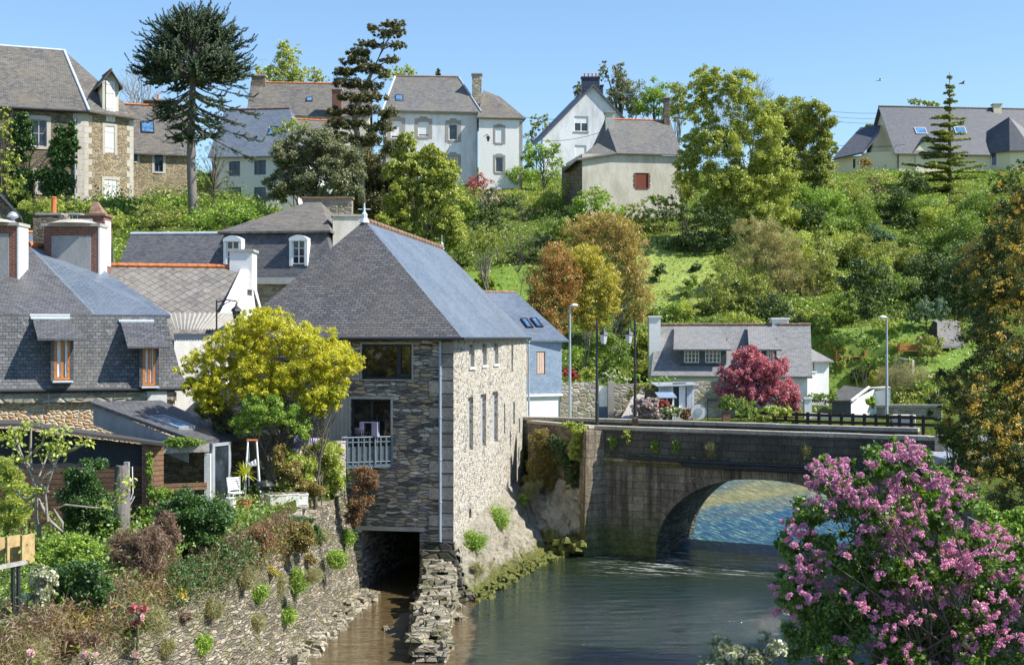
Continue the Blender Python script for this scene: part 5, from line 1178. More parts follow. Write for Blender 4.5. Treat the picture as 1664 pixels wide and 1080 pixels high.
c = P(152,0,60); z1 = zof(352,60); mb = MB(); mb.box((c.x,c.y,z1-2.6), (1.25,1.1,5.2)); mb.build('stack', M['brick'], h2); mb = MB(); mb.box((c.x-.15,c.y-.57,z1-.55), (.55,.03,.8)); mb.box((c.x+.63,c.y,z1-1.2), (.04,.8,2)); mb.build('render_panel', M['white_render'], h2)
mb = MB(); mb.box((c.x,c.y,z1+.04), (1.4,1.2,.1)); mb.hexa([(c.x-.1,c.y-.4,z1+.09),(c.x+.55,c.y-.4,z1+.09),(c.x+.55,c.y+.4,z1+.09),(c.x-.1,c.y+.4,z1+.09),(c.x+.0,c.y-.1,z1+.65),(c.x+.2,c.y-.1,z1+.65),(c.x+.2,c.y+.1,z1+.65),(c.x,c.y+.1,z1+.65)]); mb.build('cap', M['terracotta_old'], h2)
h2 = thing('chimney_stack', 'low weathered stone chimney with a flat slab and tall clay pot behind the near roofs', 'chimney', (P(84,0,62).x, 62, 10))
c = P(84,0,62); z1 = zof(350,62); mb = MB(); mb.box((c.x,c.y,z1-2), (1.4,.9,4)); mb.build('stack', M['dark_stone'], h2); mb = MB(); mb.box((c.x,c.y,z1+.03), (1.2,.95,.1)); mb.build('cap', M['concrete'], h2); mb = MB(); mb.lathe((c.x+.1,c.y,z1), [(.12,0),(.12,.75),(.15,.8),(.1,.85)], 8); mb.build('chimney_pot', M['terracotta'], h2)
# roof glimpsed between the chimneys and the gabled corner at far left
h2 = thing('back_house', 'house roof with a red ridge glimpsed between the brick chimneys', 'house', (P(110,0,66).x, 68, 6))
q = F(P(30,0,64), P(178,0,65), 0); zt_ = zof(378,67); mb = MB(); mb.slab([q.p(0,0,zt_-2.4), q.p(q.w,0,zt_-2.4), q.p(q.w,2.8,zt_), q.p(0,2.8,zt_)], .1); mb.slab([q.p(q.w,5.6,zt_-2.4), q.p(0,5.6,zt_-2.4), q.p(0,2.8,zt_), q.p(q.w,2.8,zt_)], .1); o = mb.build('roof', M['slate_blue'], h2); ridge(o, q.p(0,2.8,zt_), q.p(q.w,2.8,zt_), .1, 'terracotta')
mb = MB(); wall(mb, q, 0, q.w, 4, zt_-2.5); mb.poly([q.p(q.w-.1,0,4), q.p(q.w-.1,5.6,4), q.p(q.w-.1,5.6,zt_-2.4), q.p(q.w-.1,2.8,zt_-.1), q.p(q.w-.1,0,zt_-2.4)]); mb.build('wall', M['white_render'], h2)
h2 = thing('gable_house', 'brown stone gable corner with a dark sloping verge at the far left edge', 'house', (P(-20,0,84).x, 85, 12))
q = F(P(-60,0,83), P(27,0,84), 0); mb = MB(); mb.poly([q.p(0,0,8), q.p(q.w,0,8), q.p(q.w,0,zof(345,84)), q.p(q.w*.45,0,zof(296,84)), q.p(0,0,zof(315,84))]); mb.build('wall', M['dark_stone'], h2)
mb = MB(); mb.slab([q.p(q.w+.3,-.3,zof(352,84)), q.p(q.w+.3,7,zof(352,84)), q.p(q.w*.42,7,zof(290,84)), q.p(q.w*.42,-.3,zof(290,84))][::-1], .2); mb.build('roof', M['slate_modern'], h2)

# -- 15 glazed lean-to and sheds on the terrace
h = thing('lean_to', 'slate-roofed lean-to with grey end wall, skylight and glazed corner on the terrace', 'lean to', (-12, 45, 3.9))
r0, r1, r2, r3 = P(145,652,46.5), P(262,650,48.8), P(397,711,46.8), P(322,716,43.8)
rm = [r0, r3, r2, r1]
mb = MB(); mb.slab([r0, r3, r2, r1], .12); o = mb.build('roof', M['slate_dark'], h)
skylight(o, planehit(279,684,r0,r3-r0,r1-r0), r3-r0, r1-r0, 1.5, .75, off=-.03, fm='zinc')
mb = MB(); e0, e1 = r0-Z*.14, r3-Z*.14; b0 = Vector((e0.x,e0.y,3.8)); b1 = Vector((e1.x-.35,e1.y+.2,3.8)); mb.poly([e0+Vector((.1,.12,0)), Vector((e0.x+.1,e0.y+.12,zof(692,46))), Vector((b1.x,b1.y,zof(752,44))), Vector((b1.x,b1.y,e1.z+.05))][::-1]); mb.build('end_wall', M['grey_or_shaded_render'], h)
mb = MB(); pf_ = P(338,0,44.2); mb.box((pf_.x,pf_.y,4.85), (.2,.2,2.0)); mb.build('post', M['white_render'], h)
gl = F(P(346,0,44.3), P(372,0,45.0), 0); mb = MB(); zt_ = zof(722,44.5); mb.poly([gl.p(0,0,3.85), gl.p(gl.w,0,3.85), gl.p(gl.w,0,zt_), gl.p(0,0,zt_)]); g_ = mb.build('glass_screen', M['glass'], h)
mb = MB(); mb.fbox(gl, -.06, .06, -.04, .04, 3.85, zt_+.05); mb.fbox(gl, gl.w-.06, gl.w+.06, -.04, .04, 3.85, zt_+.05); mb.fbox(gl, .06, gl.w-.06, -.04, .04, zt_-.05, zt_+.05); mb.build('screen_frame', M['grey_metal'], h)
# dim interior behind the open veranda
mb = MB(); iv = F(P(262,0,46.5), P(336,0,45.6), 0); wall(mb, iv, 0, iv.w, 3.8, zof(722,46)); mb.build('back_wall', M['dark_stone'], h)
mb = MB(); hr = F(P(266,0,43.6), P(336,0,44.1), 0); mb.fbox(hr, 0, hr.w, -.04, .04, zof(796,43.8), zof(785,43.8)); mb.build('handrail', M['brown_wood'], h)
mb = MB(); vg = F(P(264,0,43.6), P(340,0,44.1), 0); mb.fbox(vg, 0, vg.w, -.05, .05, zof(735,43.8), zof(722,43.8)); mb.build('beam', M['grey_wood'], h)
# timber shed
h = thing('timber_shed', 'long dark timber shed with a sagging felt roof among the terrace shrubs', 'shed', (-15, 42, 3.9))
fr = F(P(-70,0,41), P(232,0,42.4), 0); za = zof(727,42.3); mb = MB(); wall(mb, fr, 0, fr.w, 3.7, 5.6); mb.build('plank_wall', M['dark_wood'], h)
mb = MB(); zl_, zr_ = zof(694,41), zof(722,42.4); mb.poly([fr.p(0,.02,5.6), fr.p(fr.w,.02,5.6), fr.p(fr.w,.02,zr_), fr.p(fr.w*.3,.02,zof(697,41.3)), fr.p(0,.02,zl_)]); mb.build('felt_wall', plaster('shed_felt', (.035,.037,.045), (.02,.02,.03), .5, 3), h)
q0, q1 = P(-70,688,40.6), P(30,688,41.0); q2 = P(150,705,41.7); q3 = P(268,720,42.2); bk = [P(-70,680,45.5), P(30,682,45.5), P(150,700,45.3), P(262,716,45)]
mb = MB()
fro = [q0,q1,q2,q3]
for i in range(3): mb.slab([fro[i], fro[i+1], bk[i+1], bk[i]], .09)
mb.build('roof', M['felt'], h)
mb = MB(); f3 = F(P(232,0,42.4), P(240,0,42.4), 0); mb.fbox(f3, -.0, .22, -.1, .2, 3.7, zof(724,42.4)); mb.build('brick_pier', M['brick'], h)
mb = MB(); f3 = F(P(243,0,42.5), P(266,0,42.8), 0); mb.fbox(f3, 0, f3.w, 0, .08, 3.7, zof(724,42.6)); mb.build('plank_panel', M['brown_wood'], h)
# ---------------------------------------------------------------- plants
nrg = np.random.default_rng(7)
def leaf_mesh(name, pts, size, mat, parent, up=.35, aspect=.55, out=None, jit=.35):
    n = len(pts)
    nrm = nrg.normal(size=(n,3)); nrm /= np.linalg.norm(nrm, axis=1)[:,None]
    nrm[:,2] = nrm[:,2]+up
    if out is not None: nrm += out*.6
    nrm /= np.linalg.norm(nrm, axis=1)[:,None]+1e-9
    t = nrg.normal(size=(n,3)); a = np.cross(nrm, t); a /= np.linalg.norm(a, axis=1)[:,None]+1e-9
    b = np.cross(nrm, a); s = size*(1+jit*nrg.uniform(-1,1,(n,1)))
    a = a*s*.5; b = b*s*.5*aspect
    k = nrm*s*.10
    V = np.stack([pts-a-k*0, pts+b-a*.1+k, pts+a, pts-b-a*.1+k], 1).reshape(-1,3)
    Fq = np.arange(4*n).reshape(-1,4)
    return np_mesh(name, V, Fq, mat, parent)
def ell_blobs(ells, D, thick, br, k=1.0, rngx=None):
    """ells: photo-pixel ellipses (cx,cy,rx,ry[,dD]); returns clump centres and radii in metres"""
    Cn, Rd = [], []
    for e in ells:
        cx, cy, rx, ry = e[:4]; De = D+(e[4] if len(e) > 4 else 0); s = De/FPX; c = np.array(P(cx, cy, De))
        a, b = rx*s, ry*s; th = thick if thick else min(a, b*1.3)*.9
        r = br*max(.25, min(a, b)); n = int(max(5, k*1.5*(a*b)/(r*r)))
        n = min(n, 420)
        d = nrg.normal(size=(n,3)); d /= np.linalg.norm(d, axis=1)[:,None]; d *= nrg.uniform(0,1,(n,1))**(1/2.4)
        sc = np.array([max(.05,a-r*.7), max(.05,th-r*.5), max(.05,b-r*.7)]); Cn.append(c+d*sc); Rd.append(r*nrg.uniform(.6,1.25,n))
    return np.concatenate(Cn), np.concatenate(Rd)
def clump_pts(Cn, Rd, n, tight=.2, low=.35):
    w_ = Rd**2; w_ = w_/w_.sum(); nt = max(1, n//9); idx = nrg.choice(len(Cn), nt, p=w_)
    d = nrg.normal(size=(nt,3)); d /= np.linalg.norm(d, axis=1)[:,None]; d[:,2] = np.where(d[:,2] < -low, -d[:,2]*.6, d[:,2])
    tip = Cn[idx]+d*(Rd[idx][:,None])*nrg.uniform(.45,1.1,(nt,1))
    j = nrg.integers(0, nt, n); p = tip[j]+nrg.normal(size=(n,3))*(Rd[idx[j]][:,None]*tight)
    return p, d[j]
def limbs(mb, base, Cn, Rd, r0, nl, stems=1, rg=None, spread=.35, droop=0, wig=.06):
    rg = rg or random.Random(3); base = Vector(base); zmin, zmax = Cn[:,2].min(), Cn[:,2].max(); ctr = Vector(Cn.mean(0)); top = Vector(Cn[Cn[:,2].argmax()])
    Hh_ = zmax-base.z; tr = []
    for s in range(stems):
        if stems == 1: tgt = Vector((ctr.x, ctr.y, zmax-Rd.mean()*.5)); b = base
        else:
            tgt = Vector(Cn[rg.randrange(len(Cn))]); tgt.z = zmax-rg.random()*.35*Hh_; b = base+Vector((rg.uniform(-1,1)*spread, rg.uniform(-1,1)*spread, 0))
        pts = []; n = 9
        for i in range(n+1):
            t = i/n; p = b.lerp(Vector((b.x+(tgt.x-b.x)*t, b.y+(tgt.y-b.y)*t, tgt.z)), t); p += Vector((rg.uniform(-1,1), rg.uniform(-1,1), 0))*wig*Hh_*.35*(t > 0)
            pts.append(p)
        rs = [r0*(1-.86*(i/n))/(1 if stems == 1 else stems**.4) for i in range(n+1)]
        mb.tube(pts, rs, 7); tr.append((pts, rs))
    for _ in range(nl):
        i = rg.randrange(len(Cn)); c = Vector(Cn[i]); pts, rs = tr[rg.randrange(len(tr))]
        zt = base.z+(c.z-base.z)*rg.uniform(.35,.75); k = 0
        while k < len(pts)-2 and pts[k+1].z < zt: k += 1
        p0 = pts[k]; r = rs[k]*.5; m = p0.lerp(c, .5)+Vector((rg.uniform(-.15,.15), rg.uniform(-.15,.15), .12))*(c-p0).length*.6
        q = []
        for j in range(6): t = j/5; q.append(p0*(1-t)**2+m*2*t*(1-t)+c*t*t)
        mb.tube(q, [r*(1-.85*j/5) for j in range(6)], 5, 0, False)
def plant(name, label, cat, D, ells, kind, base=None, group=None, n=None, thick=None, k=1.0, stems=None, nl=None, zb=None, cover=None, br=None, r0=None, stuff=False, auto=True):
    K = KIND[kind]
    if base is None and 82 < D < 145 and auto:
        e = max(ells, key=lambda e: e[1]+e[3]); yy = e[1]+e[3]*.85; d = 82.
        while d < 150:
            xx = (e[0]-CX)*d/FPX
            if 545-(hz(xx, d)-9.7)*2200/d <= yy: break
            d += .5
        if d < 149: D = d
    br = br or K.get('br', .3); Cn, Rd = ell_blobs(ells, D, thick, br, k)
    area = sum(math.pi*e[2]*e[3] for e in ells)*(D/FPX)**2; ls = K['ls']*max(1, D/ K.get('Dref', 60))**.6
    n = int(n*1.5) if n else int(min(60000, 1.7* max(1, (cover or K.get('cover', 2.6))*area/(ls*ls*.5)*K.get('dens', 1.0)))); n = max(900, n)
    ls *= .72; n = int(n*1.35)
    pts, out = clump_pts(Cn, Rd, n, K.get('tight', .30))
    if base is not None:
        b = P(base[0], base[1], D) if base[1] else grounded(base[0], D)
        if zb is not None: b.z = zb
    else:
        i = Cn[:,2].argmin(); b = Vector((Cn[:,0].mean(), Cn[:,1].mean(), 0)); b.z = min(Cn[:,2].min(), hz(b.x, b.y)) if D > 52 else Cn[:,2].min()-.4
        if zb is not None: b.z = zb
    t = thing(name, label, cat, b, group)
    rg = random.Random(hash(label) % 9999 if False else len(label)*31+int(D*7)+int(ells[0][0]))
    Hh_ = Cn[:,2].max()-b.z; mb = MB(); st = stems or K.get('stems', 1)
    limbs(mb, b, Cn, Rd, r0 or K.get('r0', .022)*Hh_, nl if nl is not None else min(len(Cn), K.get('nl', 14)), st, rg, K.get('spread', .3)*max(1, Hh_*.08))
    mb.build('trunk' if st == 1 else 'stems', M[K.get('bark', 'bark')], t, True, uv=False)
    leaf_mesh('foliage' if K.get('leaf', 1) else 'twigs', pts, ls, M[K['m']], t, K.get('up', .4), K.get('asp', .55), out*K.get('outw', .5))
    if K.get('bl'):
        m2, s2, frac = K['bl']; q, o2 = clump_pts(Cn, Rd*1.06, int(n*frac), .12); leaf_mesh('blossom', q, s2*max(1, D/60)**.6, M[m2], t, .3, .9)
    return t
LM = dict(bigtree=[(.20,.26,.04),(.38,.43,.08),(.54,.56,.15)], amber2=[(.42,.27,.05),(.70,.46,.09),(.24,.24,.05)],
 green=[(.08,.15,.02),(.18,.28,.04),(.32,.42,.07)], bright=[(.13,.24,.025),(.25,.39,.045),(.40,.52,.08)], lime=[(.25,.32,.05),(.40,.47,.08),(.54,.57,.15)],
 olive=[(.15,.19,.04),(.30,.34,.07),(.45,.47,.12)], dark=[(.03,.065,.016),(.07,.12,.025),(.16,.22,.045)], grey=[(.09,.11,.055),(.20,.22,.12),(.34,.34,.21)],
 cedar=[(.05,.07,.03),(.15,.15,.055),(.30,.25,.10)], araucaria=[(.02,.045,.016),(.05,.085,.03),(.11,.15,.055)], fir=[(.12,.16,.05),(.24,.28,.08),(.36,.40,.13)],
 yellow=[(.34,.34,.02),(.58,.56,.03),(.74,.70,.07)], yolk=[(.24,.30,.02),(.48,.50,.03),(.66,.64,.06)], gold=[(.34,.34,.05),(.52,.46,.07),(.62,.52,.10)], copper=[(.20,.10,.03),(.36,.15,.04),(.30,.22,.05)], rust=[(.32,.14,.05),(.48,.23,.07),(.36,.36,.09)],
 orange=[(.42,.27,.10),(.50,.36,.13),(.34,.36,.10)], magenta=[(.34,.06,.13),(.58,.17,.27),(.70,.36,.46)], red=[(.30,.02,.02),(.45,.04,.04),(.25,.05,.03)], pinkred=[(.40,.07,.10),(.55,.14,.16),(.30,.12,.08)],
 lilac=[(.48,.15,.44),(.68,.29,.62),(.84,.56,.80)], lilacpale=[(.48,.34,.52),(.62,.46,.62),(.70,.60,.68)], white=[(.55,.58,.48),(.75,.75,.68),(.80,.80,.76)], blue=[(.06,.11,.07),(.12,.20,.13),(.20,.29,.20)],
 twig=[(.16,.13,.09),(.24,.20,.14),(.32,.27,.20)], brown=[(.13,.075,.045),(.23,.14,.09),(.30,.20,.13)], reddry=[(.20,.08,.05),(.30,.14,.08),(.22,.20,.06)], mixed=[(.16,.18,.04),(.30,.26,.06),(.30,.14,.06)], bronze=[(.035,.06,.015),(.09,.12,.025),(.20,.23,.05)], amber=[(.50,.30,.04),(.72,.48,.09),(.36,.20,.04)],
 ivy=[(.02,.06,.012),(.05,.13,.02),(.12,.22,.04)], yflower=[(.60,.42,.02),(.75,.55,.03)], palegrass=[(.28,.25,.13),(.40,.36,.20),(.20,.24,.08)], oliveb=[(.24,.22,.09),(.38,.34,.14),(.50,.45,.22)], pinkw=[(.65,.35,.45),(.75,.60,.65)], lichen=[(.10,.10,.05),(.2,.19,.11),(.3,.27,.18)])
for k_, v_ in LM.items(): M['L_'+k_] = leafmat('leaf_'+k_, v_, .16 if k_ in ('twig','brown','cedar','araucaria','dark','lichen') else .32, hue=.14)
KIND = dict(
 tree=dict(m='L_green', ls=.20, br=.26), lighttree=dict(m='L_lime', ls=.19, br=.2, tight=.3, cover=1.9, nl=26, stems=3, r0=.012), bright=dict(m='L_bright', ls=.18, br=.27), bush=dict(m='L_green', ls=.15, br=.3, stems=4, r0=.02, nl=8),
 brightbush=dict(m='L_bright', ls=.15, br=.3, stems=4, r0=.02, nl=8), limebush=dict(m='L_lime', ls=.14, br=.3, stems=4, r0=.02, nl=8), darkbush=dict(m='L_dark', ls=.15, br=.28, stems=4, r0=.02, nl=8, cover=3), olivebush=dict(m='L_olive', ls=.15, br=.28, stems=4, r0=.02, nl=10),
 olive=dict(m='L_olive', ls=.17, br=.22, stems=3, nl=22, r0=.014), holm=dict(m='L_grey', ls=.17, br=.22, cover=3, nl=14), dark=dict(m='L_dark', ls=.18, br=.26, cover=3), roundolive=dict(m='L_olive', ls=.17, br=.2, cover=3.4, nl=16),
 twiggy=dict(m='L_oliveb', ls=.20, br=.17, tight=.5, cover=1.6, asp=.14, stems=6, nl=46, r0=.010, bark='bark_pale', leaf=0), twigleaf=dict(m='L_olive', ls=.15, br=.18, tight=.35, cover=1.5, stems=5, nl=40, r0=.011, bark='bark_pale'),
 feather=dict(m='L_lichen', ls=.26, br=.14, tight=.5, cover=1.4, asp=.1, nl=46, r0=.014), rust=dict(m='L_rust', ls=.13, br=.12, tight=.7, cover=1.7, stems=9, nl=26, r0=.009, bark='bark_pale'), goldt=dict(m='L_gold', ls=.13, br=.12, tight=.6, cover=2.2, stems=7, nl=26, r0=.009, bark='bark_pale'),
 coppert=dict(m='L_orange', ls=.13, br=.12, tight=.7, cover=1.7, stems=6, nl=34, r0=.010, bark='bark_pale'), magenta=dict(m='L_magenta', ls=.13, br=.14, cover=2.8, stems=4, nl=40, r0=.016, tight=.5), red=dict(m='L_red', ls=.13, br=.3, stems=4, nl=6), pinkred=dict(m='L_pinkred', ls=.15, br=.22, stems=4, nl=12, cover=1.8),
 rhodo=dict(m='L_green', ls=.14, br=.3, stems=4, nl=6, bl=('L_lilacpale', .16, .8)), whitebush=dict(m='L_green', ls=.13, br=.28, stems=4, nl=8, bl=('L_white', .11, .55)), pinkwhite=dict(m='L_grey', ls=.11, br=.25, stems=5, nl=14, cover=1.0, bl=('L_lilacpale', .12, 1.8)), bluebush=dict(m='L_blue', ls=.15, br=.24, cover=3, nl=12),
 cedar=dict(m='L_cedar', ls=.22, br=.3, cover=2.6, up=.6, asp=.3, nl=40, tight=.5), yellowacer=dict(m='L_yellow', ls=.085, br=.13, up=1.0, cover=3.2, nl=60, stems=4, r0=.012, Dref=200, tight=.5), yellowlow=dict(m='L_yolk', ls=.09, br=.16, up=.8, cover=3, Dref=200, stems=4, nl=20), greensoft=dict(m='L_bright', ls=.08, br=.2, Dref=200, stems=5, nl=20, tight=.3, cover=2.6),
 ivyfar=dict(m='L_ivy', ls=.2, br=.25, cover=4, up=-.1, stems=3, nl=8), limetree=dict(m='L_bigtree', ls=.17, br=.17, tight=.34, cover=2.2, nl=26, stems=3, r0=.012), ivy=dict(m='L_ivy', ls=.10, br=.3, cover=3.4, Dref=200, stems=3, nl=8, tight=.3), nearbush=dict(m='L_bright', ls=.085, br=.24, cover=2.8, Dref=200, stems=4, nl=16, tight=.3), brownscrub=dict(m='L_brown', ls=.17, br=.2, asp=.1, cover=2.2, Dref=200, stems=10, nl=50, r0=.008, tight=.55, bark='bark', leaf=0),
 creeper=dict(m='L_lime', ls=.10, br=.25, cover=3.2, Dref=200, stems=4, nl=10, tight=.35), reddry=dict(m='L_reddry', ls=.11, br=.2, cover=2.0, asp=.3, Dref=200, stems=7, nl=26, r0=.008, tight=.5), mixed=dict(m='L_mixed', ls=.10, br=.24, cover=2.6, Dref=200, stems=6, nl=20, tight=.4), darknear=dict(m='L_dark', ls=.10, br=.25, cover=3, Dref=200, stems=4, nl=12, tight=.3),
 yflower=dict(m='L_olive', ls=.07, br=.3, cover=.9, Dref=200, stems=7, nl=10, r0=.008, bl=('L_yflower', .07, .8)), wflower=dict(m='L_grey', ls=.07, br=.3, cover=1.6, Dref=200, stems=5, nl=8, bl=('L_white', .06, .8)), tuft=dict(m='L_palegrass', ls=.34, br=.3, asp=.05, cover=1.6, Dref=200, stems=8, nl=4, r0=.006, tight=.9, up=-.3, leaf=1), greentuft=dict(m='L_bright', ls=.22, br=.3, asp=.14, cover=2.0, Dref=200, stems=6, nl=4, r0=.006, tight=1.2),
 bamboo=dict(m='L_lime', ls=.16, br=.22, asp=.15, cover=2.6, Dref=200, stems=9, nl=16, r0=.006, tight=.35, up=-.2))

def setmat(t, part, mat):
    for ch in C.objects:
        if ch.parent == t and ch.name.split('.')[0] == part: ch.data.materials[0] = M[mat]
# ---------------------------------------------------------------- planting, back to front
# -- behind the houses on the skyline
plant('birch', 'pale green birch rising behind the long house roof', 'tree', 150, [(470,92,24,34),(455,118,34,26),(484,122,24,22)], 'limetree', (468,0), r0=.012, cover=4)
plant('birch', 'small rounded light green birch just right of the tall birch', 'tree', 152, [(510,122,18,18),(522,132,16,14)], 'limetree', (512,0))
plant('tree', 'low greenery showing above the roofs left of the tall birch', 'tree', 156, [(428,122,18,16)], 'lighttree', (428,0))
plant('tree', 'pale feathery treetop rising left of the mansion roof', 'tree', 158, [(640,122,22,16),(662,118,16,16)], 'lighttree', (648,0))
plant('fir', 'tiny dark fir tip poking above the mansion ridge', 'tree', 160, [(712,120,5,8),(712,130,9,8)], 'dark', (712,0))
plant('tree', 'sparse dark leafy tree between the mansion and the gabled house', 'tree', 152, [(868,205,12,22),(885,200,12,20),(862,225,14,20),(893,225,12,22)], 'olive', (876,0))
plant('eucalyptus', 'tall greyish eucalyptus right of the navy chimneys', 'tree', 160, [(1008,128,18,28),(1022,155,30,36),(1000,162,22,24),(981,118,10,20),(1030,180,24,16)], 'holm', (1008,0), cover=4)
plant('tree', 'small grey treetop left of the navy chimneys', 'tree', 160, [(939,150,10,18)], 'holm', (939,0))
plant('maple', 'fresh green maple behind the farmhouse roof', 'tree', 146, [(1065,152,30,26),(1048,175,24,20),(1082,178,28,20)], 'bright', (1065,0), cover=5)
plant('tree', 'olive green tree right of the fresh green maple', 'tree', 142, [(1100,150,22,24),(1105,180,22,28)], 'olive', (1102,0), cover=4)
plant('tree', 'leafy treetop peeping over the modern house ridge', 'tree', 164, [(1492,166,22,7),(1515,170,16,6)], 'lighttree', (1495,0))
plant('tree', 'small shrub top left of the modern house roof', 'shrub', 158, [(1430,195,6,9),(1412,205,8,4)], 'lighttree', (1430,0))
# bare trees
def bare_tree(name, label, px, D, top, wpx, dens=6, mat='bark_pale', seed=1, r0=.16, zb=None):
    rg = random.Random(seed); b = grounded(px, D); Hh_ = zof(top, D)-b.z; t = thing(name, label, 'tree', b); mb = MB(); wd = wpx*D/FPX/2
    def br(p, d, L, r, lv):
        q = [p]; dd = d.copy()
        for i in range(4):
            dd = (dd+Vector((rg.uniform(-1,1), rg.uniform(-1,1), rg.uniform(-.3,.6)))*.22).normalized(); q.append(q[-1]+dd*L/4)
        mb.tube(q, [max(.012, r*(1-.5*i/4)) for i in range(5)], 5 if lv < 2 else 3, 0, False)
        if lv >= 5: return
        for k in range(rg.choice((3,4)) if lv < 4 else 4):
            e = q[rg.choice((2,3,4,4))]; a = rg.uniform(.35,.8); ax = Vector((rg.uniform(-1,1), rg.uniform(-1,1), rg.uniform(-.2,.2))).normalized()
            br(e, (dd+ax*a).normalized(), L*rg.uniform(.6,.78), r*.55, lv+1)
    for k in range(3): br(b+Vector((k*.3,0,0)), Vector((rg.uniform(-.5,.5)*wd/Hh_*1.6, rg.uniform(-.3,.3), 1)).normalized(), Hh_*.36, r0, 1)
    mb.build('branches', M[mat], t, True, uv=False); return t
bare_tree('bare_tree', 'wide leafless tree behind the roofs left of the monkey puzzle', 218, 128, 88, 130, seed=4)
bare_tree('bare_tree', 'leafless treetop above the big light green tree on the ridge', 1212, 146, 105, 70, seed=9, r0=.12)

# -- left hill
plant('ivy', 'mass of dark ivy climbing the left part of the tall stone house', 'ivy', 97.3, [(35,230,22,55),(30,290,30,40),(100,250,22,45),(90,295,34,34),(118,235,12,45),(20,330,30,20)], 'ivyfar', (40,0), thick=.3, n=22000)
plant('tree', 'light green tree at the far left edge before the ivy-covered house', 'tree', 93, [(8,200,16,34),(12,260,22,36),(25,310,34,24)], 'lighttree', (5,0))
plant('shrub', 'yellow-green shrubs under the white-shuttered facade', 'shrub', 88, [(110,335,60,18),(70,340,40,20),(175,355,34,20),(45,335,20,14)], 'limebush', thick=2)
plant('shrub', 'wide dense green shrub on the slope left of the mansard roof', 'shrub', 84, [(370,352,62,26),(330,360,40,18),(415,350,26,22)], 'brightbush', thick=3)
plant('shrub', 'brownish green rough scrub between the stone house and dense shrub', 'shrub', 87, [(255,352,44,24),(230,340,18,16)], 'olivebush', thick=3)
plant('shrub', 'dark green clump at the foot of the monkey puzzle trunk', 'shrub', 94, [(285,330,30,12),(330,328,24,10),(270,345,22,10)], 'brightbush')
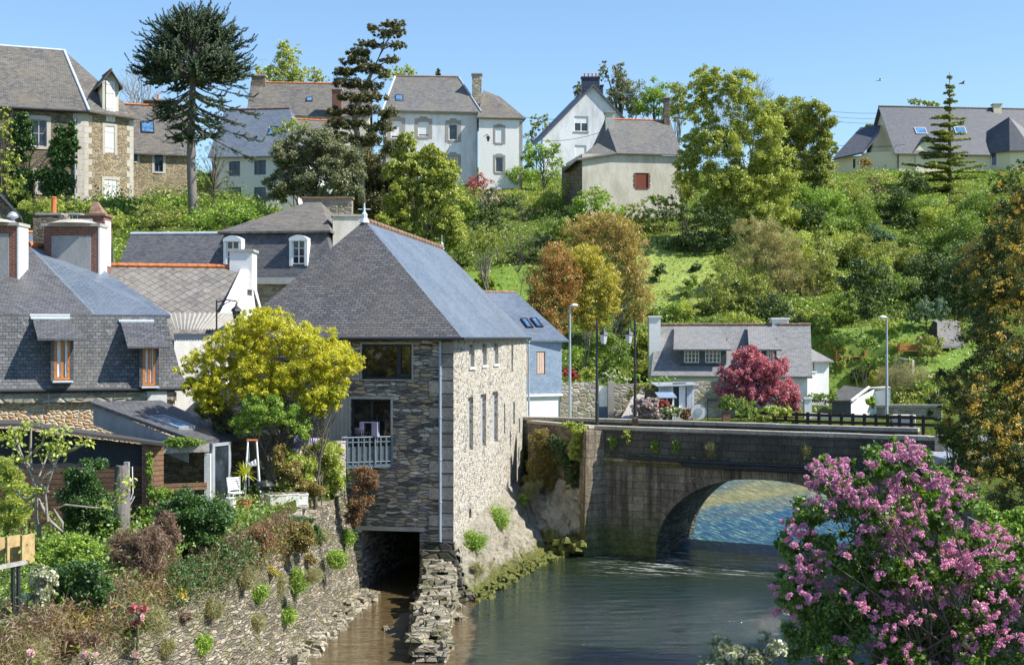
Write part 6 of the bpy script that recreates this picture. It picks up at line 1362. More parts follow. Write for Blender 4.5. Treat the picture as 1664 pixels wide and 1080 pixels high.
# dark feathery conifer beneath the monkey puzzle
setmat(plant('conifer', 'dark blue-green feathery conifer under the monkey puzzle', 'tree', 98, [(345,215,22,16),(350,240,40,14),(345,262,46,14),(350,285,52,14),(345,308,54,14)], 'feather', (350,0), cover=2.6, stems=1), 'foliage', 'L_dark')
def monkey_puzzle():
    D = 93; b = grounded(314, D); rg = random.Random(12); t = thing('monkey_puzzle', 'giant monkey puzzle tree with domed dark crown above all the roofs', 'tree', b)
    zt = zof(38, D); mb = MB(); n = 12
    ax_ = lambda z: Vector((b.x+(z-b.z)*-.012+.1*math.sin(z*.5), b.y, z))
    mb.tube([ax_(b.z-.5+(zt-b.z+.5)*i/n) for i in range(n+1)], [.36-.22*i/n for i in range(n+1)], 10); mb.build('trunk', M['bark_ara'], t, True, uv=False)
    bm = MB(); P_ = []; s = D/FPX
    def rope(q, r):                      # bristly foliage rope along a path
        for a, c in zip(q, q[1:]):
            L = (c-a).length; k = max(1, int(L/.05))
            for i in range(k): P_.append((a.lerp(c, i/k), (c-a).normalized(), r))
    def branch(z, phi, L, droop, up, dens):
        o = ax_(z); d = Vector((math.cos(phi), math.sin(phi), 0)); q = []; n = 7
        for i in range(n+1):
            u = i/n; q.append(o+d*L*u+Z*(L*(-droop*u+up*u*u)))
        bm.tube(q, [.06*(1-.6*i/n) for i in range(n+1)], 4, 0, False); rope(q[3:], .10)
        side = d.cross(Z); m = int(L*dens)
        for k in range(m):
            u = rg.uniform(.35, 1); i = min(n-1, int(u*n)); p = q[i].lerp(q[i+1], u*n-i)
            sg = rg.choice((-1,1)); l2 = rg.uniform(.5,1.15)*(1.15-u*.4); dd = (d*rg.uniform(.3,1)+side*sg*rg.uniform(.3,1)+Z*rg.uniform(-.35,.25)).normalized()
            rope([p, p+dd*l2*.5-Z*.04, p+dd*l2+Z*l2*.18], .085)
    # domed crown: limbs reach for points on a dome, 217-410 px wide and 3-150 px high in the photograph
    c0 = ax_(zof(100, D))
    def limb(tgt, start, dens, bend):
        o = start; d = tgt-o; L = d.length; side = d.normalized().cross(Z)
        side = side.normalized() if side.length > .05 else Vector((1,0,0)); n = 7
        m = o.lerp(tgt, .5)-Z*bend*L; q = [o*(1-u)**2+m*2*u*(1-u)+tgt*u*u for u in [i/n for i in range(n+1)]]
        bm.tube(q, [.06*(1-.6*i/n) for i in range(n+1)], 4, 0, False); rope(q[4:], .10)
        for k in range(int(dens)):
            u = rg.uniform(.5, 1); i = min(n-1, int(u*n)); p = q[i].lerp(q[i+1], u*n-i); l2 = rg.uniform(.45,.95)
            dd = (d.normalized()*rg.uniform(.5,1)+side*rg.uniform(-1,1)+Z*rg.uniform(-.5,.5)).normalized(); rope([p, p+dd*l2*.5-Z*.06, p+dd*l2+Z*l2*.15], .085)
    for i in range(270):
        a = rg.uniform(0,6.283); e = math.asin(rg.uniform(-.55, 1)); k = rg.uniform(.70,1.08); rz_ = 3.75 if e > 0 else 3.2
        tg = c0+Vector((math.cos(a)*math.cos(e)*3.85*k, math.sin(a)*math.cos(e)*3.85*k, math.sin(e)*rz_*k))
        limb(tg, ax_(min(zt-.3, c0.z-.9+max(0, math.sin(e))*2.6)), 9, .10)
    for i in range(60):
        z = rg.uniform(zof(222, D), zof(140, D)); a = rg.uniform(0,6.283); u = (z-zof(222, D))/(zof(140, D)-zof(222, D)); L = (1.3+2.1*u)*rg.uniform(.7,1.1)
        limb(ax_(z)+Vector((math.cos(a)*L, math.sin(a)*L, -.30*L)), ax_(z+.2), 7, .16)
    for dx, py, D0_ in ((4.9,232,190),(4.4,262,205),(3.4,205,170),(-4.0,118,128),(4.6,190,150),(4.0,160,130),(-2.6,196,180)): limb(Vector((b.x+dx, b.y-.5, zof(py, D))), ax_(zof(D0_, D)), 9, .05)
    bm.build('branches', M['bark_ara'], t, True, uv=False)
    p = np.array([tuple(q[0]) for q in P_]); d = np.array([tuple(q[1]) for q in P_]); r = np.array([q[2] for q in P_])
    rep = 3; p = np.repeat(p, rep, 0); d = np.repeat(d, rep, 0); r = np.repeat(r, rep)
    rn = nrg.normal(size=p.shape); rad = np.cross(d, rn); rad /= np.linalg.norm(rad, axis=1)[:,None]
    tip = p+(rad*.85+d*.7)*r[:,None]*1.35; sd_ = np.cross(rad, d)*r[:,None]*.42
    V = np.stack([p-sd_, p+sd_, tip], 1).reshape(-1,3); np_mesh('foliage', V, np.arange(len(V)).reshape(-1,3), M['L_araucaria'], t)
monkey_puzzle()
plant('holm_oak', 'broad grey-green evergreen oak in front of the white house', 'tree', 92, [(515,235,58,32),(475,262,50,36),(545,270,60,42),(520,305,78,40),(460,305,36,30)], 'holm', (515,0), cover=3.4, n=36000)
plant('tree', 'sparse olive bush spilling over the roof left of the grey-green oak', 'tree', 106, [(478,205,30,14),(450,215,20,10)], 'lighttree', (480,0))
# leaning dark cedar with pads
E = [(640,40,26,6),(606,46,10,5),(628,56,28,6),(645,52,18,4),(600,72,26,6),(645,75,18,6),(583,86,22,8),(575,100,30,7),(632,98,18,7),(560,118,22,8),(596,112,30,8),(625,120,12,9),(566,136,26,9),(598,140,26,9),(578,160,34,9),(612,158,20,8),(545,182,22,8),(590,180,34,9),(628,185,20,9),(560,202,38,10),(615,208,34,12),(540,222,26,10),(590,228,46,12),(640,240,22,14)]
def leaning():
    D = 100; t = plant('cedar', 'tall dark irregular cedar leaning right above the rooftops', 'tree', D, E, 'cedar', None, thick=1.3, nl=0, r0=.004, cover=3.0, zb=hz(P(585,0,D).x, D), n=26000)
    rg = random.Random(2); mb = MB(); tr = [(588,330),(584,240),(576,190),(590,150),(604,118),(622,80),(636,52),(642,38)]
    pts = [P(x, y, D) for x, y in tr]; mb.tube(pts, [.28,.24,.2,.17,.13,.09,.05,.03], 8)
    for e in E:
        k = min(range(len(tr)), key=lambda i: abs(tr[i][1]-(e[1]+18))); c = P(e[0], e[1], D)+Vector((0, rg.uniform(-.8,.8), 0)); p = pts[k]; mb.tube([p, p.lerp(c,.5)+Z*.15, c], [.07,.05,.02], 5, 0, False)
    mb.build('limbs', M['bark_pale'], t, True, uv=False)
leaning()
plant('cypress', 'broad brown-green cypress mass below the leaning cedar', 'tree', 103, [(590,262,58,28),(620,290,50,36),(595,315,44,38),(640,335,40,34),(560,255,34,20)], 'cedar', (600,0), cover=3.2, n=34000)
plant('ash_tree', 'tall airy lime green tree in front of the mansion', 'tree', 95, [(660,232,20,24),(700,255,28,26),(660,275,44,34),(715,285,42,30),(690,325,74,38),(650,365,44,34),(725,370,38,38),(690,395,50,24)], 'limetree', (700,0), cover=2.6, n=38000)
# between mansion and farmhouse
plant('shrub', 'bright pinkish red azalea bush below the mansion wing', 'shrub', 121, [(778,300,26,18),(770,318,18,12)], 'pinkred', cover=2.6)
plant('shrub', 'pale mauve rhododendron right of the red azalea', 'shrub', 117, [(800,314,22,12),(790,330,22,14)], 'rhodo')
plant('tree', 'rounded bright green tree left of the gabled house', 'tree', 128, [(880,245,34,22),(900,262,22,18),(862,262,18,18)], 'bright', (884,0), cover=3.2)
plant('shrub', 'clipped green bushes along the foot of the mansion wing', 'shrub', 122, [(850,285,36,20),(885,292,34,22),(830,290,20,16)], 'brightbush')
plant('shrub', 'dark green bush below the mauve rhododendron', 'shrub', 112, [(800,345,30,20),(775,350,20,14),(835,330,24,18)], 'darkbush')
plant('shrub', 'lime green bush left of the farmhouse wall', 'shrub', 113, [(900,320,30,24),(870,330,34,24),(925,300,14,16)], 'limebush')
plant('tree', 'fresh green tree beneath the farmhouse wall', 'tree', 108, [(965,325,34,24),(985,345,44,24),(950,350,26,24)], 'bright', (968,0))
plant('pine', 'open pale feathery pine with bare grey-brown branches on the bright lawn', 'tree', 101, [(850,325,34,14),(848,345,50,13),(852,364,60,13),(848,384,58,13),(855,404,50,10)], 'feather', (845,0), cover=1.7, stems=1, nl=70, r0=.02)
plant('tree', 'small round-headed tree on a thin trunk left of the feathery pine', 'tree', 98, [(788,385,36,22),(780,402,26,12),(805,398,22,12)], 'twigleaf', (790,0), stems=1, cover=2.2)
plant('hedge', 'bank of dark green bushes behind the small round tree', 'hedge', 107, [(790,368,50,16),(740,380,30,22),(850,415,34,14),(880,395,26,20)], 'darkbush')
setmat(plant('shrub', 'golden-topped rounded shrub on the bright lawn edge', 'shrub', 94, [(788,455,18,13),(790,465,22,10)], 'rhodo'), 'blossom', 'L_yolk')
plant('shrub', 'green shrubs at the lawn edge behind the mill roof', 'shrub', 99, [(735,405,22,24),(752,425,14,14)], 'bush')
# copper/gold group
plant('acer', 'copper red upright shrub tree behind the slate-hung house', 'tree', 87, [(905,425,34,34),(885,462,38,38),(905,500,44,38),(870,505,26,26),(920,460,30,40),(895,535,36,18)], 'rust', (900,0), n=13000)
plant('acer', 'golden yellow upright tree right of the copper one', 'tree', 88, [(950,425,36,32),(975,455,34,40),(945,480,36,40),(990,490,22,34),(960,520,34,20)], 'goldt', (955,0), n=17000)
plant('acer', 'tall orange-green tree with open stems behind the golden one', 'tree', 92, [(985,365,44,26),(1020,390,34,34),(1000,415,46,30),(1030,440,30,36),(1040,480,26,30),(945,375,34,28),(1000,470,30,34),(960,400,40,24),(1030,515,26,16)], 'coppert', (1000,0), n=16000)
plant('shrub', 'dark evergreen column between the golden tree and the cottage', 'shrub', 86, [(1010,500,16,18),(1015,530,20,26)], 'darkbush', cover=3)
plant('shrub', 'dense green bushes behind the twin bridge lamps', 'shrub', 84, [(985,560,30,34),(1000,600,24,26),(1010,575,26,26),(960,580,20,24)], 'bush', cover=3)
plant('shrub', 'yellow-green bush against the left end of the cottage', 'shrub', 84.5, [(1044,560,18,30),(1040,595,20,22)], 'limebush')
plant('shrub', 'white-flowering bush above the garden wall', 'shrub', 80.5, [(997,608,24,14),(985,618,18,10),(1012,620,14,10)], 'whitebush')
plant('shrub', 'deep red bush beside the slate-hung house', 'shrub', 80.5, [(923,605,14,11),(932,612,12,8)], 'red', cover=3.4)
plant('shrub', 'yellowish orange bush right of the deep red bush', 'shrub', 81.5, [(955,606,16,14)], 'limebush')
plant('hedge', 'green sloping bank of grass and plants above the garden wall', 'hedge', 83.5, [(930,580,24,18),(950,625,24,12),(1065,620,40,8),(1030,610,14,10)], 'brightbush')
# behind / above cottage
plant('hedge', 'dark hedge closing the top of the mown lawn', 'hedge', 119, [(1075,350,40,16),(1120,350,44,18),(1170,360,34,22),(1150,395,30,20),(1195,400,26,20)], 'darkbush', cover=3.2)
plant('hedge', 'low dark box hedge across the upper lawn', 'hedge', 112, [(1080,395,24,12),(1115,395,28,12),(1150,400,20,12)], 'darkbush', cover=3.2)
plant('topiary', 'clipped dark green block on the left side of the mown lawn', 'topiary', 105, [(1072,438,18,13),(1062,450,10,12)], 'darkbush', cover=3.4)
plant('topiary', 'small clipped dark green cube on the right of the mown lawn', 'topiary', 107, [(1130,435,12,9)], 'darkbush', cover=3.4)
plant('shrub', 'weeping green shrub below the small clipped cube', 'shrub', 101, [(1122,465,16,20),(1112,480,10,10)], 'bush')
plant('shrub', 'bright green shrub behind the cottage ridge', 'shrub', 97, [(1095,505,20,18),(1078,515,12,10)], 'brightbush')
plant('shrub', 'mixed green shrubs on the slope left of the weeping shrub', 'shrub', 100, [(1060,480,22,14),(1085,478,14,10),(1050,505,20,12)], 'limebush')
plant('lime_tree', 'big light green multi-stemmed tree right of the farmhouse', 'tree', 113, [(1115,270,24,34),(1150,130,36,26),(1200,150,46,36),(1140,170,34,40),(1240,200,44,44),(1180,225,56,46),(1130,240,34,34),(1260,255,44,44),(1215,290,64,44),(1160,300,44,40),(1240,330,54,40),(1200,345,50,36),(1270,300,34,34),(1145,345,26,24)], 'limetree', (1195,0), cover=2.3, n=52000, stems=7, r0=.016, nl=50)
plant('shrub', 'dark undergrowth at the foot of the big multi-stemmed tree', 'shrub', 111, [(1190,370,40,22),(1150,350,26,20)], 'darkbush')
plant('tree', 'large domed olive green tree right of the big multi-stemmed tree', 'tree', 134, [(1270,200,56,48),(1258,255,40,50),(1305,225,46,60),(1280,285,60,30),(1270,310,50,20)], 'roundolive', (1280,0), n=26000)
plant('tree', 'second domed olive tree at the right end of the ridge group', 'tree', 130, [(1322,195,36,38),(1338,235,24,46),(1322,268,38,34),(1330,300,34,20)], 'roundolive', (1328,0), n=16000)
plant('shrub', 'small green tree left of the terraced steps near the top hedge', 'shrub', 137, [(1330,262,20,18),(1298,270,14,16)], 'bush')
setmat(plant('shrub', 'purple-brown bush beside the modern house', 'shrub', 146, [(1406,265,13,10)], 'red'), 'foliage', 'L_rust')
plant('hedge', 'long clipped hedge along the top of the hillside', 'hedge', 145, [(1290+i*22, 287, 14, 6) for i in range(18)], 'brightbush', cover=4, thick=.6, n=9000)
SL = [(1300,320,26,24,134,'brightbush','round bright green bush first below the top hedge'),(1345,330,28,26,132,'brightbush','larger bright green bush second along the top hedge'),(1390,320,26,22,134,'olivebush','olive bush under the hedge left of the steps'),
 (1315,350,24,20,124,'darkbush','dark ivy-like bush beneath the two bright green bushes'),(1360,365,30,24,122,'bush','leafy green bush halfway up left of the steps'),(1400,350,24,24,124,'bush','green bush touching the left side of the steps'),
 (1430,380,18,18,116,'bluebush','grey-green bush at the foot of the steps'),(1345,395,34,24,113,'limebush','yellow-green bush in the middle of the slope'),(1385,405,32,22,110,'olivebush','olive shrub above the dark multi-trunk tree'),
 (1475,295,26,18,136,'darkbush','dark bush right of the steps under the hedge'),(1462,330,22,24,128,'darkbush','dark hanging hedge on the right side of the steps'),(1500,340,34,20,126,'bush','green bush beneath the tall conifer'),
 (1492,388,28,10,116,'bush','clipped low green hedge below the tall conifer'),(1478,362,22,9,122,'darkbush','small clipped block above the low hedge'),(1520,405,34,18,112,'bush','leafy bush right of the clipped low hedge'),
 (1455,415,34,26,106,'olivebush','olive mound left of the blue-grey bush'),(1500,440,36,26,104,'darkbush','dark thicket above the blue-grey bush'),(1420,440,26,20,107,'limebush','lime tinted bush between the dark tree and the olive mound'),
 (1600,340,40,34,118,'bush','broad green bush at the right below the modern house'),(1640,300,30,20,130,'bush','green bush at the right edge under the modern house'),(1560,380,36,34,112,'bush','tall mixed bush left of the golden tree top'),
 (1590,440,50,50,104,'darkbush','dark evergreen thicket behind the golden tree'),(1640,420,40,60,106,'darkbush','dark evergreen thicket at the right edge'),(1555,470,24,34,102,'darkbush','dark bush right of the blue-grey bush'),
 (1265,350,30,24,118,'limebush','yellowish bush right of the big multi-stemmed tree foot'),(1010,330,30,10,119,'bush','low green plants at the foot of the farmhouse wall'),(1290,525,26,16,95,'darkbush','dark green bush behind the cottage chimney'),(1325,530,24,16,94,'bush','leafy shrubs right of the cottage chimney'),
 (1175,330,30,24,114,'darkbush','dark shrub right of the farmhouse wall')]
for cx, cy, rx, ry, D, k_, lb in SL: plant('shrub', lb, 'shrub', D, [(cx,cy,rx*1.4,ry*1.3),(cx-rx*.5,cy+ry*.6,rx*.9,ry*.8),(cx+rx*.6,cy+ry*.4,rx*.8,ry*.8)], k_, group='bushes on the hillside', cover=3.4, k=1.1)
plant('willow', 'wide brownish twiggy willow above the cottage roof', 'tree', 102, [(1230,380,40,34),(1270,400,40,34),(1225,420,50,34),(1285,440,44,34),(1250,470,60,34),(1310,470,28,30),(1290,500,34,20)], 'twiggy', (1255,0), n=26000, nl=120)
plant('willow', 'olive green bushy tree left of the twiggy willow', 'tree', 99, [(1180,440,34,28),(1165,475,36,28),(1200,495,44,26),(1160,500,26,20)], 'twigleaf', (1180,0), cover=2.6, nl=60)
plant('willow', 'mid green open tree right of the twiggy willow', 'tree', 104, [(1340,400,30,30),(1335,435,30,30),(1330,470,22,26)], 'twigleaf', (1335,0), cover=2.4)
setmat(plant('holly', 'dark evergreen tree on several trunks above the bench lawn', 'tree', 94, [(1405,435,36,26),(1385,465,32,30),(1425,465,36,32),(1405,495,42,26)], 'dark', (1400,570), stems=6, r0=.018, cover=3.4, nl=26, zb=None), 'foliage', 'L_dark')
plant('shrub', 'rounded blue-grey tree with a dense flat crown', 'tree', 95, [(1505,500,38,22),(1490,515,26,14),(1530,510,20,14)], 'bluebush', (1505,0))
# conifer at right with tiers
def tiered():
    D = 133; b = grounded(1543, D); rg = random.Random(5); t = thing('blue_cedar', 'slender tiered conifer standing in front of the modern house', 'tree', b); zt = zof(117, D)
    mb = MB(); mb.tube([b-Z*.5, b.lerp(Vector((b.x,b.y,zt)),.5), Vector((b.x,b.y,zt))], [.26,.14,.02], 8); pts = []
    lv = [(128,.3),(140,.5),(152,.6),(166,.9),(178,.8),(190,1.9),(203,1.7),(215,2.4),(228,2.6),(240,2.3),(252,3.0),(266,2.6),(278,4.6),(292,3.2),(306,2.6),(318,2.4)]
    lv += [(326,3.6),(334,4.2)]
    for py, L in lv:
        z = zof(py, D)
        for k in range(7 if L > 1 else 5):
            a = rg.uniform(0, 6.283); l = L*rg.uniform(.6,1.05); d = Vector((math.cos(a), math.sin(a), rg.uniform(-.05,.14))); o_ = Vector((b.x,b.y,z+rg.uniform(-.2,.2))); e = o_+d*l
            mb.tube([o_, e], [.05,.015], 4, 0, False); m = int(l*80)
            for _ in range(m):
                u = rg.random()**.8; w_ = .16+.34*(1-abs(u-.6))*min(1, l/2); pts.append(tuple(o_+d*l*u+d.cross(Z)*rg.uniform(-w_,w_)+Z*rg.uniform(-.10,.06)))
    mb.build('trunk', M['bark'], t, True, uv=False); leaf_mesh('foliage', np.array(pts), .30, M['L_fir'], t, 1.4, .45)
tiered()
# lower right gardens
plant('crab_apple', 'crimson pink blossoming tree in front of the cottage', 'tree', 79, [(1215,580,24,22),(1205,610,44,24),(1245,600,44,26),(1215,640,50,24),(1265,635,36,30),(1285,655,18,18),(1180,635,22,20)], 'magenta', (1225,688), n=26000, nl=60)
plant('shrub', 'glossy dark green bush at the foot of the crimson tree', 'shrub', 76.5, [(1200,660,34,20),(1222,672,30,14),(1180,655,20,16)], 'bush', cover=3)
plant('shrub', 'bright lime bush right under the crimson tree', 'shrub', 76, [(1268,668,26,12)], 'limebush')
plant('shrub', 'low brownish bush before the bridge fence', 'shrub', 74.5, [(1232,680,20,8)], 'olivebush')
plant('lilac_shrub', 'small shrub of pale lilac and white blossom beyond the bridge', 'shrub', 74.5, [(1052,658,22,14),(1058,672,22,12),(1038,665,14,10)], 'pinkwhite', n=5000)
plant('shrub', 'small red-flowered rose bush beside the pale lilac shrub', 'shrub', 75.5, [(1078,655,12,9)], 'pinkred', n=1500)
plant('shrub', 'green and white flowering shrubs right of the rose bush', 'shrub', 75, [(1092,670,18,12)], 'whitebush')
setmat(plant('shrub', 'rust-brown low bush beside the blue shed door', 'shrub', 75.2, [(1112,674,20,11)], 'olivebush'), 'foliage', 'L_reddry')
plant('shrub', 'cluster of grey leaved climbers on the shed roof', 'shrub', 77.5, [(1050,628,24,10),(1030,640,16,12)], 'twigleaf')
plant('hedge', 'clipped box hedge behind the low railings', 'hedge', 81.5, [(1315+i*8, 648, 10, 11) for i in range(6)], 'bush', cover=4.4, thick=.7)
setmat(plant('cordyline', 'spiky yellow-green grass clump behind the garage', 'plant', 86, [(1465,612,26,22),(1445,615,22,20),(1490,615,16,18)], 'tuft', (1465,632), n=5200), 'foliage', 'L_palegrass')
for cx, cy, rx, ry, D, k_, lb in ((1350,600,22,14,88,'olivebush','grey-green shrub right of the cottage wing'),(1395,612,26,18,87,'darkbush','dark green shrub behind the garage roof'),(1420,590,30,14,90,'brightbush','bright green shrubs below the dark multi-trunk tree'),(1430,612,20,18,86.5,'goldt','golden spiky bush left of the yellow-green grass clump'),
   (1500,628,22,12,85,'brightbush','leafy green bush right of the yellow-green grass clump'),(1480,645,34,10,84,'olivebush','creeping plants on the wall right of the garage'),(1415,655,10,11,79,'brightbush','round green bush against the white garage wall'),(1370,590,16,16,89,'limebush','lime shrub above the grey-green shrub'),
   (1450,680,22,7,77.5,'brightbush','strappy green plants behind the wooden road fence'),(1515,650,20,24,80,'darkbush','dark leaves left of the golden tree'),(1480,668,26,8,80,'whitebush','pale flowering plants on the low garden wall'),(1465,560,22,12,92,'limebush','low yellow-green bush beside the lamp post lawn')):
    plant('shrub', lb, 'shrub', D, [(cx,cy,rx,ry)], k_, group='garden shrubs across the road')
MORE = [(1075,300,26,22,'bush','leafy tree-like bush between the farmhouse and the big multi-stemmed tree'),(1130,385,34,22,'darkbush','dark evergreen bush at the top of the mown lawn'),(1290,400,34,30,'limebush','pale green bush right above the twiggy willow'),(1330,440,34,30,'olivebush','olive bush between the willow and the dark multi-trunk tree'),
 (1370,500,26,24,'bush','green bush to the left of the dark multi-trunk tree'),(1465,465,30,24,'bush','green bush on the slope above the lamp post'),(1430,330,18,16,'bush','leafy bush close to the top of the steps'),(1530,350,30,26,'limebush','light bush just right of the tiered conifer foot'),(1545,430,34,28,'bush','green bush above the dark barn'),
 (1560,330,26,26,'olivebush','olive bush under the right part of the top hedge'),(1230,470,30,26,'olivebush','olive bush directly above the cottage ridge'),(1150,530,30,16,'bush','shrubs directly behind the cottage roof, left part'),(1205,522,30,16,'limebush','shrubs directly behind the cottage roof, right part'),
 (1065,545,20,20,'bush','green shrub hugging the left cottage chimney'),(1350,560,30,16,'limebush','light shrub beyond the right end of the cottage'),(745,330,30,26,'bush','green bush left of the red azalea'),(905,370,34,22,'bush','green bush between the feathery pine and fresh green tree'),(1025,350,34,20,'olivebush','olive bush above the orange-green tree'),
 (930,350,28,20,'darkbush','dark bush left of the fresh green tree'),(830,320,24,14,'limebush','lime bush right of the mauve rhododendron'),(1250,500,34,20,'darkbush','dark bush behind the right half of the cottage roof'),(1110,500,22,18,'limebush','lime bush on the lower mown lawn'),(1290,350,26,20,'bush','green bush below the domed olive trees'),(1420,500,20,16,'bush','small bush among the trunks of the dark evergreen'),(1500,470,30,16,'darkbush','dark shrub directly above the flat-crowned blue-grey tree')]
for cx, cy, rx, ry, k_, lb in MORE: plant('shrub', lb, 'shrub', 110, [(cx,cy,rx*1.15,ry*1.1),(cx-rx*.5,cy+ry*.6,rx*.8,ry*.7),(cx+rx*.5,cy+ry*.5,rx*.8,ry*.7)], k_, group='bushes on the hillside', cover=3.2)
for cx, cy, rx, ry, k_, lb in ((965,318,24,12,'limebush','light green bush against the left corner of the farmhouse'),(1075,326,34,12,'bush','green shrubs along the right part of the farmhouse foot'),(1110,300,20,26,'olivebush','olive bush covering the right corner of the farmhouse')):
    plant('shrub', lb, 'shrub', 117.5, [(cx,cy,rx,ry),(cx+rx*.4,cy+ry*.7,rx*.8,ry*.8)], k_, group='bushes on the hillside', cover=3.4, auto=False)
for cx, cy, rx, ry, D, k_, lb in ((1395,552,30,12,91,'bush','green shrubs at the lower edge of the bench lawn'),(1440,530,24,12,95,'limebush','light bush behind the right bench'),(1510,560,24,18,90,'olivebush','olive shrub right of the right bench'),(1340,520,26,16,97,'limebush','yellowish shrub left of the left bench'),(1455,590,26,14,88.5,'bush','leafy shrub in front of the dry stone edging')):
    plant('shrub', lb, 'shrub', D, [(cx,cy,rx*1.2,ry*1.2),(cx+rx*.4,cy+ry*.7,rx*.8,ry*.8)], k_, group='bushes on the hillside', cover=3.4, auto=False)
# ground cover over the whole hill, and along banks
def cover(name, label, x0, x1, y0, y1, n, size, mat, cond=None, zadd=.5, clump=900):
    cx = nrg.uniform(x0, x1, clump); cy = nrg.uniform(y0, y1, clump); i = nrg.integers(0, clump, n); x = cx[i]+nrg.normal(size=n)*.9; y = cy[i]+nrg.normal(size=n)*.9
    z = hgt(x, y)+np.abs(nrg.normal(size=n))*zadd*np.exp(-((x-cx[i])**2+(y-cy[i])**2))*1.2; k = z > .3
    if cond is not None: k &= cond(x, y)
    o = leaf_mesh(name, np.stack([x, y, z], -1)[k], size, M[mat], None, .5, .6); tag(o, label, 'ground cover', kind='stuff')
nolawn = lambda x, y: ~(((x > -7) & (x < 4.6) & (y > 92) & (y < 108)) | ((x > 10) & (x < 17) & (y > 100) & (y < 117)) | ((x > 21) & (x < 33) & (y > 88) & (y < 97)) | ((x > 8) & (x < 21) & (y > 84) & (y < 95)))
cover('undergrowth', 'low mixed green undergrowth covering the hillside', -45, 62, 82, 148, 120000, .2, 'L_bright', nolawn, .22, 2600)
cover('undergrowth', 'brighter leafy patches scattered over the hillside', -45, 62, 84, 146, 60000, .2, 'L_green', nolawn, .7, 160)
cover('undergrowth', 'dry olive scrub scattered over the hillside', -45, 62, 82, 146, 60000, .2, 'L_olive', nolawn, .6, 200)
cover('lawn_tufts', 'short bright grass tufts on the lawns', -7, 33, 88, 117, 26000, .22, 'L_bright', lambda x, y: ~nolawn(x, y) & ~((x > 8) & (x < 21) & (y < 95)), .12, 2000)
cover('undergrowth', 'ground-hugging weeds on the left bank terrace', -18, -7.2, 24, 50, 60000, .10, 'L_green', lambda x, y: ~inpoly(x-.1, y, RIVER), .35, 900)
# ---------------------------------------------------------------- yellow tree, terrace and bank planting
plant('acer', 'glowing yellow-green maple in front of the mill wall', 'tree', 46.6, [(430,520,50,22),(480,550,80,30),(380,560,50,28),(340,590,46,30),(540,585,46,36),(450,600,90,40),(360,620,44,24),(520,630,50,34),(400,535,40,20),(300,600,14,10),(575,590,18,20),(430,505,16,8),(330,630,34,24),(430,635,70,26),(520,655,36,24),(350,655,34,20)], 'yellowacer', (470,0), n=78000, thick=1.5, zb=3.7)
plant('shrub', 'green softer shrub below the yellow maple', 'shrub', 45.6, [(430,665,50,34),(400,690,30,24),(470,680,34,30),(490,700,24,20)], 'greensoft', (440,0), zb=3.7, thick=.8, n=17000)
plant('shrub', 'yellowish lower branches drooping beside the mill door panel', 'shrub', 46.0, [(515,650,36,20),(545,640,20,16),(325,640,14,14),(310,625,10,14)], 'yellowlow', (500,0), zb=3.7, n=8000)
setmat(plant('shrub', 'bronze-brown leafy shrub in the shade behind the lean-to', 'shrub', 47.0, [(345,665,30,24),(370,690,26,24),(340,640,20,20)], 'mixed', (350,0), zb=3.7, n=8000), 'foliage', 'L_cedar')
def stubwall(name, label, A, B, z0, zA, zB, mat, cap=None, th=.35):
    f_ = F(A, B, 0); mb = MB(); p = f_.p
    mb.hexa([p(0,0,z0),p(f_.w,0,z0),p(f_.w,th,z0),p(0,th,z0),p(0,0,zA),p(f_.w,0,zB),p(f_.w,th,zB),p(0,th,zA)])
    o = mb.build(name, M[mat]); tag(o, label, 'wall')
    if cap: k = MB(); k.hexa([p(-.05,-.06,zA),p(f_.w+.05,-.06,zB),p(f_.w+.05,th+.06,zB),p(-.05,th+.06,zA),p(-.05,-.06,zA+.14),p(f_.w+.05,-.06,zB+.14),p(f_.w+.05,th+.06,zB+.14),p(-.05,th+.06,zA+.14)]); k.build('coping', M[cap], o)
    return f_
stubwall('garden_wall', 'grey stone wall with a pale concrete top closing the back of the terrace', P(374,0,47.3), P(447,0,47.0), 3.5, zof(708,47.2), zof(706,47), 'dark_stone', 'old_render')
stubwall('garden_wall', 'creeper-covered stone wall running from the terrace up to the mill balcony', P(448,0,45.6), P(562,0,50.6), 2.8, zof(742,45.6), zof(716,50.6), 'grey_stone')
plant('creeper', 'yellow and red creeper smothering the wall beside the balcony', 'climber', 46.5, [(520,750,32,34,1.0),(485,770,34,34,-.6),(540,775,22,36,1.8),(470,745,20,18,-.8),(545,730,14,16,2.2)], 'creeper', (510,0), zb=3.5, thick=.45, n=30000)
plant('creeper', 'reddish part-dry creeper at the left of the yellow one', 'climber', 45.2, [(470,775,22,36),(455,745,14,24),(500,800,30,18)], 'mixed', (470,0), zb=3.5, thick=.45, n=15000)
plant('shrub', 'dry reddish brown bush hanging over the wall top beneath the balcony', 'shrub', 48.5, [(585,810,24,32),(600,780,16,22),(575,840,16,22),(590,770,20,14)], 'reddry', (580,0), zb=3.4, n=6000)
plant('shrub', 'small green leafy shrub under the balcony corner', 'shrub', 48.6, [(560,782,16,18),(548,800,14,14)], 'nearbush', (560,0), zb=3.6)
